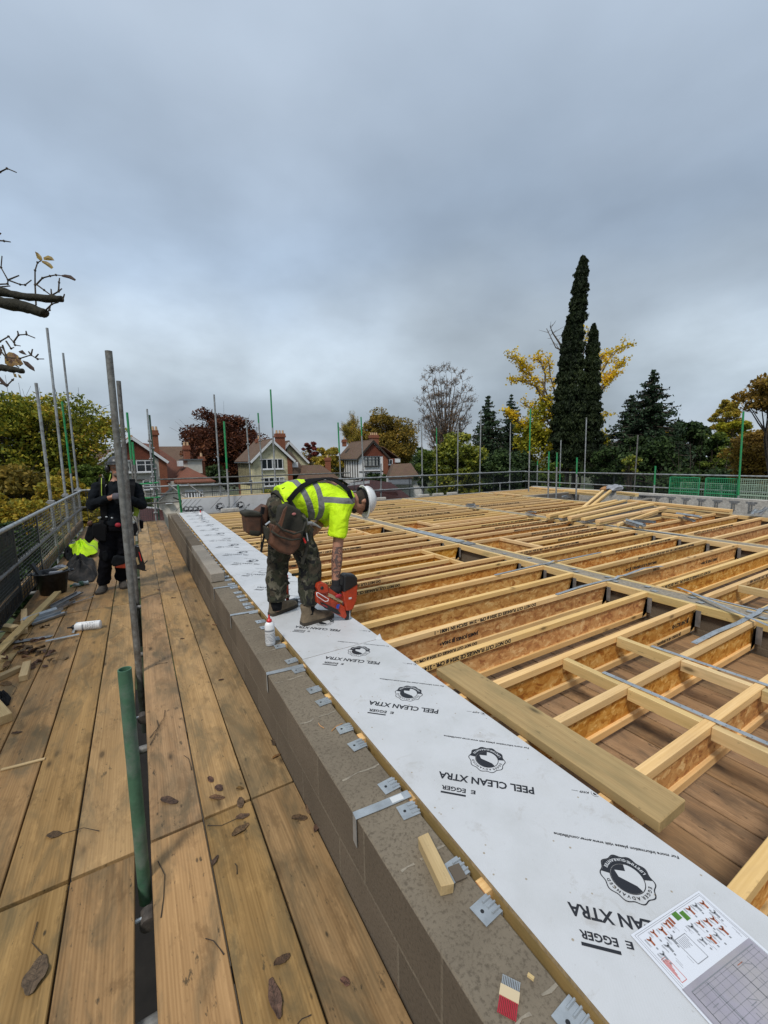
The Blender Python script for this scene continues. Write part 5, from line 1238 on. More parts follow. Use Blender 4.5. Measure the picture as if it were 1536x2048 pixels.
# middle distance
broadleaf('copper_beech', 'large dark red copper beech between the red gabled and cream houses', 447, 822, 985, 82, 62, 'beech', n=48000, lsize=.36, clumps=170, seed=11, shell=.4)
bush('evergreen_shrub', 'dark evergreen at the foot of the copper beech', 425, 925, 990, 36, 50, 'dark', n=5000, lsize=.4, clumps=30, seed=12)
broadleaf('crimson_tree', 'small crimson tree behind the right roof of the cream house', 620, 880, 925, 17, 70, 'redleaf', n=2500, lsize=.4, clumps=20, seed=13)
bush('hedge_tree', 'green and yellow birch-like tree between the cream and white houses', 655, 885, 990, 36, 66, 'birch', n=9000, lsize=.35, clumps=50, seed=14)
bare('bare_birch', 'thin nearly bare tree left of the golden oak', 703, 822, 925, 24, 72, 'birch', seed=15, depth=4, nl=3, lsize=.14, stems=4, bark='bark_pale')
broadleaf('golden_oak', 'golden brown oak rising behind the white timbered house', 772, 823, 960, 62, 74, 'oak', n=42000, lsize=.36, clumps=150, seed=16, shell=.3)
bush('evergreen_shrub', 'dark holly right of the white timbered house', 846, 890, 985, 22, 45, 'dark', n=5000, lsize=.35, clumps=25, seed=17)
def airy(name, label, base, tops, d, seed, leaf=None):
    """several upright stems fanning out to the given top points, with fine twigs"""
    rng = np.random.default_rng(seed); b0 = at_d(base[0], base[1], d); root = tree_root(name, label, b0.x, b0.y); segs = []; tips = []
    def pt(px, py, dd=0): q = at_d(px, py, d+dd); return np.array([q.x-b0.x, q.y-b0.y, q.z-ZG])
    B = pt(*base); segs.append((np.array([0, 0, 0.]), B, .42, .34))
    for i, (tx, ty) in enumerate(tops):
        dd = rng.uniform(-2.2, 2.2); T = pt(tx, ty, dd); M1 = B+(T-B)*.4+np.array([(B-T)[0], (B-T)[1], 0])*.16; p = B; n = 9; prev_r = .17
        for k in range(1, n+1):
            u = k/n; q = (1-u)**2*B+2*u*(1-u)*M1+u*u*T+rng.normal(size=3)*.07; r = .15*(1-u)**.8+.018; segs.append((p, q, prev_r, r)); prev_r = r; dr = (q-p)/np.linalg.norm(q-p)
            if k > 2:
                for _ in range(3):
                    v = rng.normal(size=3); v[2] = abs(v[2])*.5; v -= dr*v.dot(dr)*.6; v /= np.linalg.norm(v); v = v*.85+dr*.55; v /= np.linalg.norm(v); L = rng.uniform(.5, 1.35)*(1.1-.35*u); e = q+v*L; m_ = q+v*L*.5+rng.normal(size=3)*.05
                    segs.append((q, m_, r*.35+.012, .018)); segs.append((m_, e, .018, .012)); tips.append(e)
                    for _ in range(6):
                        w = v+rng.normal(size=3)*.6+np.array([0, 0, .35]); w /= np.linalg.norm(w); s0 = q+(e-q)*rng.uniform(.3, 1); e2 = s0+w*rng.uniform(.25, .6); segs.append((s0, e2, .018, .011)); tips.append(e2)
                        for _ in range(2): w2 = w+rng.normal(size=3)*.7; w2 /= np.linalg.norm(w2); segs.append((e2-(e2-s0)*.4, e2-(e2-s0)*.4+w2*rng.uniform(.15, .35), .013, .009))
            p = q
    V, F = tubes_np(segs, 3); np_mesh('trunk', V, F, W['bark_pale'], root)
    if leaf:
        E_ = np.array(tips); keep = rng.integers(0, len(E_), int(len(E_)*2.2)); P = E_[keep]+rng.normal(size=(len(keep), 3))*.12; V, F = leaf_quads(P, .11, rng); np_mesh('crown', V, F, L_[leaf], root)
airy('bare_lime', 'tall almost leafless tree with several stems and russet remnants', (889, 940), [(846, 850), (842, 812), (845, 782), (852, 762), (862, 750), (872, 748), (880, 746), (893, 746), (904, 745), (914, 750), (926, 764), (934, 782), (938, 806), (936, 840), (866, 800), (908, 800), (888, 780), (925, 850), (855, 845)], 46, 18, 'russet')
bush('magnolia', 'glossy yellow-green magnolia bush behind the far guardrail', 915, 862, 1010, 60, 22, 'magnolia', n=15000, lsize=.19, clumps=90, seed=19)
bush('evergreen_shrub', 'dark green shrub filling the back below the bare tree', 880, 880, 990, 45, 40, 'green', n=9000, lsize=.3, clumps=45, seed=20)
conifer('spruce', 'dark conifer left of the yellow tree, left one of the two', 977, 792, 985, 66, 34, seed=21, power=.8, n_w=34, lsize=.26)
conifer('spruce', 'dark conifer left of the yellow tree, right one of the two', 1023, 788, 960, 52, 42, power=.8, seed=22, n_w=30, lsize=.28)
bush('laurel', 'dark laurel mass below the two conifers', 1010, 890, 1010, 62, 26, 'dark', n=14000, lsize=.22, clumps=70, seed=23)
bush('laurel', 'dark green laurel mass behind the corner guardrail', 1085, 925, 1015, 50, 27, 'green', n=9000, lsize=.22, clumps=50, seed=24)
# cypress
cypress('cypress', 'very tall narrow dark cypress with a second shorter spire', [
    [(513, 1165, 2), (522, 1167, 7), (540, 1164, 10), (575, 1160, 13), (610, 1157, 14), (640, 1153, 16), (655, 1150, 14), (700, 1146, 18), (760, 1142, 24), (820, 1140, 30), (880, 1140, 34), (935, 1142, 36)],
    [(648, 1188, 2), (665, 1187, 7), (700, 1185, 11), (740, 1184, 13), (790, 1182, 16), (850, 1178, 22), (935, 1172, 32)],
    [(645, 1136, 2), (670, 1134, 8), (720, 1133, 12), (800, 1130, 18), (935, 1130, 22)]], 30, seed=25)
def ginkgo():
    rng = np.random.default_rng(31); d = 33; b = at_d(1148, 930, d); root = tree_root('ginkgo', 'yellow ginkgo tree spreading on both sides behind the cypress', b.x, b.y); segs = []; P = []; PB = []
    def pt(px, py, dd=0): q = at_d(px, py, d+dd); return np.array([q.x-b.x, q.y-b.y, q.z-ZG])
    limbs = [([(1148, 930), (1120, 880), (1085, 845), (1065, 815), (1042, 800)], 1, .9), ([(1120, 880), (1088, 830), (1082, 790), (1070, 775), (1030, 762), (1018, 765)], 1, .8),
             ([(1148, 900), (1110, 840), (1090, 800), (1055, 740), (1035, 722), (1013, 710)], 1, .9), ([(1110, 840), (1085, 770), (1060, 745), (1040, 738)], 1, .8), ([(1090, 800), (1090, 750), (1082, 725), (1070, 715)], 1, .8),
             ([(1148, 900), (1115, 800), (1100, 755), (1095, 715)], 1, .6), ([(1148, 900), (1128, 760), (1122, 700), (1112, 695), (1092, 660)], 0, 1), ([(1124, 720), (1122, 690), (1108, 668), (1100, 650)], 0, 1),
             ([(1150, 900), (1158, 780), (1170, 690), (1178, 658)], 1, .5), ([(1150, 900), (1180, 780), (1205, 740), (1225, 705), (1243, 690)], 1, 1), ([(1180, 790), (1212, 765), (1235, 735), (1250, 718)], 1, 1),
             ([(1175, 820), (1205, 780), (1218, 760), (1232, 750)], 1, 1), ([(1205, 740), (1200, 715), (1215, 708)], 1, .8), ([(1150, 900), (1190, 850), (1198, 835), (1212, 830)], 1, .7), ([(1120, 880), (1075, 860), (1045, 850), (1020, 830), (1012, 822)], 1, .9),
             ([(1120, 880), (1060, 890), (1045, 905)], 1, .8)]
    for pts, lf, w in limbs:
        dz = rng.uniform(-1.5, 1.5)
        Q = [pt(x+rng.normal()*2, y+rng.normal()*2, dz*i/len(pts)) for i, (x, y) in enumerate(pts)]
        r = np.linspace(.10, .025, len(Q))
        for i in range(len(Q)-1):
            segs.append((Q[i], Q[i+1], r[i], r[i+1]))
            for _ in range(5 if i else 2):
                s = Q[i]+(Q[i+1]-Q[i])*rng.uniform(0, 1); v = rng.normal(size=3); v[2] = abs(v[2])*.6; v /= np.linalg.norm(v); e = s+v*rng.uniform(.3, 1.0); segs.append((s, e, .02, .008))
                if lf and i: 
                    k = int(30*w); P.append(s+np.outer(rng.uniform(.2, 1, k), e-s)+rng.normal(size=(k, 3))*.13)
            if lf and i: k = int(50*w); P.append(Q[i]+np.outer(rng.uniform(0, 1.05, k), Q[i+1]-Q[i])+rng.normal(size=(k, 3))*.17)
    for (x, y, h, n) in ((1085, 850, 36, 2600), (1105, 880, 30, 2200), (1075, 900, 32, 2200), (1200, 890, 24, 1300), (1100, 815, 24, 900), (1050, 870, 26, 1200), (1110, 920, 34, 2000)):
        k = rng.integers(0, 14, n); C = rng.normal(size=(14, 3)); C /= np.linalg.norm(C, axis=1, keepdims=True); C *= h/FPX*d*.8
        PB.append(pt(x, y)+C[k]+rng.normal(size=(n, 3))*h/FPX*d*.2)
    V, F = leaf_quads(np.concatenate(P), .17, rng, aspect=.8); np_mesh('crown', V, F, L_['ginkgo'], root)
    V, F = leaf_quads(np.concatenate(PB), .19, rng, aspect=.8); np_mesh('lower_crown', V, F, L_['ginkgo_low'], root)
    segs.append((np.array([0, 0, 0.]), pt(1148, 930), .25, .18)); V, F = tubes_np(segs); np_mesh('trunk', V, F, W['bark_pale'], root)
ginkgo()
# right-hand side
conifer('spruce', 'large dark spruce right of the cypress, pointed top', 1307, 740, 965, 84, 27, seed=26, power=.75, n_w=40, lsize=.24, ragged=.3)
conifer('spruce', 'broader dark spruce leaning at the left side of the large one', 1263, 790, 960, 58, 29, seed=27, n_w=30, lsize=.24, ragged=.4, power=.6)
bush('laurel', 'dark evergreen mass at the foot of the large spruce', 1270, 870, 1000, 75, 26, 'dark', n=16000, lsize=.22, clumps=80, seed=28)
bush('holly', 'dark green holly trees between the spruce and the birch', 1375, 838, 965, 55, 31, 'dark', n=16000, lsize=.24, clumps=90, seed=29)
bush('holly', 'green bushy tree in front of the timber-clad house', 1420, 855, 980, 42, 30, 'green', n=9000, lsize=.22, clumps=50, seed=30)
bush('maple', 'small orange tree top between the spruce and the holly', 1348, 858, 880, 17, 40, 'ginkgo', n=1200, lsize=.25, clumps=15, seed=31)
broadleaf('birch', 'yellowing birch with drooping crown behind the green pole', 1452, 797, 880, 28, 42, 'birch', n=6000, lsize=.28, clumps=50, seed=32, bark='bark_pale')
bush('hedge_tree', 'bright yellow-green tree below the birch', 1462, 838, 880, 30, 40, 'ginkgo_low', n=4000, lsize=.28, clumps=30, seed=33)
broadleaf('chestnut', 'brown and green chestnut tree at the right edge of the photo', 1548, 845, 985, 72, 20, 'chestnut', n=26000, lsize=.16, clumps=120, seed=34)
broadleaf('chestnut', 'overhanging chestnut branches with turning leaves at the upper right edge', 1560, 742, 822, 78, 17, 'chestnut', n=7000, lsize=.17, clumps=46, seed=35, shell=.1)
bush('laurel', 'shaded undergrowth behind the right guardrail', 1400, 950, 1010, 170, 24, 'dark', n=16000, lsize=.22, clumps=90, seed=36, flat=.3)
bush('shrub', 'sprawling pale-leafed shrub in front of the far right spruce', 1258, 905, 950, 26, 22, 'magnolia', n=700, lsize=.16, clumps=20, seed=37)
for i, (px, top, h, d, lf) in enumerate([(230, 915, 90, 110, 'dark'), (360, 900, 60, 140, 'green'), (600, 905, 70, 150, 'oak'), (700, 915, 60, 130, 'dark'), (830, 905, 60, 120, 'dark'), (1230, 890, 60, 90, 'green'), (1160, 900, 60, 80, 'dark'), (1500, 880, 60, 90, 'green'), (940, 900, 60, 90, 'dark'), (300, 930, 60, 75, 'dark'), (760, 950, 60, 60, 'dark')]):
    bush('distant_tree', 'distant %s tree on the skyline, %s from the left' % ({'dark': 'dark', 'green': 'green', 'oak': 'golden'}[lf], ORD[[0, 2, 3, 4, 6, 9, 8, 10, 7, 1, 5][i]].replace('nearest', 'first')), px, top, top+55, h, d, lf, n=4500, lsize=.7, clumps=30, seed=60+i, cat='tree', grp='distant trees')
tw = [];
bush('hedge', 'low green hedge below the cream house windows', 560, 975, 1012, 45, 30, 'magnolia', n=6000, lsize=.16, clumps=40, seed=80, cat='hedge')
bush('hedge', 'small bright green shrub beside the twin poles', 327, 1000, 1035, 10, 26, 'ginkgo_low', n=2500, lsize=.12, clumps=18, seed=81, cat='shrub')
bush('hedge', 'dark bush behind the far walkway guardrail', 285, 985, 1035, 30, 28, 'green', n=5000, lsize=.18, clumps=30, seed=82, cat='shrub')
# ------------------------------------------------------------------ houses
W['roof_brown'] = tiles('brown_roof_tiles', (.13, .078, .052), (.17, .10, .066), moss=(.12, .11, .04))
W['roof_red'] = tiles('red_roof_tiles', (.18, .065, .038), (.24, .085, .048), moss=(.10, .07, .04))
W['hung_red'] = tiles('red_hung_tiles', (.17, .045, .025), (.22, .06, .03), sc=(.8, 1.3))
W['hung_brown'] = tiles('brown_red_hung_tiles', (.15, .055, .032), (.20, .07, .04), sc=(.8, 1.3))
W['brick'] = tiles('red_brick', (.26, .085, .045), (.34, .12, .06), sc=(1, .85))
W['render_cream'] = plain('cream_render', (.58, .54, .36), .95, nz=.18, nscale=2.5, dirt=(.22, .20, .13), dirt_amt=.6, dscale=1.2)
W['render_yellow'] = plain('yellow_render', (.78, .70, .40), .95, nz=.12, nscale=2.5, dirt=(.3, .26, .15), dirt_amt=.4, dscale=1.2)
W['render_white'] = plain('white_render', (.80, .80, .80), .9, nz=.1, nscale=3, dirt=(.42, .42, .40), dirt_amt=.4, dscale=1.5)
W['render_grey'] = plain('grey_render', (.52, .50, .45), .95, nz=.15, nscale=3, dirt=(.25, .23, .2), dirt_amt=.4)
W['wpaint'] = plain('white_paint', (.72, .73, .75), .5, dirt=(.4, .4, .38), dirt_amt=.35)
W['darkwood'] = plain('dark_timber', (.035, .028, .022), .8)
W['glass'] = plain('window_glass', (.02, .025, .03), .08, spec=.8)
W['curtain'] = plain('net_curtain', (.30, .31, .30), .9, nz=.3, nscale=3)
W['pot'] = plain('chimney_pot', (.50, .34, .20), .8)
W['lead'] = plain('lead_grey', (.10, .11, .12), .6)
class House:
    def __init__(s, name, label, px0, d, phi, cat='house'):
        s.d = d; s.px0 = px0; s.s = d/FPX/math.cos(phi)
        e = Vector((ray(px0, 920).x, ray(px0, 920).y, 0)).normalized(); r = Vector((e.y, -e.x, 0)); u = r*math.cos(phi)+e*math.sin(phi)
        o = at_d(px0, 920, d); s.o = o
        s.root = thing(name, label, cat, (o.x, o.y, ZG), (0, 0, math.atan2(u.y, u.x)))
    def x(s, px): return (px-s.px0)*s.s
    def z(s, py): return at_d(s.px0, py, s.d).z-ZG
    def part(s, mb, name, m, parent=None): return mb.build(name, m, parent or s.root)
    def gable(s, px0, px1, pyE, pyR, depth, m, y0=0.0, pxR=None, name='wall', zb=0.0):
        x0, x1 = s.x(px0), s.x(px1); xr = s.x(pxR) if pxR else (x0+x1)/2; ze, zr = s.z(pyE), s.z(pyR)
        P = [(x0, zb), (x1, zb), (x1, ze), (xr, zr), (x0, ze)]
        vs = [(x, y0, z) for x, z in P]+[(x, y0+depth, z) for x, z in P]
        return s.part(MB().add(vs, [(0, 1, 2, 3, 4), (9, 8, 7, 6, 5)]+[(i, i+5, (i+1) % 5+5, (i+1) % 5) for i in range(5)]), name, m)
    def slope(s, a, b, y0, y1, m, th=.14, name='roof', drop=0):
        """roof slab between profile points a, b = (x, z) running from y0 to y1"""
        a = Vector((a[0], 0, a[1])); b = Vector((b[0], 0, b[1])); d = (b-a).normalized(); n = Vector((-d.z, 0, d.x))
        if n.z < 0: n = -n
        q = [a, b, b+n*th, a+n*th]
        vs = [(p.x, y0, p.z) for p in q]+[(p.x, y1, p.z) for p in q]
        return s.part(MB().add(vs, [(0, 1, 2, 3), (7, 6, 5, 4), (0, 4, 5, 1), (1, 5, 6, 2), (2, 6, 7, 3), (3, 7, 4, 0)]), name, m)
    def roof(s, px0, px1, pyE, pyR, depth, m, pxR=None, over=.35, y0=-.35, barge=None):
        x0, x1 = s.x(px0), s.x(px1); xr = s.x(pxR) if pxR else (x0+x1)/2; ze, zr = s.z(pyE), s.z(pyR)
        s.slope((x0, ze), (xr, zr), y0, y0+depth+over, m); s.slope((xr, zr), (x1, ze), y0, y0+depth+over, m)
        gt = MB()
        for xa, sg in ((x0, -1), (x1, 1)): gt.tube([(xa+sg*.05, y0+.1, ze-.04), (xa+sg*.05, y0+depth+over, ze-.04)], .06, 6)
        s.part(gt, 'gutter', W['lead']); s.part(MB().tube([(xr, y0, zr+.12), (xr, y0+depth+over, zr+.12)], .11, 6), 'ridge_tiles', W['pot'] if m is W['roof_red'] else m)
        if barge:
            mb = MB()
            for xa in (x0, x1):
                d = Vector((xr-xa, 0, zr-ze)).normalized(); mb.bar((xa, y0-.03, ze-.02), (xr, y0-.03, zr-.02+.0), .05, .24, up=(0, 0, 1))
            s.part(mb, 'bargeboard', barge)
    def window(s, px0, px1, py0, py1, cols, y=-.05, rows=1, m='wpaint', curtain=True, transom=None, sill=True):
        x0, x1, z1, z0 = s.x(px0), s.x(px1), s.z(py0), s.z(py1); w = .07
        f = MB()
        for x in (x0, x1-w): f.box(x, x+w, y-.05, y+.05, z0, z1)
        for z in (z0, z1-w): f.box(x0+w, x1-w, y-.05, y+.05, z, z+w)
        for i in range(1, cols): x = x0+(x1-x0)*i/cols; f.box(x-.04, x+.04, y-.048, y+.05, z0+w, z1-w)
        for i in range(1, rows): z = z0+(z1-z0)*i/rows; f.box(x0+w, x1-w, y-.03, y+.03, z-.025, z+.025)
        if transom: z = z0+(z1-z0)*transom; f.box(x0+w, x1-w, y-.046, y+.04, z-.03, z+.03)
        fr = s.part(f, 'window', W[m])
        pane = MB().box(x0+w, x1-w, y+.01, y+.03, z0+w, z1-w).build('pane', W['glass'], fr)
        if curtain:
            cu = MB(); R = random.Random(int(px0*7))
            for i in range(cols):
                if R.random() < .6: xa = x0+(x1-x0)*i/cols+.06; wd = (x1-x0)/cols-.12; k = R.uniform(.35, 1.0); cu.box(xa, xa+wd*k, y+.004, y+.009, z0+w, z1-w)
            if cu.v: cu.build('curtain', W['curtain'], fr)
        if sill: MB().box(x0-.1, x1+.1, y-.14, y-.051, z0-.10, z0-.001).build('sill', W['darkwood'] if m != 'wpaint' else W[m], fr)
    def chimney(s, px0, px1, py0, py1, y=1.5, dy=.7, m='brick', pots=2, cap=True):
        x0, x1, z1, z0 = s.x(px0), s.x(px1), s.z(py0), s.z(py1)
        c = s.part(MB().box(x0+.06, x1-.06, y, y+dy, z0, z1-.45).box(x0-.04, x1+.04, y-.08, y+dy+.08, z1-.45, z1-.25).box(x0, x1, y-.04, y+dy+.04, z1-.25, z1), 'chimney', W[m])
        for i in range(pots):
            x = x0+(x1-x0)*(i+.5)/pots; MB().tube([(x, y+dy/2, z1), (x, y+dy/2, z1+.38)], [.13, .10], 10).build('chimney_pot', W['pot'], c)
    def face(s, pts, y, m, name='wall_panel', th=.04):
        P = [(s.x(a), s.z(b)) for a, b in pts]; n = len(P)
        vs = [(x, y-th, z) for x, z in P]+[(x, y, z) for x, z in P]
        return s.part(MB().add(vs, [tuple(range(n)), tuple(reversed(range(n, 2*n)))]+[(i, i+n, (i+1) % n+n, (i+1) % n) for i in range(n)]), name, W[m])
    def poly3(s, pts, m, name='roof', th=.12):
        """roof plane through local points (px, py, y)"""
        P = [Vector((s.x(a)*(1+b_*0), y, s.z(c))) for a, c, y, b_ in [(q[0], q[1], q[2], 0) for q in pts]]
        n = len(P); dn = Vector((0, 0, -th))
        return s.part(MB().add(P+[p+dn for p in P], [tuple(range(n)), tuple(reversed(range(n, 2*n)))]+[(i, i+n, (i+1) % n+n, (i+1) % n) for i in range(n)]), name, W[m])
# --- cream house
h = House('cream_house', 'cream rendered house with two white windows and a gabled brown roof behind the far guardrail', 545, 46, rad(17))
h.gable(508, 583, 925, 884, 7.0, W['render_cream'])
h.roof(502, 588, 924, 881, 7.2, W['roof_brown'], pxR=544.5, barge=W['wpaint'], over=.2)
h.face([(509, 925), (509, 985), (574, 985), (574, 940), (509, 940)], -.001, 'render_cream', 'lower_wall', .10) if False else None
h.face([(574, 914), (574, 990), (583, 990), (583, 921)], -.001, 'brick', 'brick_pier', .12)
h.window(523.4, 564.6, 917.7, 938, 4, y=-.06); h.window(526, 566, 954.8, 972, 4, y=-.06, rows=2)
h.chimney(563, 582, 865, 915, y=1.6, pots=3)
h.chimney(538, 549, 874, 888, y=4.5, pots=1)
h.part(MB().tube([(h.x(541), 4.8, h.z(875)), (h.x(541), 4.8, h.z(848))], .03, 5).bar((h.x(537), 4.8, h.z(850)), (h.x(545), 4.8, h.z(850)), .03, .03).bar((h.x(538), 4.8, h.z(855)), (h.x(544), 4.8, h.z(855)), .03, .03).bar((h.x(541), 4.4, h.z(852)), (h.x(541), 5.4, h.z(852)), .03, .03), 'aerial', W['lead'])
# left side wall: yellow panels and studs
x0 = h.x(508); ze = h.z(925)
sd_ = MB().box(x0-.06, x0-.002, .9, 6.9, 0, ze-.05); h.part(sd_, 'side_wall', W['render_yellow'])
st_ = MB()
for i in range(13): st_.box(x0-.12, x0-.0605, .9+i*.48, 1.0+i*.48, ze-2.3, ze-.1)
st_.box(x0-.13, x0-.0605, .86, 6.95, ze-2.45, ze-2.301); h.part(st_, 'studs', W['darkwood'])
h.part(MB().box(x0-.10, x0-.0605, 6.2, 7.0, 0, ze-2.5), 'side_brick', W['brick'])
# right rear wing
h.gable(590, 640, 924, 886, 5.0, W['render_cream'], y0=3.5, pxR=598, name='rear_wall')
h.roof(566, 640, 928, 882, 5.2, W['roof_brown'], pxR=598, y0=3.1, barge=W['wpaint'])
h.poly3([(583, 900, 1.0), (606, 905, 3.6), (622, 950, 1.0), (585, 950, -.2)], 'roof_brown', 'catslide_roof')
h.part(MB().box(h.x(585), h.x(597), .2, .32, h.z(936), h.z(925)), 'roof_light', W['wpaint'])
# front right low hipped roof
h.poly3([(586, 968, -3.0), (613, 932, -.6), (640, 932, -.6), (672, 968, -3.0)], 'roof_brown', 'low_roof')
h.poly3([(586, 968, -3.0), (613, 932, -.6), (613, 932, 1.4), (586, 968, 3.0)], 'roof_brown', 'low_roof')
h.poly3([(640, 932, -.6), (672, 968, -3.0), (680, 968, 3.0), (640, 932, 1.4)], 'roof_brown', 'low_roof')
h.part(MB().box(h.x(588), h.x(672), -2.8, 3.0, 0, h.z(968)), 'garage_wall', W['render_cream'])
t = House('brick_chimney', 'slim brick chimney stack among the yellow bushes between the cream and white houses', 655, 58, 0, 'chimney')
t.chimney(649, 662, 915, 990, y=0, m='brick', pots=1)
# --- white timbered house
h = House('white_timbered_house', 'white house with black timbers and a red tile-hung gable behind the hard hat', 746, 60, rad(22))
h.gable(718, 776, 917, 885, 9.0, W['render_white'])
h.roof(714, 779, 918.5, 882, 9.6, W['roof_brown'], pxR=746, barge=W['darkwood'], over=.3)
h.face([(726, 908), (746, 886), (767, 908), (767, 912), (726, 912)], -.001, 'hung_red', 'tile_hanging', .08)
h.face([(766, 903), (766, 990), (776, 990), (776, 914)], -.001, 'brick', 'brick_pier', .14)
h.window(728.5, 759, 913, 932, 4, y=-.10, transom=.68, m='lead', curtain=True); h.window(728.5, 760, 945.5, 970, 4, y=-.10, transom=.66, m='lead')
h.part(MB().box(h.x(718), h.x(766), -.06, -.002, h.z(944), h.z(942)), 'string_course', W['darkwood'])
x0 = h.x(718); ze = h.z(919); st_ = MB()
for i in range(8): st_.box(x0-.06, x0-.002, .4+i*1.1, .62+i*1.1, ze-2.6, ze-.1)
st_.box(x0-.07, x0-.002, .0, 9, ze-2.85, ze-2.601)
h.part(st_, 'timber_frame', W['darkwood'])
h.chimney(757, 773, 868, 912, y=2.6, dy=1.1, pots=4); h.chimney(716, 724, 875, 890, y=6.5, pots=1)
h.poly3([(772, 893, .8), (778, 890, 6), (806, 917, 6), (803, 917, .2)], 'roof_brown', 'side_roof')
h.part(MB().box(h.x(776.5), h.x(801), .6, 6.5, 0, h.z(917.5)), 'brick_wing', W['hung_red'])
h.window(776.5, 789, 919.5, 930, 2, y=.56)
h.part(MB().box(h.x(794), h.x(804), .3, .58, h.z(926), h.z(918)), 'white_gable_end', W['wpaint'])
h2 = House('white_garage', 'white weatherboarded garage with a brown hipped roof right of the white house', 815, 50, rad(12), 'garage')
h2.part(MB().box(h2.x(788), h2.x(843), 0, 6, 0, h2.z(955)), 'wall', W['render_white'])
h2.poly3([(776, 955, -.6), (794, 928, 2.0), (829, 927, 2.0), (838, 955, -.6)], 'roof_brown'); h2.poly3([(829, 927, 2.0), (838, 955, -.6), (853, 953, 6.5), (829, 927, 4.0)], 'roof_brown'); h2.poly3([(776, 955, -.6), (794, 928, 2.0), (794, 928, 4.0), (790, 953, 6.5)], 'roof_brown')
h2.poly3([(770, 965, -2.2), (776, 957, -.2), (822, 957, -.2), (815, 966, -2.2)], 'lead', 'porch_roof')
h2.window(838, 842, 958, 972, 1, y=-.05, curtain=False)
h3 = House('red_roofed_shed', 'low building with dark red roof behind the mesh right of the bent worker', 750, 30, rad(5), 'outbuilding')
W['dkred'] = plain('dark_red_boards', (.045, .010, .008), .7, nz=.3, nscale=6)
h3.part(MB().box(h3.x(690), h3.x(795), .2, 4, 0, h3.z(985)), 'wall', W['dkred'])
h3.poly3([(680, 968, 0), (735, 962, 2.5), (790, 970, 2.5), (822, 998, 0), (690, 998, -.2)], 'dkred', 'roof')
h3.poly3([(680, 966.5, -.05), (738, 961, -.05), (738, 963.5, -.05), (680, 969, -.05)], 'wpaint', 'fascia')
# --- red gabled house on the left
h = House('red_gabled_house', 'red tile-hung gabled house with white bargeboards and a large red roof at the left', 266, 38, rad(4))
h.gable(214, 312, 920, 880, 8.0, W['render_grey'], pxR=266)
h.face([(236, 902), (266, 880), (300, 905), (300, 919), (236, 919)], -.001, 'hung_red', 'tile_hanging', .10)
h.roof(205, 328, 926, 875.5, 8.4, W['roof_red'], pxR=266.6, barge=W['wpaint'], over=.2)
h.window(238, 269, 921, 944.5, 2, y=-.16, transom=None); h.window(270.5, 302, 921, 944.5, 2, y=-.16, transom=.62)
h.window(279, 305, 962, 980, 2, y=-.12, rows=2)
h.part(MB().box(h.x(236), h.x(305), -.16, -.01, h.z(961), h.z(959.5)), 'string_course', W['darkwood'])
h.part(MB().box(h.x(311), h.x(325), -.1, 1.2, 0, h.z(915)), 'brick_corner', W['brick'])
h.poly3([(272, 881, 2.5), (318, 884, 6.0), (410, 966, 4.0), (322, 966, -.3), (300, 905, 0.4)], 'roof_red', 'main_roof')
h.poly3([(318, 884, 6.0), (410, 966, 4.0), (410, 966, 9.0), (318, 884, 6.6)], 'roof_red', 'main_roof')
h.part(MB().box(h.x(322), h.x(405), .1, 8, 0, h.z(966)), 'side_wing', W['render_grey'])
h.chimney(304.6, 317, 859, 912, y=.6, pots=2); h.chimney(378, 392.5, 887, 921, y=5.0, pots=2); h.chimney(402, 415, 914, 962, y=3.0, pots=1)
h.part(MB().box(h.x(374), h.x(404), 2.2, 5.5, h.z(952), h.z(922.5)), 'dormer', W['render_grey']); h.part(MB().box(h.x(368), h.x(406), 2.0, 5.7, h.z(922.4), h.z(919.5)), 'dormer_roof', W['lead'])
h.part(MB().box(h.x(350), h.x(359), .55, 1.6, h.z(935), h.z(923)), 'roof_light', W['wpaint'])
h.poly3([(338, 967, -2.2), (367, 937, .4), (367, 937, .6), (409, 967, -2.2)], 'roof_red', 'bay_roof')
h.poly3([(338, 967, -2.2), (367, 937, .4), (362, 937, 2.5), (334, 967, 2.5)], 'roof_red', 'bay_roof')
h.part(MB().box(h.x(342), h.x(407), -2.0, .2, 0, h.z(968)), 'bay_wall', W['render_grey'])
h = House('pale_outbuilding', 'pale rendered outbuilding with sloping roof edge and dark windows behind the green upright', 375, 24, rad(0), 'outbuilding')
W['render_pale'] = plain('pale_render', (.72, .66, .56), .95, nz=.12, nscale=4, dirt=(.36, .32, .27), dirt_amt=.4)
h.face([(318, 1000), (350, 972), (436, 975), (446, 990), (446, 1200), (318, 1200)], .6, 'render_pale', 'wall', .6)
h.part(MB().bar((h.x(313), -.1, h.z(1001)), (h.x(350), -.1, h.z(970)), .4, .10).bar((h.x(350), -.1, h.z(970)), (h.x(437), -.1, h.z(973)), .4, .08), 'roof_edge', W['lead'])
h.window(366, 389, 981, 998, 4, y=-.04, curtain=False); h.window(391, 399, 981, 998, 1, y=-.04, curtain=False)
h.part(MB().box(h.x(330), h.x(342), -.25, -.02, h.z(1006), h.z(1003)), 'wall_lamp', W['wpaint'])
h = House('red_tiled_shed', 'dark red tiled lean-to roof low behind the worker in dark clothes', 295, 22, rad(0), 'outbuilding')
h.poly3([(270, 1018, 1.5), (314, 1026, 1.5), (316, 1045, -.4), (268, 1040, -.4)], 'dkred', 'roof'); h.part(MB().bar((h.x(270), 1.4, h.z(1017.5)), (h.x(314), 1.4, h.z(1025.5)), .08, .08), 'ridge', W['wpaint'])
h.part(MB().box(h.x(272), h.x(312), .0, 2, 0, h.z(1040)), 'wall', W['render_grey'])
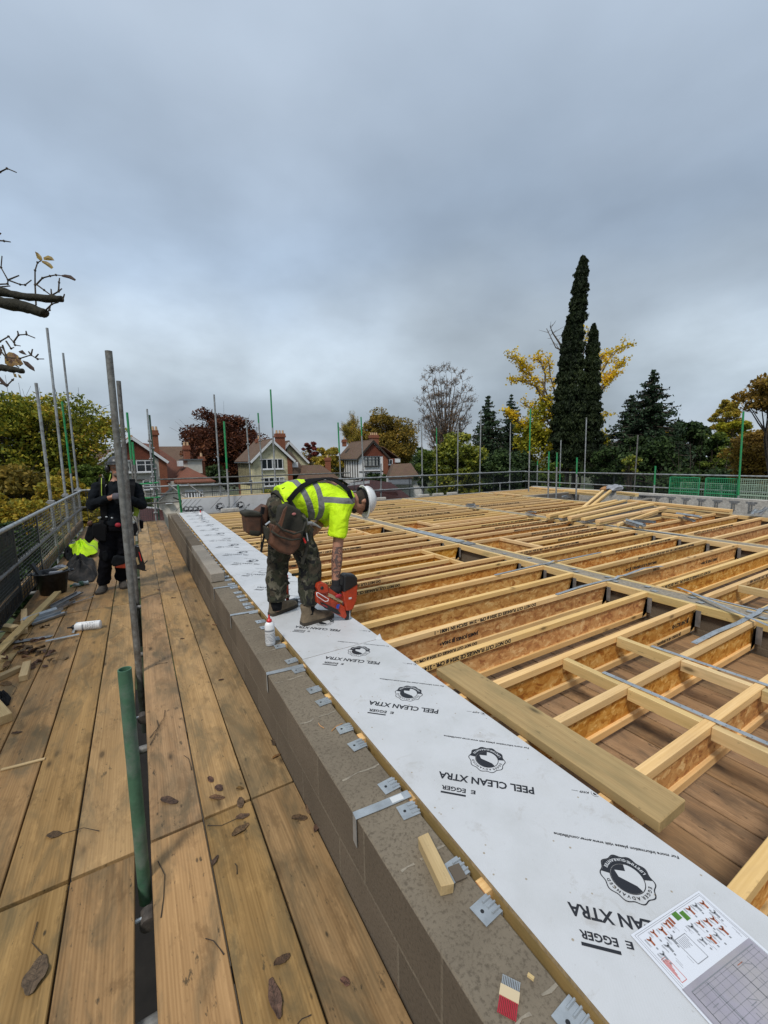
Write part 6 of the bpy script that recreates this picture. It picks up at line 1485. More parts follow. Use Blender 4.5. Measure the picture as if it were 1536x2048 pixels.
# far roof behind
h = House('distant_house', 'brown roofed house far behind the red gabled house', 350, 85, rad(0))
h.poly3([(322, 893, 0), (372, 893, 0), (384, 922, -4), (310, 922, -4)], 'roof_brown', 'roof'); h.part(MB().box(h.x(316), h.x(380), -3.6, 4, 0, h.z(922)), 'wall', W['brick'])
h = House('distant_house', 'brown roofed house far away left of the worker in dark clothes', 212, 80, rad(0))
h.poly3([(196, 900, 0), (236, 898, 0), (240, 915, -4), (190, 915, -4)], 'roof_brown', 'roof'); h.part(MB().box(h.x(194), h.x(238), -3.6, 4, 0, h.z(915)), 'wall', W['brick'])
# timber-clad building seen between the trees on the right
def clad(px0, px1, top, d, label, wins):
    h = House('clad_building', label, (px0+px1)/2, d, rad(-12), 'building'); W_ = W['cladding']
    h.part(MB().box(h.x(px0), h.x(px1), 0, 6, 0, h.z(top)), 'wall', W_)
    bd = MB()
    for i in range(9): z = h.z(top)-i*.28; bd.box(h.x(px0)-.02, h.x(px1)+.02, -.06, -.001, z-.06, z)
    h.part(bd, 'cladding_boards', W['roof_brown'])
    h.part(MB().box(h.x(px0)-.3, h.x(px1)+.3, -.5, 6.3, h.z(top)+.001, h.z(top)+.2), 'flat_roof', W['lead'])
    for a, b_, c, e in wins: h.window(a, b_, c, e, 2, y=-.09, curtain=False)
    h.part(MB().box(h.x(wins[0][0])-.3, h.x(wins[0][1])+.5, -1.0, -.15, h.z(wins[0][2]-4), h.z(wins[0][2]-7)), 'canopy', W['conc'])
W['cladding'] = plain('brown_cladding', (.12, .085, .055), .8, nz=.3, nscale=3)
clad(1444, 1500, 880, 31, 'brown timber-clad building with white window seen between trees at the right', [(1449, 1475, 900, 917)])
clad(1192, 1214, 908, 31, 'timber-clad building with teal window glimpsed right of the cypress foot', [(1195, 1209, 918, 945)])
# ------------------------------------------------------------------ overhanging branch at the top left
def branch():
    d = 3.4; o = at_d(0, 620, d); t = thing('overhanging_branch', 'pruned mossy tree branches with a few brown leaves at the upper left', 'tree branch', o, (0, 0, 0))
    P = lambda x, y, dd=0: at_d(x, y, d+dd)-o
    W['moss_bark'] = plain('mossy_bark', (.022, .020, .012), .95, nz=.6, nscale=35, bmp=1.0)
    mb = MB()
    def limb(pts, rs, seg=10):
        R = random.Random(int(pts[0][0]+pts[0][1])); q = []; r2 = []
        for i in range(len(pts)-1):
            for k in range(4):
                a = k/4; q.append(P(pts[i][0]+(pts[i+1][0]-pts[i][0])*a+R.uniform(-1, 1), pts[i][1]+(pts[i+1][1]-pts[i][1])*a+R.uniform(-1.2, 1.2))); r2.append((rs[i]+(rs[i+1]-rs[i])*a)*R.uniform(.88, 1.12)*d/FPX)
        q.append(P(*pts[-1])); r2.append(rs[-1]*d/FPX); mb.tube(q, r2, seg)
    limb([(-500, 640), (-200, 600), (-60, 592), (0, 605), (45, 612), (75, 622), (90, 628)], [26, 18, 13, 11, 11, 10, 9])
    limb([(-300, 600), (-60, 575), (0, 583), (45, 592), (90, 598), (124, 598)], [16, 9, 8, 7, 7, 6])
    limb([(-300, 780), (-80, 745), (0, 735), (20, 738), (46, 742)], [14, 9, 7, 6, 5])
    limb([(-500, 900), (-300, 780), (-300, 600)], [30, 22, 18])
    mb.build('limb', W['moss_bark'], t, smooth=True)
    tw = MB()
    def twig(pts, r=1.6):
        q = [P(a, b) for a, b in pts]; n = len(q); tw.tube(q, [r*d/FPX*(1-.5*i/n) for i in range(n)], 5)
        for a, b in pts[1:-1]: tw.ell(P(a, b), (r*1.5*d/FPX,)*3, seg=5, ring=4)
    for s_ in ([(72, 610), (70, 570), (70, 541), (75, 525), (83, 521)], [(72, 570), (85, 556), (100, 552), (112, 550), (121, 551)], [(72, 568), (88, 580), (103, 591)], [(103, 591), (117, 583), (124, 577)], [(117, 583), (118, 565), (119, 556)], [(103, 591), (102, 578)],
               [(90, 622), (104, 608), (117, 605)], [(125, 600), (129, 588)], [(90, 628), (99, 620), (101, 610)], [(-10, 569), (15, 568), (16, 560), (2, 535), (4, 512)], [(16, 560), (38, 551)], [(16, 560), (40, 569), (50, 570), (63, 560)], [(-30, 350), (0, 344), (14, 337), (33, 345)],
               [(-20, 480), (8, 482), (21, 484)], [(-20, 485), (2, 466)], [(-10, 575), (20, 572)], [(-20, 700), (0, 683), (17, 673), (28, 685), (30, 690), (41, 692)], [(28, 683), (37, 670), (53, 669), (70, 676)], [(37, 670), (35, 662)], [(53, 669), (52, 662)], [(12, 682), (22, 697), (28, 695)], [(0, 700), (12, 715), (40, 717), (62, 710), (75, 718), (88, 718)], [(62, 710), (65, 698)], [(70, 716), (77, 708)], [(62, 710), (57, 703)],
               [(-20, 720), (0, 715)], [(-10, 765), (15, 770), (25, 760), (28, 757)], [(5, 690), (15, 720), (38, 735)], [(-20, 690), (5, 695), (15, 715)]): twig(s_)
    tw.build('twigs', W['bark'], t)
    def leaf(pts, nm, m):
        q = [P(a, b, dd) for a, b, dd in pts]; n = len(q); c = sum(q, Vector())/n+FWD*-.006
        o_ = MB().add(q+[c], [(i, (i+1) % n, n) for i in range(n)]).build(nm, m, t); s = o_.modifiers.new('s', 'SOLIDIFY'); s.thickness = .0012
    W['leafbrown'] = plain('brown_leaf', (.085, .038, .018), .7, nz=.5, nscale=45, bmp=.6, dirt=(.32, .20, .02), dirt_amt=.8, dscale=30)
    W['leafyellow'] = plain('yellow_leaf', (.24, .16, .015), .6, nz=.3, nscale=40, dirt=(.07, .03, .01), dirt_amt=.95, dscale=38)
    W['leafdark'] = plain('dark_leaf', (.045, .025, .018), .8, nz=.5, nscale=60, bmp=.7)
    leaf([(70, 503, 0), (76, 506, .01), (83, 513, 0), (85, 519, 0), (81, 522, 0), (74, 516, .0)], 'leaf', W['leafyellow'])
    leaf([(87, 515, 0), (96, 511, .01), (104, 514, 0), (109, 521, 0), (98, 521, 0), (88, 520, 0)], 'leaf', W['leafyellow'])
    leaf([(84, 521, 0), (94, 523, 0), (102, 528, 0), (107, 535, 0), (103, 538, 0), (92, 530, 0), (84, 525, 0)], 'leaf', W['leafyellow'])
    leaf([(120, 551, 0), (130, 549, 0), (142, 551, .01), (152, 559, 0), (150, 562, 0), (138, 557, 0), (126, 554, 0)], 'leaf', W['leafdark'])
    leaf([(9, 712, 0), (18, 704, .02), (28, 706, .02), (37, 716, 0), (45, 730, 0), (30, 731, -.02), (22, 735, 0), (10, 727, 0)], 'leaf', W['leafbrown'])
    leaf([(28, 706, 0), (36, 711, 0), (47, 728, 0), (40, 733, 0), (32, 722, 0)], 'leaf', W['leafbrown'])
    leaf([(45, 721, 0), (56, 724, .01), (68, 735, 0), (70, 743, 0), (60, 738, 0), (50, 730, 0)], 'leaf', W['leafdark'])
    leaf([(37, 703, 0), (45, 700, 0), (54, 710, 0), (48, 709, 0), (40, 706, 0)], 'leaf', W['leafdark'])
    leaf([(26, 746, 0), (32, 748, 0), (34, 755, 0), (29, 754, 0)], 'leaf', W['leafyellow']); leaf([(36, 748, 0), (41, 751, 0), (44, 757, 0), (38, 755, 0)], 'leaf', W['leafyellow'])
    leaf([(0, 753, 0), (6, 760, 0), (17, 772, 0), (14, 775, 0), (4, 768, 0), (-2, 760, 0)], 'leaf', W['leafdark']); leaf([(-3, 690, 0), (5, 700, 0), (2, 712, 0), (-4, 705, 0)], 'leaf', W['leafdark'])
branch()
# ------------------------------------------------------------------ people
def folds(o, strength=.012, size=.07, detail=2):
    tx = D.textures.new('folds', 'CLOUDS'); tx.noise_scale = size; tx.noise_depth = detail
    m = o.modifiers.new('folds', 'DISPLACE'); m.texture = tx; m.strength = strength; m.mid_level = .5; m.texture_coords = 'LOCAL'; return o
def fuse(o, vox=.01, smooth=6, fac=.5):
    m = o.modifiers.new('fuse', 'REMESH'); m.mode = 'VOXEL'; m.voxel_size = vox; m.use_smooth_shade = True
    if smooth: s = o.modifiers.new('smooth', 'SMOOTH'); s.iterations = smooth; s.factor = fac
    return o
def capsule(mb, pts, rs, seg=14):
    """tapering limb with rounded ends; rs floats or (a, b)"""
    mb.tube(pts, rs, seg)
    for p, r in ((pts[0], rs[0]), (pts[-1], rs[-1])):
        q = max(r) if hasattr(r, '__len__') else r
        q2 = min(r) if hasattr(r, '__len__') else r
        mb.ell(p, (q2*.98, q2*.98, q2*.98), seg=12, ring=8)
def hand(mb, wrist, d, nrm, s=1.0, curl=.9, spread=.16, side=1, r=.0088):
    """palm + four unequal bent fingers + thumb; d = direction of the palm, nrm = palm normal (towards the grip)"""
    d = Vector(d).normalized(); nrm = Vector(nrm); nrm = (nrm-d*nrm.dot(d)).normalized(); w = d.cross(nrm).normalized()*side
    wrist = Vector(wrist); R = Matrix((d, w, nrm)).transposed()
    mb.ell(wrist+d*.045*s, (.050*s, .040*s, .017*s), R, 12, 8)
    for k, (ln, off) in enumerate(((.070, -.030), (.080, -.010), (.074, .010), (.058, .028))):
        b = wrist+d*(.078-.004*abs(k-1.2))*s+w*off*s; dd = (d+w*(off*spread*10)*.3).normalized(); p = [b-dd*.02*s, b]; a = 0
        for j, f in enumerate((.45, .32, .23)):
            a += curl*(.75 if j == 0 else .8); v = dd*math.cos(a)+nrm*math.sin(a); p.append(p[-1]+v*ln*f*s)
        mb.tube(p, [r*s, r*s, r*.95*s, r*.9*s, r*.7*s], 8); mb.ell(p[-1], (r*.72*s,)*3, seg=8, ring=6)
    b = wrist+d*.022*s-w*.030*s; v1 = (d*.55-w*.55+nrm*.45).normalized(); v2 = (d*.75-w*.05+nrm*.75).normalized()
    p = [b, b+v1*.034*s, b+v1*.034*s+v2*.026*s, b+v1*.034*s+v2*.026*s+(v2+nrm*.4).normalized()*.020*s]
    mb.tube(p, [.013*s, .0105*s, .0095*s, .0075*s], 8); mb.ell(p[-1], (.0075*s,)*3, seg=8, ring=6)
def camo():
    m, t, b = mat('camouflage_cloth'); v = coords(t, (1, 1, 1), False)
    n1 = noise(t, v, 9, 3, .55, 1.2); n2 = noise(t, coords(t, (1, 1.3, .8), False, rot=(1, 2, 3)), 11, 3, .55, 1.4); n3 = noise(t, coords(t, (1, 1, 1), False, rot=(2, .5, 1)), 14, 3, .5, 1.0)
    c = mixc(t, ramp(t, n1, [(.50, 0.0), (.53, 1.0)]), (.036, .038, .022), (.058, .046, .030))
    c = mixc(t, ramp(t, n2, [(.56, 0.0), (.58, 1.0)]), c, (.12, .11, .078)); c = mixc(t, ramp(t, n3, [(.56, 0.0), (.58, 1.0)]), c, (.010, .010, .010))
    c = mixc(t, ramp(t, noise(t, v, 4, 4), [(.5, 0.0), (.75, .45)]), c, (.03, .026, .02))
    t.links.new(c, b.inputs['Base Color']); b.inputs['Roughness'].default_value = .95; bump(t, b, noise(t, coords(t, (1, 1, .45), False), 14, 4, .6, 1.0), 1.0, .03); return m
def hivis(planes, name='hi_vis_fabric', strip=None):
    m, t, b = mat(name); v = coords(t, (1, 1, 1), False)
    c = ramp(t, noise(t, v, 9, 4, .6), [(.35, (.50, .78, .0)), (.6, (.62, .92, .004)), (.75, (.66, .95, .02))])
    tot = None
    for nrm, off, w in planes:
        dt = N(t, 'ShaderNodeVectorMath', operation='DOT_PRODUCT'); t.links.new(v, dt.inputs[0]); dt.inputs[1].default_value = nrm
        s = N(t, 'ShaderNodeMath', operation='SUBTRACT'); t.links.new(dt.outputs['Value'], s.inputs[0]); s.inputs[1].default_value = off
        a = N(t, 'ShaderNodeMath', operation='ABSOLUTE'); t.links.new(s.outputs[0], a.inputs[0]); l = N(t, 'ShaderNodeMath', operation='LESS_THAN'); t.links.new(a.outputs[0], l.inputs[0]); l.inputs[1].default_value = w
        o = l.outputs[0]
        if tot is None: tot = o
        else: mx = N(t, 'ShaderNodeMath', operation='MAXIMUM'); t.links.new(tot, mx.inputs[0]); t.links.new(o, mx.inputs[1]); tot = mx.outputs[0]
    if strip:      # shoulder strip: inside a slab and beyond a plane
        (n1, o1, w1), (n2, o2) = strip
        dt = N(t, 'ShaderNodeVectorMath', operation='DOT_PRODUCT'); t.links.new(v, dt.inputs[0]); dt.inputs[1].default_value = n1
        s = N(t, 'ShaderNodeMath', operation='SUBTRACT'); t.links.new(dt.outputs['Value'], s.inputs[0]); s.inputs[1].default_value = o1
        a = N(t, 'ShaderNodeMath', operation='ABSOLUTE'); t.links.new(s.outputs[0], a.inputs[0]); l = N(t, 'ShaderNodeMath', operation='LESS_THAN'); t.links.new(a.outputs[0], l.inputs[0]); l.inputs[1].default_value = w1
        d2 = N(t, 'ShaderNodeVectorMath', operation='DOT_PRODUCT'); t.links.new(v, d2.inputs[0]); d2.inputs[1].default_value = n2
        g = N(t, 'ShaderNodeMath', operation='GREATER_THAN'); t.links.new(d2.outputs['Value'], g.inputs[0]); g.inputs[1].default_value = o2
        ml = N(t, 'ShaderNodeMath', operation='MULTIPLY'); t.links.new(l.outputs[0], ml.inputs[0]); t.links.new(g.outputs[0], ml.inputs[1])
        mx = N(t, 'ShaderNodeMath', operation='MAXIMUM'); t.links.new(tot, mx.inputs[0]); t.links.new(ml.outputs[0], mx.inputs[1]); tot = mx.outputs[0]
    if tot is not None: c = mixc(t, tot, c, (.16, .165, .17))
    t.links.new(c, b.inputs['Base Color']); b.inputs['Roughness'].default_value = .8
    bump(t, b, noise(t, coords(t, (1, 1, 1), False), 7, 4, .55, 1.5), .8, .03); return m
def skin(name, tattoo=False):
    m, t, b = mat(name); v = coords(t, (1, 1, 1), False)
    c = ramp(t, noise(t, v, 12, 4), [(.35, (.30, .135, .085)), (.65, (.42, .21, .14))])
    if tattoo:
        k = ramp(t, noise(t, v, 22, 5, .65, 2.2), [(.47, 0.0), (.53, .85)])
        sp = N(t, 'ShaderNodeSeparateXYZ'); tc = N(t, 'ShaderNodeTexCoord'); t.links.new(tc.outputs['Object'], sp.inputs[0])
        lo = N(t, 'ShaderNodeMath', operation='LESS_THAN'); t.links.new(sp.outputs[2], lo.inputs[0]); lo.inputs[1].default_value = .62
        c = mixc(t, mixc(t, 1.0, k, lo.outputs[0], 'MULTIPLY'), c, (.045, .04, .042))
    t.links.new(c, b.inputs['Base Color']); b.inputs['Roughness'].default_value = .55; b.inputs['Subsurface Weight'].default_value = .05; return m
W['camo'] = camo(); W['skin'] = skin('skin'); W['skin_tat'] = skin('tattooed_skin', True)
W['boot'] = plain('tan_suede_boot', (.17, .128, .082), .95, nz=.3, nscale=22, bmp=.4, dirt=(.10, .08, .055), dirt_amt=.6); W['sole'] = plain('boot_sole', (.05, .04, .03), .9)
W['leather'] = plain('brown_leather', (.105, .042, .020), .7, nz=.4, nscale=18, bmp=.5, dirt=(.03, .02, .015), dirt_amt=.6); W['canvas'] = plain('olive_canvas', (.030, .028, .020), .9, nz=.3, nscale=20, bmp=.4)
W['strap'] = plain('black_webbing', (.009, .009, .010), .9, spec=.15); W['hat'] = plain('white_hard_hat', (.74, .75, .76), .3, dirt=(.5, .5, .48), dirt_amt=.2); W['hatdark'] = plain('dark_hard_hat', (.035, .037, .042), .4)
W['orange_tool'] = plain('orange_red_tool_body', (.42, .045, .014), .4, nz=.15, nscale=20, dirt=(.12, .03, .02), dirt_amt=.5, dscale=12); W['glove'] = plain('black_glove', (.012, .012, .014), .8, nz=.4, nscale=30, bmp=.5)
W['glove_red'] = plain('red_glove_patch', (.35, .015, .03), .7); W['hair'] = plain('short_dark_hair', (.03, .022, .016), .9, nz=.4, nscale=60, bmp=.6)
W['navy'] = plain('dark_navy_jumper', (.008, .010, .013), .95, spec=.12, nz=.35, nscale=14, bmp=.8); W['blacktrouser'] = plain('black_work_trousers', (.006, .006, .008), .95, spec=.12, nz=.4, nscale=12, bmp=.8); W['hvcord'] = plain('hi_vis_piping', (.34, .46, .05), .8)
def boot(parent, heel, toe, z, name='boot', h=.13, s=1.0, m='boot', toe_up=0):
    heel = Vector(heel); toe = Vector(toe); heel.z = toe.z = 0; d = (toe-heel); L = d.length; d.normalize(); w = Vector((-d.y, d.x, 0)); o = Vector((0, 0, 0))
    def P(x, y, zz): return heel+d*x*L+w*y*s+Vector((0, 0, z+zz))
    secs = [(-.04, .028, .01, .085, .5), (.05, .040, 0, h, .9), (.18, .043, 0, h*1.03, 1), (.33, .042, 0, h*.98, 1), (.48, .046, 0, h*.72, .8), (.66, .052, 0, .075, .7), (.85, .050, 0, .062, .7), (.97, .036, .004, .05, .6), (1.03, .018, .010, .035, .5)]
    rg = []
    for x, hw, z0, z1, tp in secs:
        rg.append([P(x, -hw, z0), P(x, -hw*1.05, z0+(z1-z0)*.35), P(x, -hw*tp, z0+(z1-z0)*.8), P(x, -hw*tp*.4, z1), P(x, hw*tp*.4, z1), P(x, hw*tp, z0+(z1-z0)*.8), P(x, hw*1.05, z0+(z1-z0)*.35), P(x, hw, z0)])
    b = MB().rings(rg); 
    b.tube([P(.17, 0, h*.7), P(.13, 0, h+.035)], [.050, .053], 12)
    o = b.build(name, W[m], parent); fuse(o, .008, 4)
    so = MB(); rr = []
    for x, hw, z0, z1, tp in secs: rr.append([P(x, -hw*1.10, .0), P(x, -hw*1.12, .026), P(x, hw*1.12, .026), P(x, hw*1.10, .0)])
    so.rings(rr); so.build('sole', W['sole'], o)
    l = MB()
    for i in range(4): l.bar(P(.34+.06*i, -.026, h*.98-.016*i), P(.36+.06*i, .026, h*.98-.016*i), .004, .004)
    l.build('laces', W['strap'], o)
    return o
def pxp(mb, pts, Y, th, off=Vector((0, 0, 0)), mi=0):
    """solid from an outline in the plane y = Y with real thickness th"""
    A = [at_y(x, y, Y)-off for x, y in pts]; B = [p+Vector((0, th, 0)) for p in A]; n = len(A)
    return mb.add(A+B, [tuple(range(n)), tuple(reversed(range(n, 2*n)))]+[(i, i+n, (i+1) % n+n, (i+1) % n) for i in range(n)], mi)
def worker1():
    O = Vector((1.10, 3.22, .4105)); P = lambda x, y, Y: at_y(x, y, Y)-O
    t = thing('person', 'person in yellow hi-vis shirt, camouflage trousers and white hard hat bending over a nail gun', 'person', O)
    hipR, hipL = P(590, 1050, 3.12), P(572, 1042, 3.34); kR, kL = P(622, 1132, 3.08), P(556, 1128, 3.40); aR, aL = P(617, 1224, 3.09), P(552, 1216, 3.42)
    pel = P(577, 1030, 3.23); wst = P(600, 1006, 3.23); ch = P(655, 1000, 3.22); up_ = P(688, 995, 3.22); nk = P(705, 998, 3.22); hd = P(724, 1000, 3.22)
    shR, shL = P(684, 1008, 3.04), P(690, 998, 3.40); elR, wrR = P(675, 1098, 3.02), P(671, 1166, 3.0); elL, wrL = P(640, 1046, 3.38), P(604, 1084, 3.26)
    b = MB()
    capsule(b, [pel, wst, ch, up_], [(.13, .16), (.12, .145), (.125, .16), (.09, .13)]); capsule(b, [up_, nk, hd], [.07, .056, .06])
    for h_, k_, a_ in ((hipR, kR, aR), (hipL, kL, aL)):
        capsule(b, [h_, (h_+k_)/2, k_, (k_*.6+a_*.4), a_], [.088, .078, .058, .057, .040])
        b.ell(a_+Vector((.01, 0, -.02)), (.03, .026, .02))
    for s_, e_, w_ in ((shR, elR, wrR), (shL, elL, wrL)): capsule(b, [s_, (s_+e_)/2, e_, e_*.68+w_*.32, w_], [.055, .048, .042, .047, .029])
    # head: crown points right, face looks down
    cr_d = (P(752, 996, 3.22)-P(706, 1004, 3.22)).normalized(); fc = Vector((0, 0, -1)); fc = (fc-cr_d*fc.dot(cr_d)).normalized(); sd2 = cr_d.cross(fc)
    RH = Matrix((cr_d, sd2, fc)).transposed(); hc = P(724, 1001, 3.22)
    b.ell(hc+cr_d*.02, (.112, .076, .094), RH, 18, 14)                 # skull
    b.ell(hc-cr_d*.055+fc*.035, (.065, .054, .062), RH, 16, 10)        # jaw
    b.ell(hc-cr_d*.098+fc*.070, (.022, .026, .022), RH, 10, 8)         # chin
    b.tube([hc+cr_d*.012+fc*.088, hc-cr_d*.030+fc*.118], [.008, .014], 8); b.ell(hc-cr_d*.030+fc*.108, (.013, .016, .013), RH, 10, 6)   # nose
    b.ell(hc+cr_d*.025+fc*.086, (.010, .050, .012), RH, 12, 6)         # brow
    b.ell(hc-cr_d*.058+fc*.094, (.010, .024, .010), RH, 10, 6)         # lips
    for s_ in (-1, 1): b.ell(hc-cr_d*.006+sd2*s_*.078-fc*.004, (.034, .010, .020), RH, 12, 8)   # ears
    hand(b, wrR, P(674, 1190, 2.99)-wrR, Vector((0, .9, -.1)), 1.0, .95, side=1); hand(b, wrL, P(600, 1098, 3.24)-wrL, Vector((0, -.6, -.5)), .95, .5, side=-1)
    fuse(b.build('body', W['skin_tat'], t), .0075, 3)
    ey = MB(); 
    for s_ in (-1, 1): ey.ell(hc+cr_d*.006+sd2*s_*.032+fc*.082, (.011, .013, .011), RH, 10, 8)
    ey.build('eyes', plain('eye', (.25, .22, .2), .2), t, smooth=True)
    hr = MB(); hr.ell(hc+cr_d*.012-fc*.014, (.105, .081, .088), RH, 16, 12); hr.ell(hc-cr_d*.045-fc*.035, (.045, .06, .045), RH, 12, 8); fuse(hr.build('hair', W['hair'], t), .009, 2)
    bd = MB(); bd.ell(hc-cr_d*.088+fc*.062, (.030, .042, .040), RH, 12, 8); fuse(bd.build('beard', W['hair'], t), .008, 2)
    # trousers
    b = MB(); capsule(b, [P(566, 1018, 3.23), pel+Vector((0, 0, -.01)), (hipR+hipL)/2+Vector((0, 0, -.04))], [(.14, .175), (.155, .19), (.13, .17)])
    R = random.Random(4)
    for h_, k_, a_, fw in ((hipR, kR, aR, .075), (hipL, kL, aL, .078)):
        pts = [h_, h_*.66+k_*.34, h_*.33+k_*.67, k_, k_*.7+a_*.3, k_*.42+a_*.58, k_*.18+a_*.82]; pts = [p+Vector((R.uniform(-.008, .008), 0, 0)) for p in pts]
        b.tube(pts, [.120, .108, .096, .090, .091, .086, fw], 16); b.ell(pts[0], (.11,)*3)
        for i in range(12): z = R.uniform(.3, .98); q = h_*(1-z)+a_*z*.9+h_*z*.1; n_ = Vector((R.uniform(-1, 1), -abs(R.uniform(.2, 1)), 0)).normalized(); b.ell(q+n_*.078, (R.uniform(.02, .045), .018, .010), None, 8, 6)
    folds(fuse(b.build('trousers', W['camo'], t), .010, 2), .034, .075)
    ck = MB()
    for k_, a_ in ((kR, aR), (kL, aL)): ck.tube([k_*.22+a_*.78, a_+Vector((0, 0, -.01))], [.050, .047], 14)
    ck.build('socks', W['dark'], t, smooth=True)
    # shirt
    b = MB()
    sp = [(556, 1000, .11, .155), (590, 996, .150, .178), (625, 1001, .160, .19), (655, 1003, .158, .198), (680, 1000, .135, .195), (696, 996, .09, .13)]
    rg = []
    for i, (x, y, rv, rw) in enumerate(sp):
        c = P(x, y, 3.22); c2 = P(sp[min(i+1, 5)][0], sp[min(i+1, 5)][1], 3.22); c0 = P(sp[max(i-1, 0)][0], sp[max(i-1, 0)][1], 3.22); d = (c2-c0).normalized()
        up = Vector((0, 1, 0)).cross(d)*-1; up = up if up.z > 0 else -up
        if i == 0: c = c; 
        rg.append([c+up*(rv*math.sin(a))+Vector((0, 1, 0))*(rw*math.cos(a)) for a in [2*math.pi*k/24 for k in range(24)]])
    b.rings(rg); b.ell(P(694, 994, 3.22), (.06, .10, .075))
    cuff = P(674, 1074, 3.02); b.tube([P(682, 1006, 3.10), shR, (shR+cuff)/2+Vector((-.006, -.006, 0)), cuff], [.085, .092, .080, .076], 18)
    cl = shL*.02+elL*.98; b.tube([P(688, 998, 3.32), shL, cl], [.085, .085, .068], 16)
    ax = (P(690, 997, 3.22)-P(600, 997, 3.22)).normalized(); vt = Vector((0, 0, 1))
    n1 = (ax*1.0+vt*.42).normalized(); n2 = (ax*1.0+vt*.12).normalized(); c1 = P(612, 1004, 3.1); c2 = P(636, 1004, 3.1); c3 = P(670, 1000, 3.03)
    hv = hivis([(n1, n1.dot(c1), .024), (n2, n2.dot(c2), .024)], strip=((Vector((.10, 0, 1)).normalized(), Vector((.10, 0, 1)).normalized().dot(c3), .023), (n2, n2.dot(c2))))
    folds(fuse(b.build('shirt', hv, t), .009, 3), .022, .085)
    # braces over the back
    def band(pts, w, nm, m='strap', th=.008, out=None):
        q = [P(*p) if len(p) == 3 else p for p in pts]; mb = MB(); L = []
        for i, p in enumerate(q):
            d = (q[min(i+1, len(q)-1)]-q[max(i-1, 0)]).normalized(); c = P(640, 1002, 3.22); o_ = (p-c); o_ -= ax*o_.dot(ax); o_.normalize(); s_ = d.cross(o_).normalized()
            L.append([p-s_*w/2, p-s_*w/2+o_*th, p+s_*w/2+o_*th, p+s_*w/2])
        return mb.rings(L).build(nm, W[m], t)
    band([(576, 1003, 3.04), (592, 984, 3.045), (606, 972, 3.08), (624, 963, 3.13), (648, 957.5, 3.19), (662, 956.5, 3.22)], .040, 'brace')
    band([(648, 957, 3.20), (668, 961, 3.13), (686, 972, 3.07), (697, 982, 3.035), (702, 998, 3.03)], .040, 'brace')
    band([(566, 982, 3.12), (590, 969, 3.16), (620, 960, 3.19), (650, 957, 3.22)], .038, 'brace')
    band([(660, 957, 3.22), (680, 962, 3.30), (694, 972, 3.36)], .038, 'brace')
    # belt and pouches
    b = MB(); bp = [(565, 1012), (573, 1003)]
    c = P(570, 1012, 3.23); d = (P(600, 997, 3.23)-P(560, 1022, 3.23)).normalized(); up = Vector((0, 1, 0)).cross(d); up = up if up.z > 0 else -up
    rg = [[c+d*o_+up*(.148*math.sin(a))+Vector((0, 1, 0))*(.188*math.cos(a)) for a in [2*math.pi*k/24 for k in range(24)]] for o_ in (-.028, .028)]
    b.rings(rg, cap=False); o = b.build('tool_belt', W['canvas'], t, smooth=True); o.modifiers.new('s', 'SOLIDIFY').thickness = .012
    def pouch(outline, Y, th, m, nm='pouch', flap=None, round_=.022):
        mb = MB(); pxp(mb, outline, Y, th, O); o = mb.build(nm, W[m], t); bv = o.modifiers.new('b', 'BEVEL'); bv.width = round_; bv.segments = 4; bv.limit_method = 'ANGLE'; bv.angle_limit = rad(50); return o
    pouch([(562, 1012), (578, 1008), (602, 1020), (611, 1050), (606, 1084), (590, 1092), (566, 1078), (558, 1044)], 2.98, .11, 'canvas')
    p2 = pouch([(546, 1048), (560, 1056), (606, 1068), (600, 1096), (584, 1112), (560, 1106), (540, 1090)], 2.93, .12, 'leather'); pouch([(530, 1052), (546, 1060), (548, 1088), (534, 1080)], 2.98, .10, 'canvas')
    r_ = MB().tube([P(552, 1046, 2.925), P(566, 1060, 2.91), (P(588, 1068, 2.905)), P(606, 1062, 2.915), P(611, 1045, 2.93)], .008, 8).build('pouch_rim', W['canvas'], t, smooth=True)
    r_ = MB().tube([P(542, 1062, 2.92), P(560, 1074, 2.905), P(582, 1080, 2.90), P(600, 1078, 2.91)], .007, 8).build('pouch_rim', W['canvas'], t, smooth=True)
    mb = MB(); pxp(mb, [(548, 1058), (560, 1044), (568, 1020), (575, 1012), (563, 1056), (556, 1066)], 2.925, .02, O); mb.build('pouch_strap', W['leather'], t)
    pouch([(489, 1026), (498, 1023), (524, 1028), (524, 1072), (503, 1072), (494, 1066)], 3.12, .14, 'leather', round_=.018); pouch([(512, 1024), (530, 1010), (540, 1012), (534, 1070), (520, 1068)], 3.20, .14, 'leather')
    pouch([(486, 1025), (500, 1022), (526, 1026), (526, 1034), (489, 1034)], 3.11, .155, 'canvas', 'pouch_flap', .008); pouch([(494, 1058), (524, 1060), (522, 1074), (500, 1072)], 3.115, .145, 'canvas', 'pouch_base', .01)
    MB().bar(P(526, 1014, 3.05), P(524, 1028, 3.05), .035, .02).bar(P(524, 1030, 3.05), P(522, 1092, 3.04), .008, .004).bar(P(530, 1062, 3.04), P(522, 1104, 3.03), .022, .006).build('hanging_straps', W['strap'], t)
    MB().ell(P(588, 1028, 2.972), (.016, .004, .010)).build('oval_badge', plain('pink_badge', (.45, .16, .15), .6), t)
    # hammer and tools at the hip
    mb = MB(); mb.bar(P(625, 1056, 2.97), P(604, 1128, 2.97), .022, .018); mb.build('hammer_handle', W['canvas'], t)
    mb = MB(); mb.tube([P(615, 1046, 2.97), P(622, 1046, 2.97), P(632, 1050, 2.97), P(642, 1056, 2.97)], [.013, .016, .009, .005], 8); mb.tube([P(614, 1036, 2.965), P(616, 1050, 2.965)], .004, 6); mb.build('hammer_head', W['galv_dull'], t)
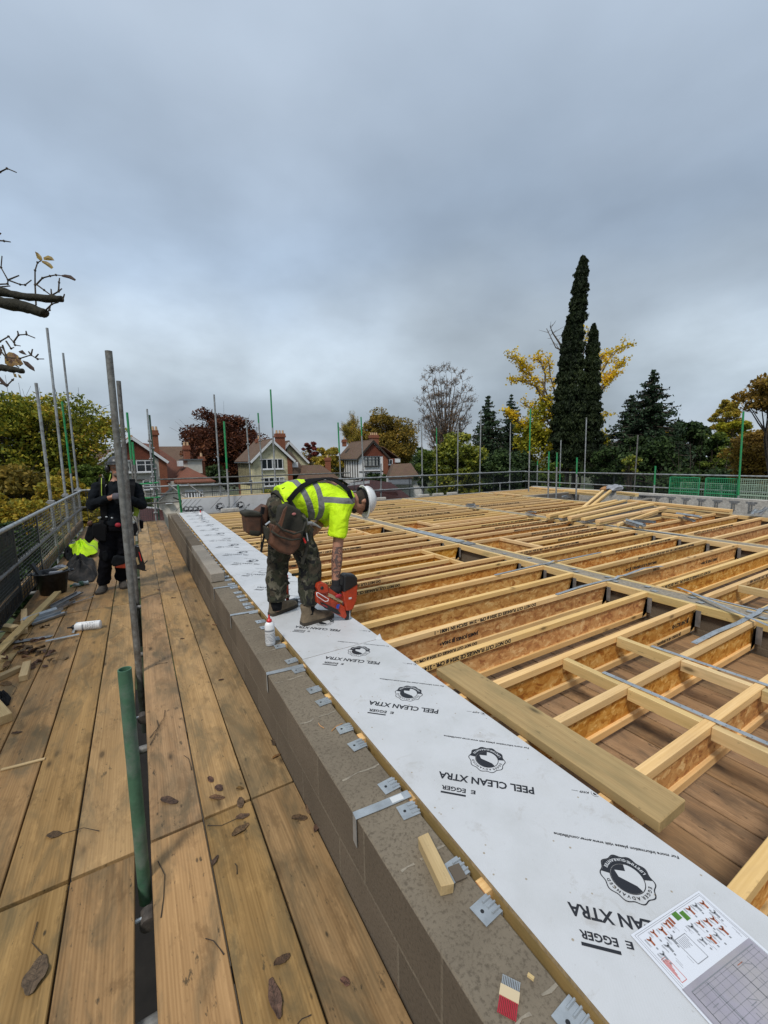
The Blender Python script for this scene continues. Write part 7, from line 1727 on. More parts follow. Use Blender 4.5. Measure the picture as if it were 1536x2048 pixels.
    MB().bar(P(607, 1076, 2.94), P(611, 1086, 2.94), .012, .012).build('red_tool', W['red'], t); MB().tube([P(613, 1066, 2.93), P(616, 1082, 2.93)], .005, 8).tube([P(531, 1050, 2.93), P(540, 1043, 2.93)], .007, 8).build('steel_tools', W['galv'], t)
    # hard hat: shell, brim, cradle
    b = MB(); rg = []; hz = hc+cr_d*.022
    for i in range(10):
        a = i/9*math.pi/2; q = hz+cr_d*(.115*math.sin(a)); rg.append([q+sd2*(.100*math.cos(a)*math.cos(k))+fc*(.124*math.cos(a)*math.sin(k)) for k in [2*math.pi*j/28 for j in range(28)]])
    b.rings(rg); o = b.build('hard_hat', W['hat'], t, smooth=True)
    MB().rings([[hz+cr_d*z_+sd2*(rr*.100*math.cos(k))+fc*(rr*.124*math.sin(k)+(.030 if math.sin(k) > .4 and rr > 1.02 else 0)) for k in [2*math.pi*j/28 for j in range(28)]] for z_, rr in ((.004, .99), (-.006, 1.10), (-.010, 1.09), (-.001, .98))]).build('brim', W['hat'], o, smooth=True)
    rb = MB()
    for s_ in (-1, 0, 1): rb.tube([hz+cr_d*(.117*math.sin(a))+fc*(.126*math.cos(a))+sd2*s_*.022*math.cos(a) for a in [math.pi*(.12+.76*i/8) for i in range(9)]], .004, 6)
    rb.build('ridges', W['hat'], o, smooth=True)
    MB().rings([[hz+cr_d*z_+sd2*(.090*math.cos(k))+fc*(.106*math.sin(k)) for k in [2*math.pi*j/24 for j in range(24)]] for z_ in (-.028, .0)]).build('headband', W['strap'], o, smooth=True)
    MB().tube([hz-cr_d*.015-fc*.105, hz-cr_d*.045-fc*.115, hz-cr_d*.05-fc*.085], .012, 8).build('ratchet', W['strap'], o, smooth=True)
    boot(t, P(543, 1240, 3.42)+Vector((0, 0, 0)), P(592, 1222, 3.55), -.0) ; boot(t, P(606, 1252, 3.08), P(664, 1228, 3.13), 0)
    gl = MB(); hand(gl, wrR, P(674, 1190, 2.99)-wrR, Vector((0, .9, -.1)), 1.0, .95, side=1, r=.0108); gl.tube([wrR-(elR-wrR).normalized()*-.03, wrR+(P(674, 1190, 2.99)-wrR)*.2], [.036, .034], 14); gl.ell(wrR+(P(674, 1190, 2.99)-wrR)*.5, (.05, .032, .05))
    fuse(gl.build('glove', W['glove'], t), .0065, 2); MB().ell(P(677, 1192, 2.955), (.030, .012, .016)).build('glove_patch', W['glove_red'], t, smooth=True)
worker1()
def gun1():
    O = at_y(672, 1200, 2.97); t = thing('nail_gun', 'orange-red nail gun with a black end held down over the edge of the white board', 'nail gun', O)
    Y = 2.955; th = .075
    def pc(pts, nm, m, y=Y, h=th, bv=.008, par=None):
        mb = MB(); pxp(mb, pts, y, h, O); return mb.build(nm, W[m], par or t, bevel=bv, seg=2)
    body = pc([(690, 1172), (716, 1166), (714, 1200), (707, 1218), (700, 1222), (693, 1222), (688, 1198), (686, 1188)], 'housing', 'orange_tool')
    pc([(688, 1152), (694, 1149), (710, 1150), (716, 1156), (716, 1170), (700, 1180), (687, 1186)], 'end_cap', 'black', Y-.008, th+.016, .014)
    pc([(640, 1168), (650, 1168), (664, 1180), (690, 1196), (690, 1206), (660, 1192), (642, 1186)], 'handle', 'orange_tool', Y+.012, th-.024)
    pc([(634, 1176), (636, 1168), (646, 1165), (656, 1170), (658, 1184), (648, 1188), (638, 1186)], 'rear_housing', 'orange_tool')
    pc([(633, 1186), (640, 1184), (652, 1190), (672, 1203), (690, 1214), (694, 1232), (690, 1238), (664, 1224), (640, 1210), (634, 1206)], 'magazine', 'orange_tool', Y+.015, .045, .005)
    pc([(640, 1205), (648, 1206), (676, 1220), (682, 1228), (676, 1229), (650, 1217)], 'battery_label', 'black', Y+.008, .008, .001)
    MB().add([at_y(a, b_, Y+.006)-O for a, b_ in ((645, 1208), (655, 1213), (655, 1216), (645, 1211))], [(0, 1, 2, 3)]).build('label_print', plain('dark_red_print', (.25, .02, .03), .5), t)
    MB().add([at_y(a, b_, Y+.006)-O for a, b_ in ((674, 1209), (680, 1208), (677, 1218), (672, 1216))], [(0, 1, 2, 3)]).build('blue_sticker', plain('blue_sticker', (.02, .06, .35), .5), t)
    mb = MB(); mb.tube([at_y(a, b_, Y-.004)-O for a, b_ in ((633, 1185), (637, 1186), (657, 1198), (656, 1202), (650, 1203), (634, 1192), (633, 1186))], .003, 6); mb.build('wire_hook', W['white'], t, smooth=True)
    pc([(694, 1214), (706, 1212), (704, 1220), (699, 1244), (695, 1245), (692, 1238)], 'nose', 'black', Y+.02, .035, .004); pc([(699, 1222), (701, 1219), (701, 1236), (698, 1240)], 'nose_plate', 'galv', Y+.015, .005, .001)
    mb = MB()
    for i, s_ in enumerate((-.5, .2, .6)): mb.tube([at_y(697, 1240, Y+.035)-O+Vector((s_*.012, 0, 0)), at_y(696.5+s_*3, 1250-abs(s_)*3, Y+.035)-O], [.004, .001], 6)
    mb.build('nose_teeth', W['black'], t)
    MB().ell(at_y(644, 1176, Y-.001)-O, (.014, .006, .014)).build('knob', W['black'], t, smooth=True)
    w = MB(); add_text(w, 'II', .035, at_y(703, 1198, Y-.002)-O, (0, 0, 1), (-1, 0, 0)); w.build('white_mark', W['white'], t)
    MB().ell(at_y(690, 1181, Y-.004)-O, (.006,)*3).build('screw', W['black'], t)
    MB().add([at_y(a, b_, Y+.008)-O for a, b_ in ((656, 1186), (664, 1189), (686, 1203), (684, 1206), (658, 1193))], [(0, 1, 2, 3, 4)]).build('worn_grip', plain('worn_grip', (.35, .26, .15), .8), t)
gun1()
# claw hammer standing behind the boots
o = at_z(574, 1205, .411); t = thing('hammer', 'orange-handled hammer with black head standing on the white board between the boots', 'hammer', o)
MB().tube([at_y(575, 1200, o.y)-o, at_y(573, 1150, o.y)-o], [.016, .014], 10).build('handle', W['orange_tool'], t, smooth=True)
MB().tube([at_z(560, 1213, .43)-o, at_z(575, 1207, .43)-o, at_z(594, 1202, .43)-o], [.020, .026, .022], 10).build('head', W['black'], t, smooth=True); MB().box(-.10, .10, -.035, .035, 0, .012, M=Matrix.Rotation(.2, 4, 'Z')).build('base', W['black'], t, bevel=.003)

def worker2():
    Y = 6.70; O = Vector((at_z(225, 1176, 0).x, Y, 0)); P = lambda x, y, yy=Y: at_y(x, y, yy)-O
    t = thing('person', 'person in dark jumper, black trousers and ear defenders standing behind the tall pole', 'person', O)
    hd = P(234, 937, Y-.03); nk = P(234, 955); shR, shL = P(196, 975), P(271, 975); elR, elL = P(184, 1010, Y-.08), P(283, 1010, Y-.08); wrR, wrL = P(222, 995, Y-.27), P(246, 993, Y-.27)
    hipR, hipL = P(216, 1050), P(247, 1050); kR, kL = P(213, 1112, Y-.06), P(243, 1108, Y-.0); aR, aL = P(207, 1166, Y-.02), P(243, 1158, Y+.08)
    b = MB(); capsule(b, [P(231, 1050), P(232, 1020), P(234, 990), P(234, 968)], [(.15, .11), (.145, .10), (.17, .12), (.12, .09)]); capsule(b, [P(234, 972), nk, hd], [.07, .056, .06])
    for h_, k_, a_ in ((hipR, kR, aR), (hipL, kL, aL)): capsule(b, [h_, (h_+k_)/2, k_, k_*.6+a_*.4, a_], [.09, .078, .058, .056, .042]); b.ell(a_+Vector((0, -.01, -.02)), (.026, .03, .02))
    for s_, e_, w_ in ((shR, elR, wrR), (shL, elL, wrL)): capsule(b, [s_, (s_+e_)/2, e_, e_*.6+w_*.4, w_], [.055, .05, .042, .044, .030])
    b.ell(hd+Vector((0, 0, .03)), (.078, .098, .112)); b.ell(hd+Vector((0, -.03, -.055)), (.056, .062, .06)); b.ell(hd+Vector((0, -.085, -.085)), (.026, .02, .02))
    b.tube([hd+Vector((0, -.09, .02)), hd+Vector((0, -.118, -.025))], [.008, .014], 8); b.ell(hd+Vector((0, -.085, .03)), (.05, .012, .01)); b.ell(hd+Vector((0, -.092, -.05)), (.024, .01, .009))
    for s_ in (-1, 1): b.ell(hd+Vector((s_*.078, 0, .0)), (.01, .02, .034))
    hand(b, wrR, P(236, 992, Y-.30)-wrR, Vector((0, .8, -.3)), .95, .8, side=-1); hand(b, wrL, P(232, 993, Y-.32)-wrL, Vector((0, .8, -.3)), .95, .8, side=1)
    fuse(b.build('body', W['skin'], t), .009, 3)
    gv = MB(); hand(gv, wrR, P(236, 992, Y-.30)-wrR, Vector((0, .8, -.3)), .97, .8, side=-1, r=.0108); hand(gv, wrL, P(232, 993, Y-.32)-wrL, Vector((0, .8, -.3)), .97, .8, side=1, r=.0108)
    fuse(gv.build('gloves', plain('grey_work_gloves', (.075, .07, .085), .85, nz=.3, nscale=20), t), .008, 2)
    ey = MB(); [ey.ell(hd+Vector((s_*.032, -.083, .012)), (.013, .010, .010), seg=10, ring=8) for s_ in (-1, 1)]; ey.build('eyes', plain('eye', (.25, .22, .2), .2), t, smooth=True)
    bd = MB(); bd.ell(hd+Vector((0, -.055, -.080)), (.050, .05, .035)); fuse(bd.build('beard', plain('greying_beard', (.12, .09, .075), .9, nz=.3, nscale=60), t), .009, 2)
    b = MB(); R = random.Random(8); b.tube([P(231, 1050), P(232, 1020), P(234, 992), P(234, 974), P(234, 962)], [(.172, .135), (.165, .13), (.195, .15), (.17, .13), (.085, .08)], 22)
    for s_, e_, w_ in ((shR, elR, wrR), (shL, elL, wrL)): b.tube([s_*.8+P(234, 972)*.2, s_, (s_+e_)/2, e_, e_*.5+w_*.5, e_*.1+w_*.9], [.085, .085, .078, .072, .062, .045], 16); b.ell(e_, (.07,)*3)
    folds(fuse(b.build('jumper', W['navy'], t), .011, 3), .030, .07)
    b = MB(); capsule(b, [P(231, 1038), P(231, 1060)], [(.168, .135), (.165, .13)])
    for h_, k_, a_ in ((hipR, kR, aR), (hipL, kL, aL)):
        pts = [h_, (h_+k_)/2, k_, k_*.6+a_*.4, k_*.25+a_*.75, a_]; b.tube(pts, [.108, .096, .084, .080, .078, .080], 16)
        for i in range(8): z = R.uniform(.4, 1); q = h_*(1-z)+a_*z; b.ell(q+Vector((R.uniform(-.04, .04), -.06, 0)), (.04, .02, .012), None, 8, 6)
        b.ell(k_+Vector((0, -.05, 0)), (.06, .04, .08))
    folds(fuse(b.build('trousers', W['blacktrouser'], t), .011, 2), .034, .07)
    # harness, pouches, piping
    def strp(pts, w, m, nm, th=.01): 
        q = [P(*p) for p in pts]; L = []
        for i, p in enumerate(q):
            d = (q[min(i+1, len(q)-1)]-q[max(i-1, 0)]).normalized(); s_ = d.cross(Vector((0, 1, 0))).normalized(); o_ = Vector((0, -1, 0)); L.append([p-s_*w/2, p-s_*w/2+o_*th, p+s_*w/2+o_*th, p+s_*w/2])
        return MB().rings(L).build(nm, W[m], t)
    strp([(204, 956, Y-.02), (204, 968, Y-.13), (206, 1000, Y-.15), (208, 1040, Y-.13)], .07, 'strap', 'harness_strap'); strp([(262, 958, Y-.02), (262, 970, Y-.13), (258, 1000, Y-.15), (256, 1040, Y-.13)], .10, 'strap', 'harness_strap')
    strp([(203, 956, Y-.02), (203, 968, Y-.145), (203, 984, Y-.162), (204, 996, Y-.165)], .008, 'hvcord', 'piping'); strp([(221, 948, Y-.09), (220, 954, Y-.125), (218, 962, Y-.145)], .009, 'hvcord', 'piping'); 
    strp([(272, 1012, Y-.02), (274, 1022, Y-.04), (270, 1032, Y-.04)], .06, 'hvcord', 'hi_vis_hem'); strp([(194, 1012, Y-.05), (195, 1022, Y-.06)], .02, 'hvcord', 'hi_vis_hem')
    c = P(231, 1042); rg = [[c+Vector((.185*math.cos(a), .15*math.sin(a), z)) for a in [2*math.pi*k/24 for k in range(24)]] for z in (-.04, .035)]; o = MB().rings(rg, cap=False).build('tool_belt', W['strap'], t, smooth=True); o.modifiers.new('s', 'SOLIDIFY').thickness = .012
    st = MB(); [st.ell(P(x, 1034+(x % 3), Y-.165), (.014, .006, .012)) for x in (213, 224)]; st.bar(P(196, 1036, Y-.15), P(202, 1034, Y-.16), .015, .02).bar(P(255, 1034, Y-.165), P(263, 1034, Y-.16), .012, .01); st.ell(P(267, 1045, Y-.16), (.018, .006, .018)); st.build('steel_fittings', W['galv'], t)
    def pouch(pts, yy, th, m, nm='pouch'):
        mb = MB(); pxp(mb, pts, yy, th, O); mb.build(nm, W[m], t, bevel=.018, seg=3)
    pouch([(184, 1050), (200, 1046), (214, 1052), (212, 1084), (196, 1082), (184, 1072)], Y-.17, .12, 'strap'); pouch([(176, 1052), (190, 1048), (188, 1078), (178, 1088), (168, 1078)], Y-.10, .10, 'dark'); pouch([(257, 1046), (272, 1044), (276, 1060), (270, 1073), (258, 1072)], Y-.16, .12, 'strap')
    pouch([(173, 1045), (183, 1041), (186, 1050), (176, 1053)], Y-.12, .08, 'leather', 'leather_loop')
    MB().ell(P(236, 1050, Y-.18), (.035, .02, .03)).build('red_carabiner', W['glove_red'], t, smooth=True); pouch([(278, 1040), (287, 1042), (287, 1058), (280, 1058)], Y+.1, .1, 'strap')
    pouch([(205, 1104), (213, 1100), (217, 1112), (212, 1124), (205, 1120)], Y-.16, .03, 'dark', 'knee_pad')
    # helmet and ear defenders
    b = MB(); hz = hd+Vector((0, .005, .065)); rg = []
    for i in range(9): a = i/8*math.pi/2; rg.append([hz+Vector((.105*math.cos(a)*math.cos(k), .128*math.cos(a)*math.sin(k), .105*math.sin(a))) for k in [2*math.pi*j/24 for j in range(24)]])
    o = b.rings(rg).build('hard_hat', W['hatdark'], t, smooth=True)
    MB().rings([[hz+Vector((rr*.105*math.cos(k), rr*.128*math.sin(k)-(.025 if math.sin(k) < -.4 and rr > 1.02 else 0), z_)) for k in [2*math.pi*j/24 for j in range(24)]] for z_, rr in ((.004, .99), (-.006, 1.1), (-.012, 1.08), (-.002, .97))]).build('brim', W['hatdark'], o, smooth=True)
    for s_ in (-1, 1):
        e = MB(); e.ell(hd+Vector((s_*.105, 0, .0)), (.034, .045, .056)); e.tube([hd+Vector((s_*.115, 0, .03)), hd+Vector((s_*.115, 0, .085))], .007, 6); e.build('ear_defender', W['black'], t, smooth=True)
    boot(t, aR+Vector((.0, .06, 0)), aR+Vector((-.05, -.20, 0)), 0, m='dustboot', h=.11); boot(t, aL+Vector((.0, .06, 0)), aL+Vector((.04, -.20, 0)), 0, m='dustboot', h=.11)
W['dustboot'] = plain('dusty_boot', (.10, .085, .07), .95, nz=.3, nscale=25, bmp=.3)
worker2()
def gun2():
    Y = 6.45; O = at_y(255, 1120, Y); t = thing('nail_gun', 'red and black nail gun hanging at the belt of the worker in dark clothes', 'nail gun', O)
    def pc(pts, nm, m, y=Y, h=.08, bv=.01): mb = MB(); pxp(mb, pts, y, h, O); mb.build(nm, W[m], t, bevel=bv, seg=2)
    pc([(222, 1126), (226, 1114), (234, 1112), (250, 1116), (250, 1128), (226, 1134)], 'end_cap', 'dark', Y-.01, .10, .014); pc([(228, 1134), (244, 1126), (270, 1122), (272, 1132), (250, 1137), (232, 1136)], 'housing', 'orange_tool')
    pc([(264, 1090), (278, 1094), (291, 1134), (290, 1142), (280, 1140), (268, 1136)], 'magazine', 'black', Y-.01, .06, .006); pc([(271, 1116), (275, 1114), (279, 1128), (275, 1130)], 'tan_label', 'offcut', Y-.014, .004, .0005)
    pc([(277, 1104), (279, 1104), (284, 1122), (282, 1123)], 'red_stripe', 'red', Y-.0145, .004, .0005)
    MB().tube([at_y(288, 1128, Y)-O, at_y(295, 1121, Y)-O], .008, 6).tube([at_y(284, 1140, Y)-O, at_y(293, 1141, Y)-O], .009, 6).build('nose', W['black'], t); MB().tube([at_y(262, 1080, Y)-O, at_y(262, 1092, Y)-O, at_y(276, 1094, Y)-O], .008, 6).build('hook', W['galv'], t)
gun2()
# ------------------------------------------------------------------ things on the walkway
def bucket():
    o = at_z(104, 1186, 0); o.x += .02; t = thing('bucket', 'black rubber bucket with tools in it beside the left mesh guard', 'bucket', o)
    n = 28; rg = [[(r*math.cos(2*math.pi*k/n), r*math.sin(2*math.pi*k/n), z) for k in range(n)] for z, r in ((0, .14), (.28, .185), (.285, .20), (.30, .20), (.30, .185), (.28, .178), (.02, .13))]
    W['tub'] = plain('black_tub', (.008, .009, .012), .4, dirt=(.10, .11, .12), dirt_amt=.35, dscale=14)
    MB().rings(rg).build('tub', W['tub'], t, smooth=True)
    for s in (-1, 1): MB().tube([(s*.195, -.06, .285), (s*.235, -.03, .285), (s*.235, .03, .285), (s*.195, .06, .285)], .012, 8).build('handle', W['tub'], t, smooth=True)
    MB().box(-.02, .12, -.05, .02, .20, .29).build('white_tool', W['bag'], t); MB().bar((-.1, .0, .2), (-.2, .05, .42), .05, .03).build('dark_tool', W['black'], t); MB().bar((.0, .06, .25), (.17, .08, .31), .04, .02).build('wooden_tool', W['offcut'], t)
bucket()
def cloth(name, label, cat, poly, z0, hgt, m, seed=1, n=26, thick=.012, grp=None):
    """crumpled cloth heap: a grid over the footprint with fold noise"""
    R = np.random.default_rng(seed); P = [at_z(x, y, z0) for x, y in poly]; c = sum(P, Vector())/len(P); k = len(P); V = [(0, 0, hgt)]; F = []
    ph = R.uniform(0, 6.28, 6); rings = 12; seg = 48
    def edge(a):
        f = a/(2*math.pi)*k; i = int(f) % k; u = f-int(f); return P[i]*(1-u)+P[(i+1) % k]*u-c
    for r in range(1, rings+1):
        q = r/rings
        for s in range(seg):
            a = 2*math.pi*s/seg; e = edge(a)*q; fold = .5+.5*math.sin(3*a+ph[0]+q*5)*math.sin(5*a+ph[1]-q*4); fold2 = math.sin(11*a+ph[2]+q*9)*.35+math.sin(17*a+ph[3]-q*13)*.2
            h = hgt*(1-q**2.2)*(.45+.55*fold)+hgt*.22*fold2*(1-q*.6)+.008; V.append((e.x, e.y, max(.004, h)))
    for s in range(seg): F.append((0, 1+s, 1+(s+1) % seg))
    for r in range(rings-1):
        for s in range(seg): a = 1+r*seg+s; b_ = 1+r*seg+(s+1) % seg; F.append((a, a+seg, b_+seg, b_))
    o = MB().add(V, F).build(name, m, smooth=True, loc=c); s = o.modifiers.new('s', 'SOLIDIFY'); s.thickness = thick; s.offset = -1
    sb = o.modifiers.new('sub', 'SUBSURF'); sb.levels = sb.render_levels = 1
    return tag(o, label, cat, grp)
cloth('hi_vis_jacket', 'crumpled bright yellow hi-vis jacket lying on the walkway by the mesh guard', 'jacket', [(196, 1106), (197, 1084), (165, 1086), (140, 1094), (132, 1100), (143, 1106), (150, 1116), (172, 1114)], .06, .20, hivis([((.8, .6, 0), .02, .02)], 'hi_vis_jacket_fabric'), seed=3)
W['pack'] = plain('dark_camouflage_bag', (.012, .011, .010), .9, nz=.8, nscale=9, bmp=.8, dirt=(.07, .055, .045), dirt_amt=.6, dscale=9)
cloth('rucksack', 'dark crumpled rucksack lying in front of the yellow jacket', 'rucksack', [(196, 1150), (190, 1122), (160, 1118), (140, 1122), (128, 1140), (132, 1160), (160, 1168), (188, 1164)], .0, .26, W['pack'], seed=5, thick=.03)
cloth('dark_bag', 'black bag behind the yellow jacket at the foot of the mesh guard', 'bag', [(152, 1108), (146, 1096), (130, 1100), (126, 1112), (134, 1122), (148, 1120)], .0, .16, W['dark'], seed=6)
cloth('grey_sheet', 'small grey plastic sheet between the bucket and the rucksack', 'plastic sheet', [(130, 1140), (134, 1132), (118, 1132), (102, 1138), (110, 1144)], .12, .05, W['bag'], seed=7, thick=.003)
o = at_z(162, 1172, .0); t = thing('plastic_bottle', 'crushed clear plastic bottle lying on the boards by the rucksack', 'bottle', o, (0, 0, rad(12)))
W['clear'] = plain('clear_plastic', (.35, .40, .40), .15, nz=.4, nscale=20)
MB().tube([(-.10, 0, .03), (-.07, .005, .035), (-.03, -.005, .026), (.02, .004, .038), (.06, 0, .030), (.09, 0, .034)], [(.012, .012), (.032, .03), (.034, .022), (.036, .032), (.034, .024), (.033, .033)], 12).build('bottle', W['clear'], t, smooth=True)
MB().tube([(-.125, 0, .02), (-.10, 0, .03)], .014, 10).build('cap', W['greenbright'], t); MB().tube([(-.02, 0, .034), (.03, .003, .034)], .0365, 12).build('bottle_label', W['green'], t, smooth=True)
def zpc(p0, p1, w, h, label, m='offcut', grp='timber offcuts', name='timber_offcut', z=.0):
    A = at_z(p0[0], p0[1], z+.001); B = at_z(p1[0], p1[1], z+.001); return offcut(A, B, w, h, label, m, name=name, grp=grp)
o = timber('timber_length', 1.9, .075, .028, W['offcut'], at_z(-22, 1318, .05), rz=math.atan2(at_z(91, 1213, .05).y-at_z(-22, 1318, .05).y, at_z(91, 1213, .05).x-at_z(-22, 1318, .05).x), ry=rad(-1.5)); tag(o, 'long split timber lath lying diagonally over the offcuts at the left edge', 'timber length')
zpc((49, 1268), (49, 1226), .055, .05, 'upright-lying pale offcut under the long lath'); zpc((6, 1258), (34, 1262), .08, .05, 'short dark-ended block left of the pale offcut')
zpc((47, 1362), (55, 1332), .055, .045, 'squarish pale offcut among the dead leaves'); zpc((-40, 1378), (42, 1340), .06, .04, 'longer timber piece pointing at the squarish offcut')
zpc((-30, 1400), (10, 1448), .085, .06, 'pale block end at the left photo edge, lowest one'); zpc((-20, 1318), (10, 1325), .06, .04, 'small offcut half hidden at the left photo edge'); zpc((-10, 1345), (20, 1310), .10, .012, 'thin greyish wood piece among the dead leaves', 'treated')
zpc((-20, 1452), (16, 1444), .05, .004, 'thin wood chip strip', 'offcut') if False else None
o = MB().bar((0, 0, .004), (.20, -.02, .004), .018, .006).build('wood_chip', W['offcut'], loc=at_z(2, 1541, 0)); tag(o, 'pale splinter on the boards at the left edge', 'splinter')
# metal channels and strips scattered on the boards
def met(px0, px1, w, label, seed, m='galv', z=.02, n=1, h=.02):
    A = at_z(px0[0], px0[1], z); B = at_z(px1[0], px1[1], z); d = B-A; L = d.length; t = thing('metal_channel', label, 'metal channel', A, (0, 0, math.atan2(d.y, d.x)), 'loose metal channels'); R = random.Random(seed)
    for i in range(n):
        y = (i-(n-1)/2)*.06; mb = MB(); mb.box(0, L, -w/2, w/2, 0, .003).box(0, L, -w/2, -w/2+.003, .0032, h).box(0, L*.9, w/2-.003, w/2, .0032, h)
        mb.build('channel', W[m], t, loc=(R.uniform(-.05, .05), y, .012*i), rot=(R.uniform(-.6, .6), R.uniform(-.04, .01), R.uniform(-.12, .12)))
met((62, 1245), (127, 1222), .05, 'heap of bright galvanised channels on the walkway, nearest the camera', 1, n=3, h=.03); met((98, 1218), (150, 1190), .05, 'grey metal channel lying behind the bright ones', 2, n=1, m='galv_dull', h=.03)
met((100, 1226), (152, 1203), .05, 'dull channel crossing beside the bright heap', 3, m='galv_dull', h=.03); met((140, 1208), (190, 1192), .028, 'thin metal strip pointing at the dark worker\'s boot', 4, h=.004)
met((88, 1283), (155, 1271), .022, 'slim metal bar lying beside the fallen white bottle', 5, h=.004); met((145, 1268), (150, 1248), .02, 'short upright bent end of the slim metal bar', 6, h=.004) 
o = at_z(45, 1284, .0); t = thing('hand_saw', 'hand saw with broad grey blade lying on the dead leaves', 'saw', o, (0, 0, rad(-8))); MB().add([(-.28, -.05, .012), (.22, -.01, .012), (.24, .05, .012), (-.28, .04, .012)], [(0, 1, 2, 3)]).build('blade', W['galv_dull'], t); MB().box(-.42, -.28, -.05, .05, .0, .025).build('handle', W['black'], t, bevel=.01)
o = MB().box(-.09, .09, -.05, .05, 0, .003).build('cardboard_piece', plain('pale_card', (.38, .31, .2), .9), loc=at_z(105, 1218, .002), rot=(0, 0, .4)); tag(o, 'flat pale card piece between the metal channels', 'card')
# boot / glove at the left edge
cloth('glove', 'dark work glove lying at the left photo edge', 'glove', [(24, 1398), (14, 1386), (-20, 1384), (-26, 1412), (4, 1418), (20, 1410)], 0, .06, W['dark'], seed=9)
# ------------------------------------------------------------------ dead leaves
W['dry'] = plain('dry_brown_leaf', (.105, .058, .034), .85, nz=.5, nscale=60, bmp=1.0, var=.35); W['dry2'] = plain('dry_orange_leaf', (.17, .085, .035), .8, nz=.4, nscale=60, bmp=1.0, var=.3); W['stalk'] = plain('leaf_stalk', (.04, .028, .02), .9)
def dry_leaf(px, py, L, ang, label, w=.62, stem=0, sang=0, m='dry', z=0.0, curl=.010, seed=0, sbend=.15):
    L *= 1.18; R = random.Random(px*7+py+seed); o = at_z(px, py, z); t = thing('dead_leaf', label, 'dead leaf', o, (0, 0, ang), 'dead leaves on the walkway'); n = 11; rg = []
    for i in range(n):
        u = i/(n-1); x = (u-.5)*L; hw = L*w*.5*math.sin(math.pi*min(.955, max(.045, u)))**.55*R.uniform(.80, 1.12); c0 = curl*(.5+.5*math.sin(u*5+R.random()))
        rg.append([(x, -hw, c0*R.uniform(.5, 1.3)+.001), (x+R.uniform(-.002, .002), -hw*.5, .003+c0*.25), (x, 0, .0016), (x, hw*.5, .003+c0*.25), (x, hw, c0*R.uniform(.5, 1.3)+.001)])
    V = [p for r in rg for p in r]; F = [(i*5+k, i*5+k+1, (i+1)*5+k+1, (i+1)*5+k) for i in range(n-1) for k in range(4)]
    b = MB().add(V, F).build('blade', W[m], t, smooth=True); s = b.modifiers.new('s', 'SOLIDIFY'); s.thickness = .0012; sb = b.modifiers.new('u', 'SUBSURF'); sb.levels = sb.render_levels = 1
    vn = MB().tube([(-L/2, 0, .0035), (0, .001, .003), (L*.48, 0, .0035)], [.0014, .0011, .0005], 5)
    for i in range(1, 6):
        for sg in (-1, 1): x = -L/2+L*i/6.5; vn.tube([(x, 0, .0032), (x+L*.10, sg*L*w*.30, .0075)], [.0006, .0003], 4)
    vn.build('veins', W['stalk'], t)
    if stem:
        a = sang-ang; st = Vector((math.cos(a), math.sin(a), 0)); sd = Vector((-st.y, st.x, 0)); e = Vector((-L/2 if st.x < 0 else L/2, 0, .003)) if abs(st.x) > .3 else Vector((0, 0, .003))
        MB().tube([e, e+st*stem*.5+sd*stem*sbend, e+st*stem], [.0012, .0011, .0020], 6).build('stalk', W['stalk'], t)
    return t
def dirpx(a, b): A = at_z(a[0], a[1], 0); B = at_z(b[0], b[1], 0); d = B-A; return math.atan2(d.y, d.x), d.length
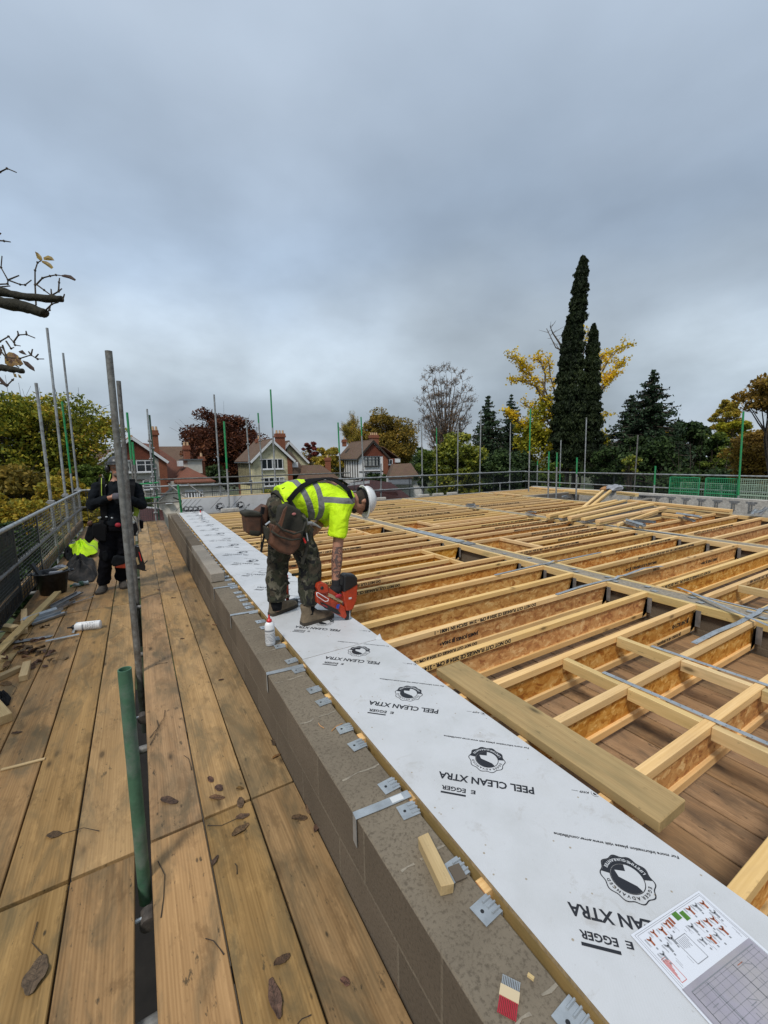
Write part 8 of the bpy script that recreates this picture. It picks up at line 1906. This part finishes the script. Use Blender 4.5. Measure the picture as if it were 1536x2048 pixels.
LV = [((72, 1950), .105, (60, 1990), (85, 1915), .55, 'dry', ((76, 1925), (66, 1858)), 'largest dead leaf with a long curved stalk, nearest the camera on the left'),
      ((108, 1671), .055, (95, 1672), (123, 1668), .6, 'dry', ((122, 1673), (197, 1667)), 'small dead leaf with a straight stalk on the left boards'),
      ((338, 1602), .085, (316, 1596), (361, 1604), .42, 'dry', None, 'narrow curled dead leaf just right of the board gap'),
      ((421, 1560), .045, (412, 1552), (430, 1570), .5, 'dry', None, 'small leaf at the top of the leaf cluster by the cross joint'),
      ((438, 1577), .048, (430, 1570), (450, 1585), .7, 'dry', None, 'greyish leaf in the middle of the leaf cluster'),
      ((434, 1596), .07, (412, 1592), (456, 1592), .4, 'dry2', None, 'orange-brown curled leaf of the leaf cluster'),
      ((480, 1578), .035, (470, 1578), (491, 1577), .6, 'dry2', None, 'small orange leaf right of the leaf cluster'),
      ((481, 1606), .06, (482, 1590), (484, 1622), .5, 'dry', None, 'folded leaf standing at the cross joint of the boards'),
      ((485, 1634), .055, (470, 1640), (502, 1628), .5, 'dry', ((470, 1642), (414, 1655)), 'leaf with long stalk just below the cross joint'),
      ((481, 1660), .075, (463, 1674), (500, 1645), .45, 'dry', None, 'long pointed leaf below the cross joint'),
      ((430, 1722), .045, (424, 1735), (438, 1708), .4, 'dry', None, 'ragged leaf over the second board joint'),
      ((599, 1637), .065, (580, 1637), (618, 1636), .5, 'dry', None, 'dark leaf near the wall foot, left of a pair'),
      ((617, 1620), .05, (610, 1608), (626, 1632), .5, 'dry', None, 'dark leaf near the wall foot, right of a pair'),
      ((634, 1655), .05, (628, 1668), (640, 1640), .5, 'dry', None, 'leaf wedged between the boards and the parapet wall'),
      ((564, 1921), .05, (548, 1932), (582, 1908), .5, 'dry', None, 'dark ragged leaf on the third board near the photo bottom'),
      ((550, 1997), .10, (558, 2045), (542, 1972), .34, 'dry', None, 'long dark leaf at the bottom edge of the photo'),
      ((690, 1965), .03, (684, 1963), (697, 1968), .7, 'dry', None, 'small round brown leaf near the photo bottom'),
      ((795, 1965), .05, (790, 1950), (803, 1985), .35, 'dry', None, 'leaf caught at the wall foot near the photo bottom'),
      ((547, 1486), .05, (542, 1476), (552, 1494), .4, 'dry', None, 'leaf at the foot of the parapet wall, farther one'),
      ((553, 1513), .05, (542, 1520), (564, 1504), .4, 'dry2', None, 'leaf at the foot of the parapet wall, nearer one'),
      ((34, 1466), .05, (22, 1468), (48, 1463), .35, 'dry', None, 'curled black leaf on the left boards'),
      ((132, 1317), .06, (126, 1325), (138, 1312), .5, 'dry2', ((128, 1318), (90, 1322)), 'reddish leaf with stalk below the fallen white bottle'),
      ((90, 1333), .05, (84, 1332), (98, 1335), .6, 'dry', None, 'curled leaf beside the squarish offcut'),
      ((12, 1368), .09, (0, 1366), (24, 1370), .5, 'dry2', ((24, 1372), (28, 1392)), 'brown leaf by the left photo edge'),
      ((318, 1180), .06, (312, 1180), (326, 1182), .4, 'dry', None, 'curled leaf on the distant boards right of the tall pole'),
      ((347, 1196), .05, (340, 1197), (354, 1195), .4, 'dry', None, 'dark curled leaf on the distant boards'),
      ((365, 1278), .035, (360, 1279), (370, 1277), .5, 'dry', None, 'small dark leaf on the middle boards, farther one'),
      ((442, 1360), .035, (438, 1361), (447, 1358), .5, 'dry', None, 'small dark leaf on the middle boards, nearer one'),
      ((430, 1250), .05, (420, 1250), (438, 1249), .4, 'dry2', None, 'brown leaf by the parapet foot in the middle distance'),
      ((416, 1231), .04, (412, 1230), (422, 1232), .4, 'dry', None, 'dark leaf at the parapet foot in the middle distance')]
for (c, L, a, b_, w, m, st, lb) in LV:
    an, l = dirpx(a, b_); sg = dirpx(st[0], st[1]) if st else (0, 0)
    dry_leaf(c[0], c[1], L, an, lb, w, sg[1] if st else 0, sg[0] if st else 0, m)
R = random.Random(21)
for i in range(34):      # leaf litter at the left
    px = R.uniform(0, 105); py = R.uniform(1285, 1345) if i % 3 else R.uniform(1225, 1300)
    dry_leaf(px, py, R.uniform(.05, .10), R.uniform(0, 6.3), 'dry brown leaf in the litter at the left edge, %s of the heap' % ORD[i].replace('nearest', 'first'), R.uniform(.35, .6), m=R.choice(['dry', 'dry', 'dry2']), z=R.uniform(0, .03), curl=.03, seed=i)
def twig(p0, p1, label, bend=.08, r=.0018):
    A = at_z(p0[0], p0[1], .002); B = at_z(p1[0], p1[1], .002); d = B-A; s = Vector((-d.y, d.x, 0)); o = MB().tube([A-A, d*.33+s*bend+Vector((0, 0, .003)), d*.7+s*bend*.6, d], [r, r*.8, r*.8, r*1.3], 6).build('twig', W['stalk'], loc=A); tag(o, label, 'twig', 'leaf stalks and twigs on the boards')
for p0, p1, lb in (((411, 1877), (448, 1909), 'short dark twig on the boards near the photo bottom'), ((316, 1722), (322, 1835), 'long wavy leaf stalk on the right-hand boards'), ((368, 1511), (383, 1540), 'leaf stalk right of the green stub'), ((314, 1440), (300, 1490), 'thin stalk close to the board gap'),
                   ((470, 1727), (474, 1748), 'tiny twig on the middle boards'), ((595, 2048), (622, 2030), 'pale sliver at the photo bottom'), ((330, 1420), (300, 1475), 'thin curved stalk beyond the green stub'), ((310, 1330), (335, 1325), 'faint stalk on the far boards')): twig(p0, p1, lb)
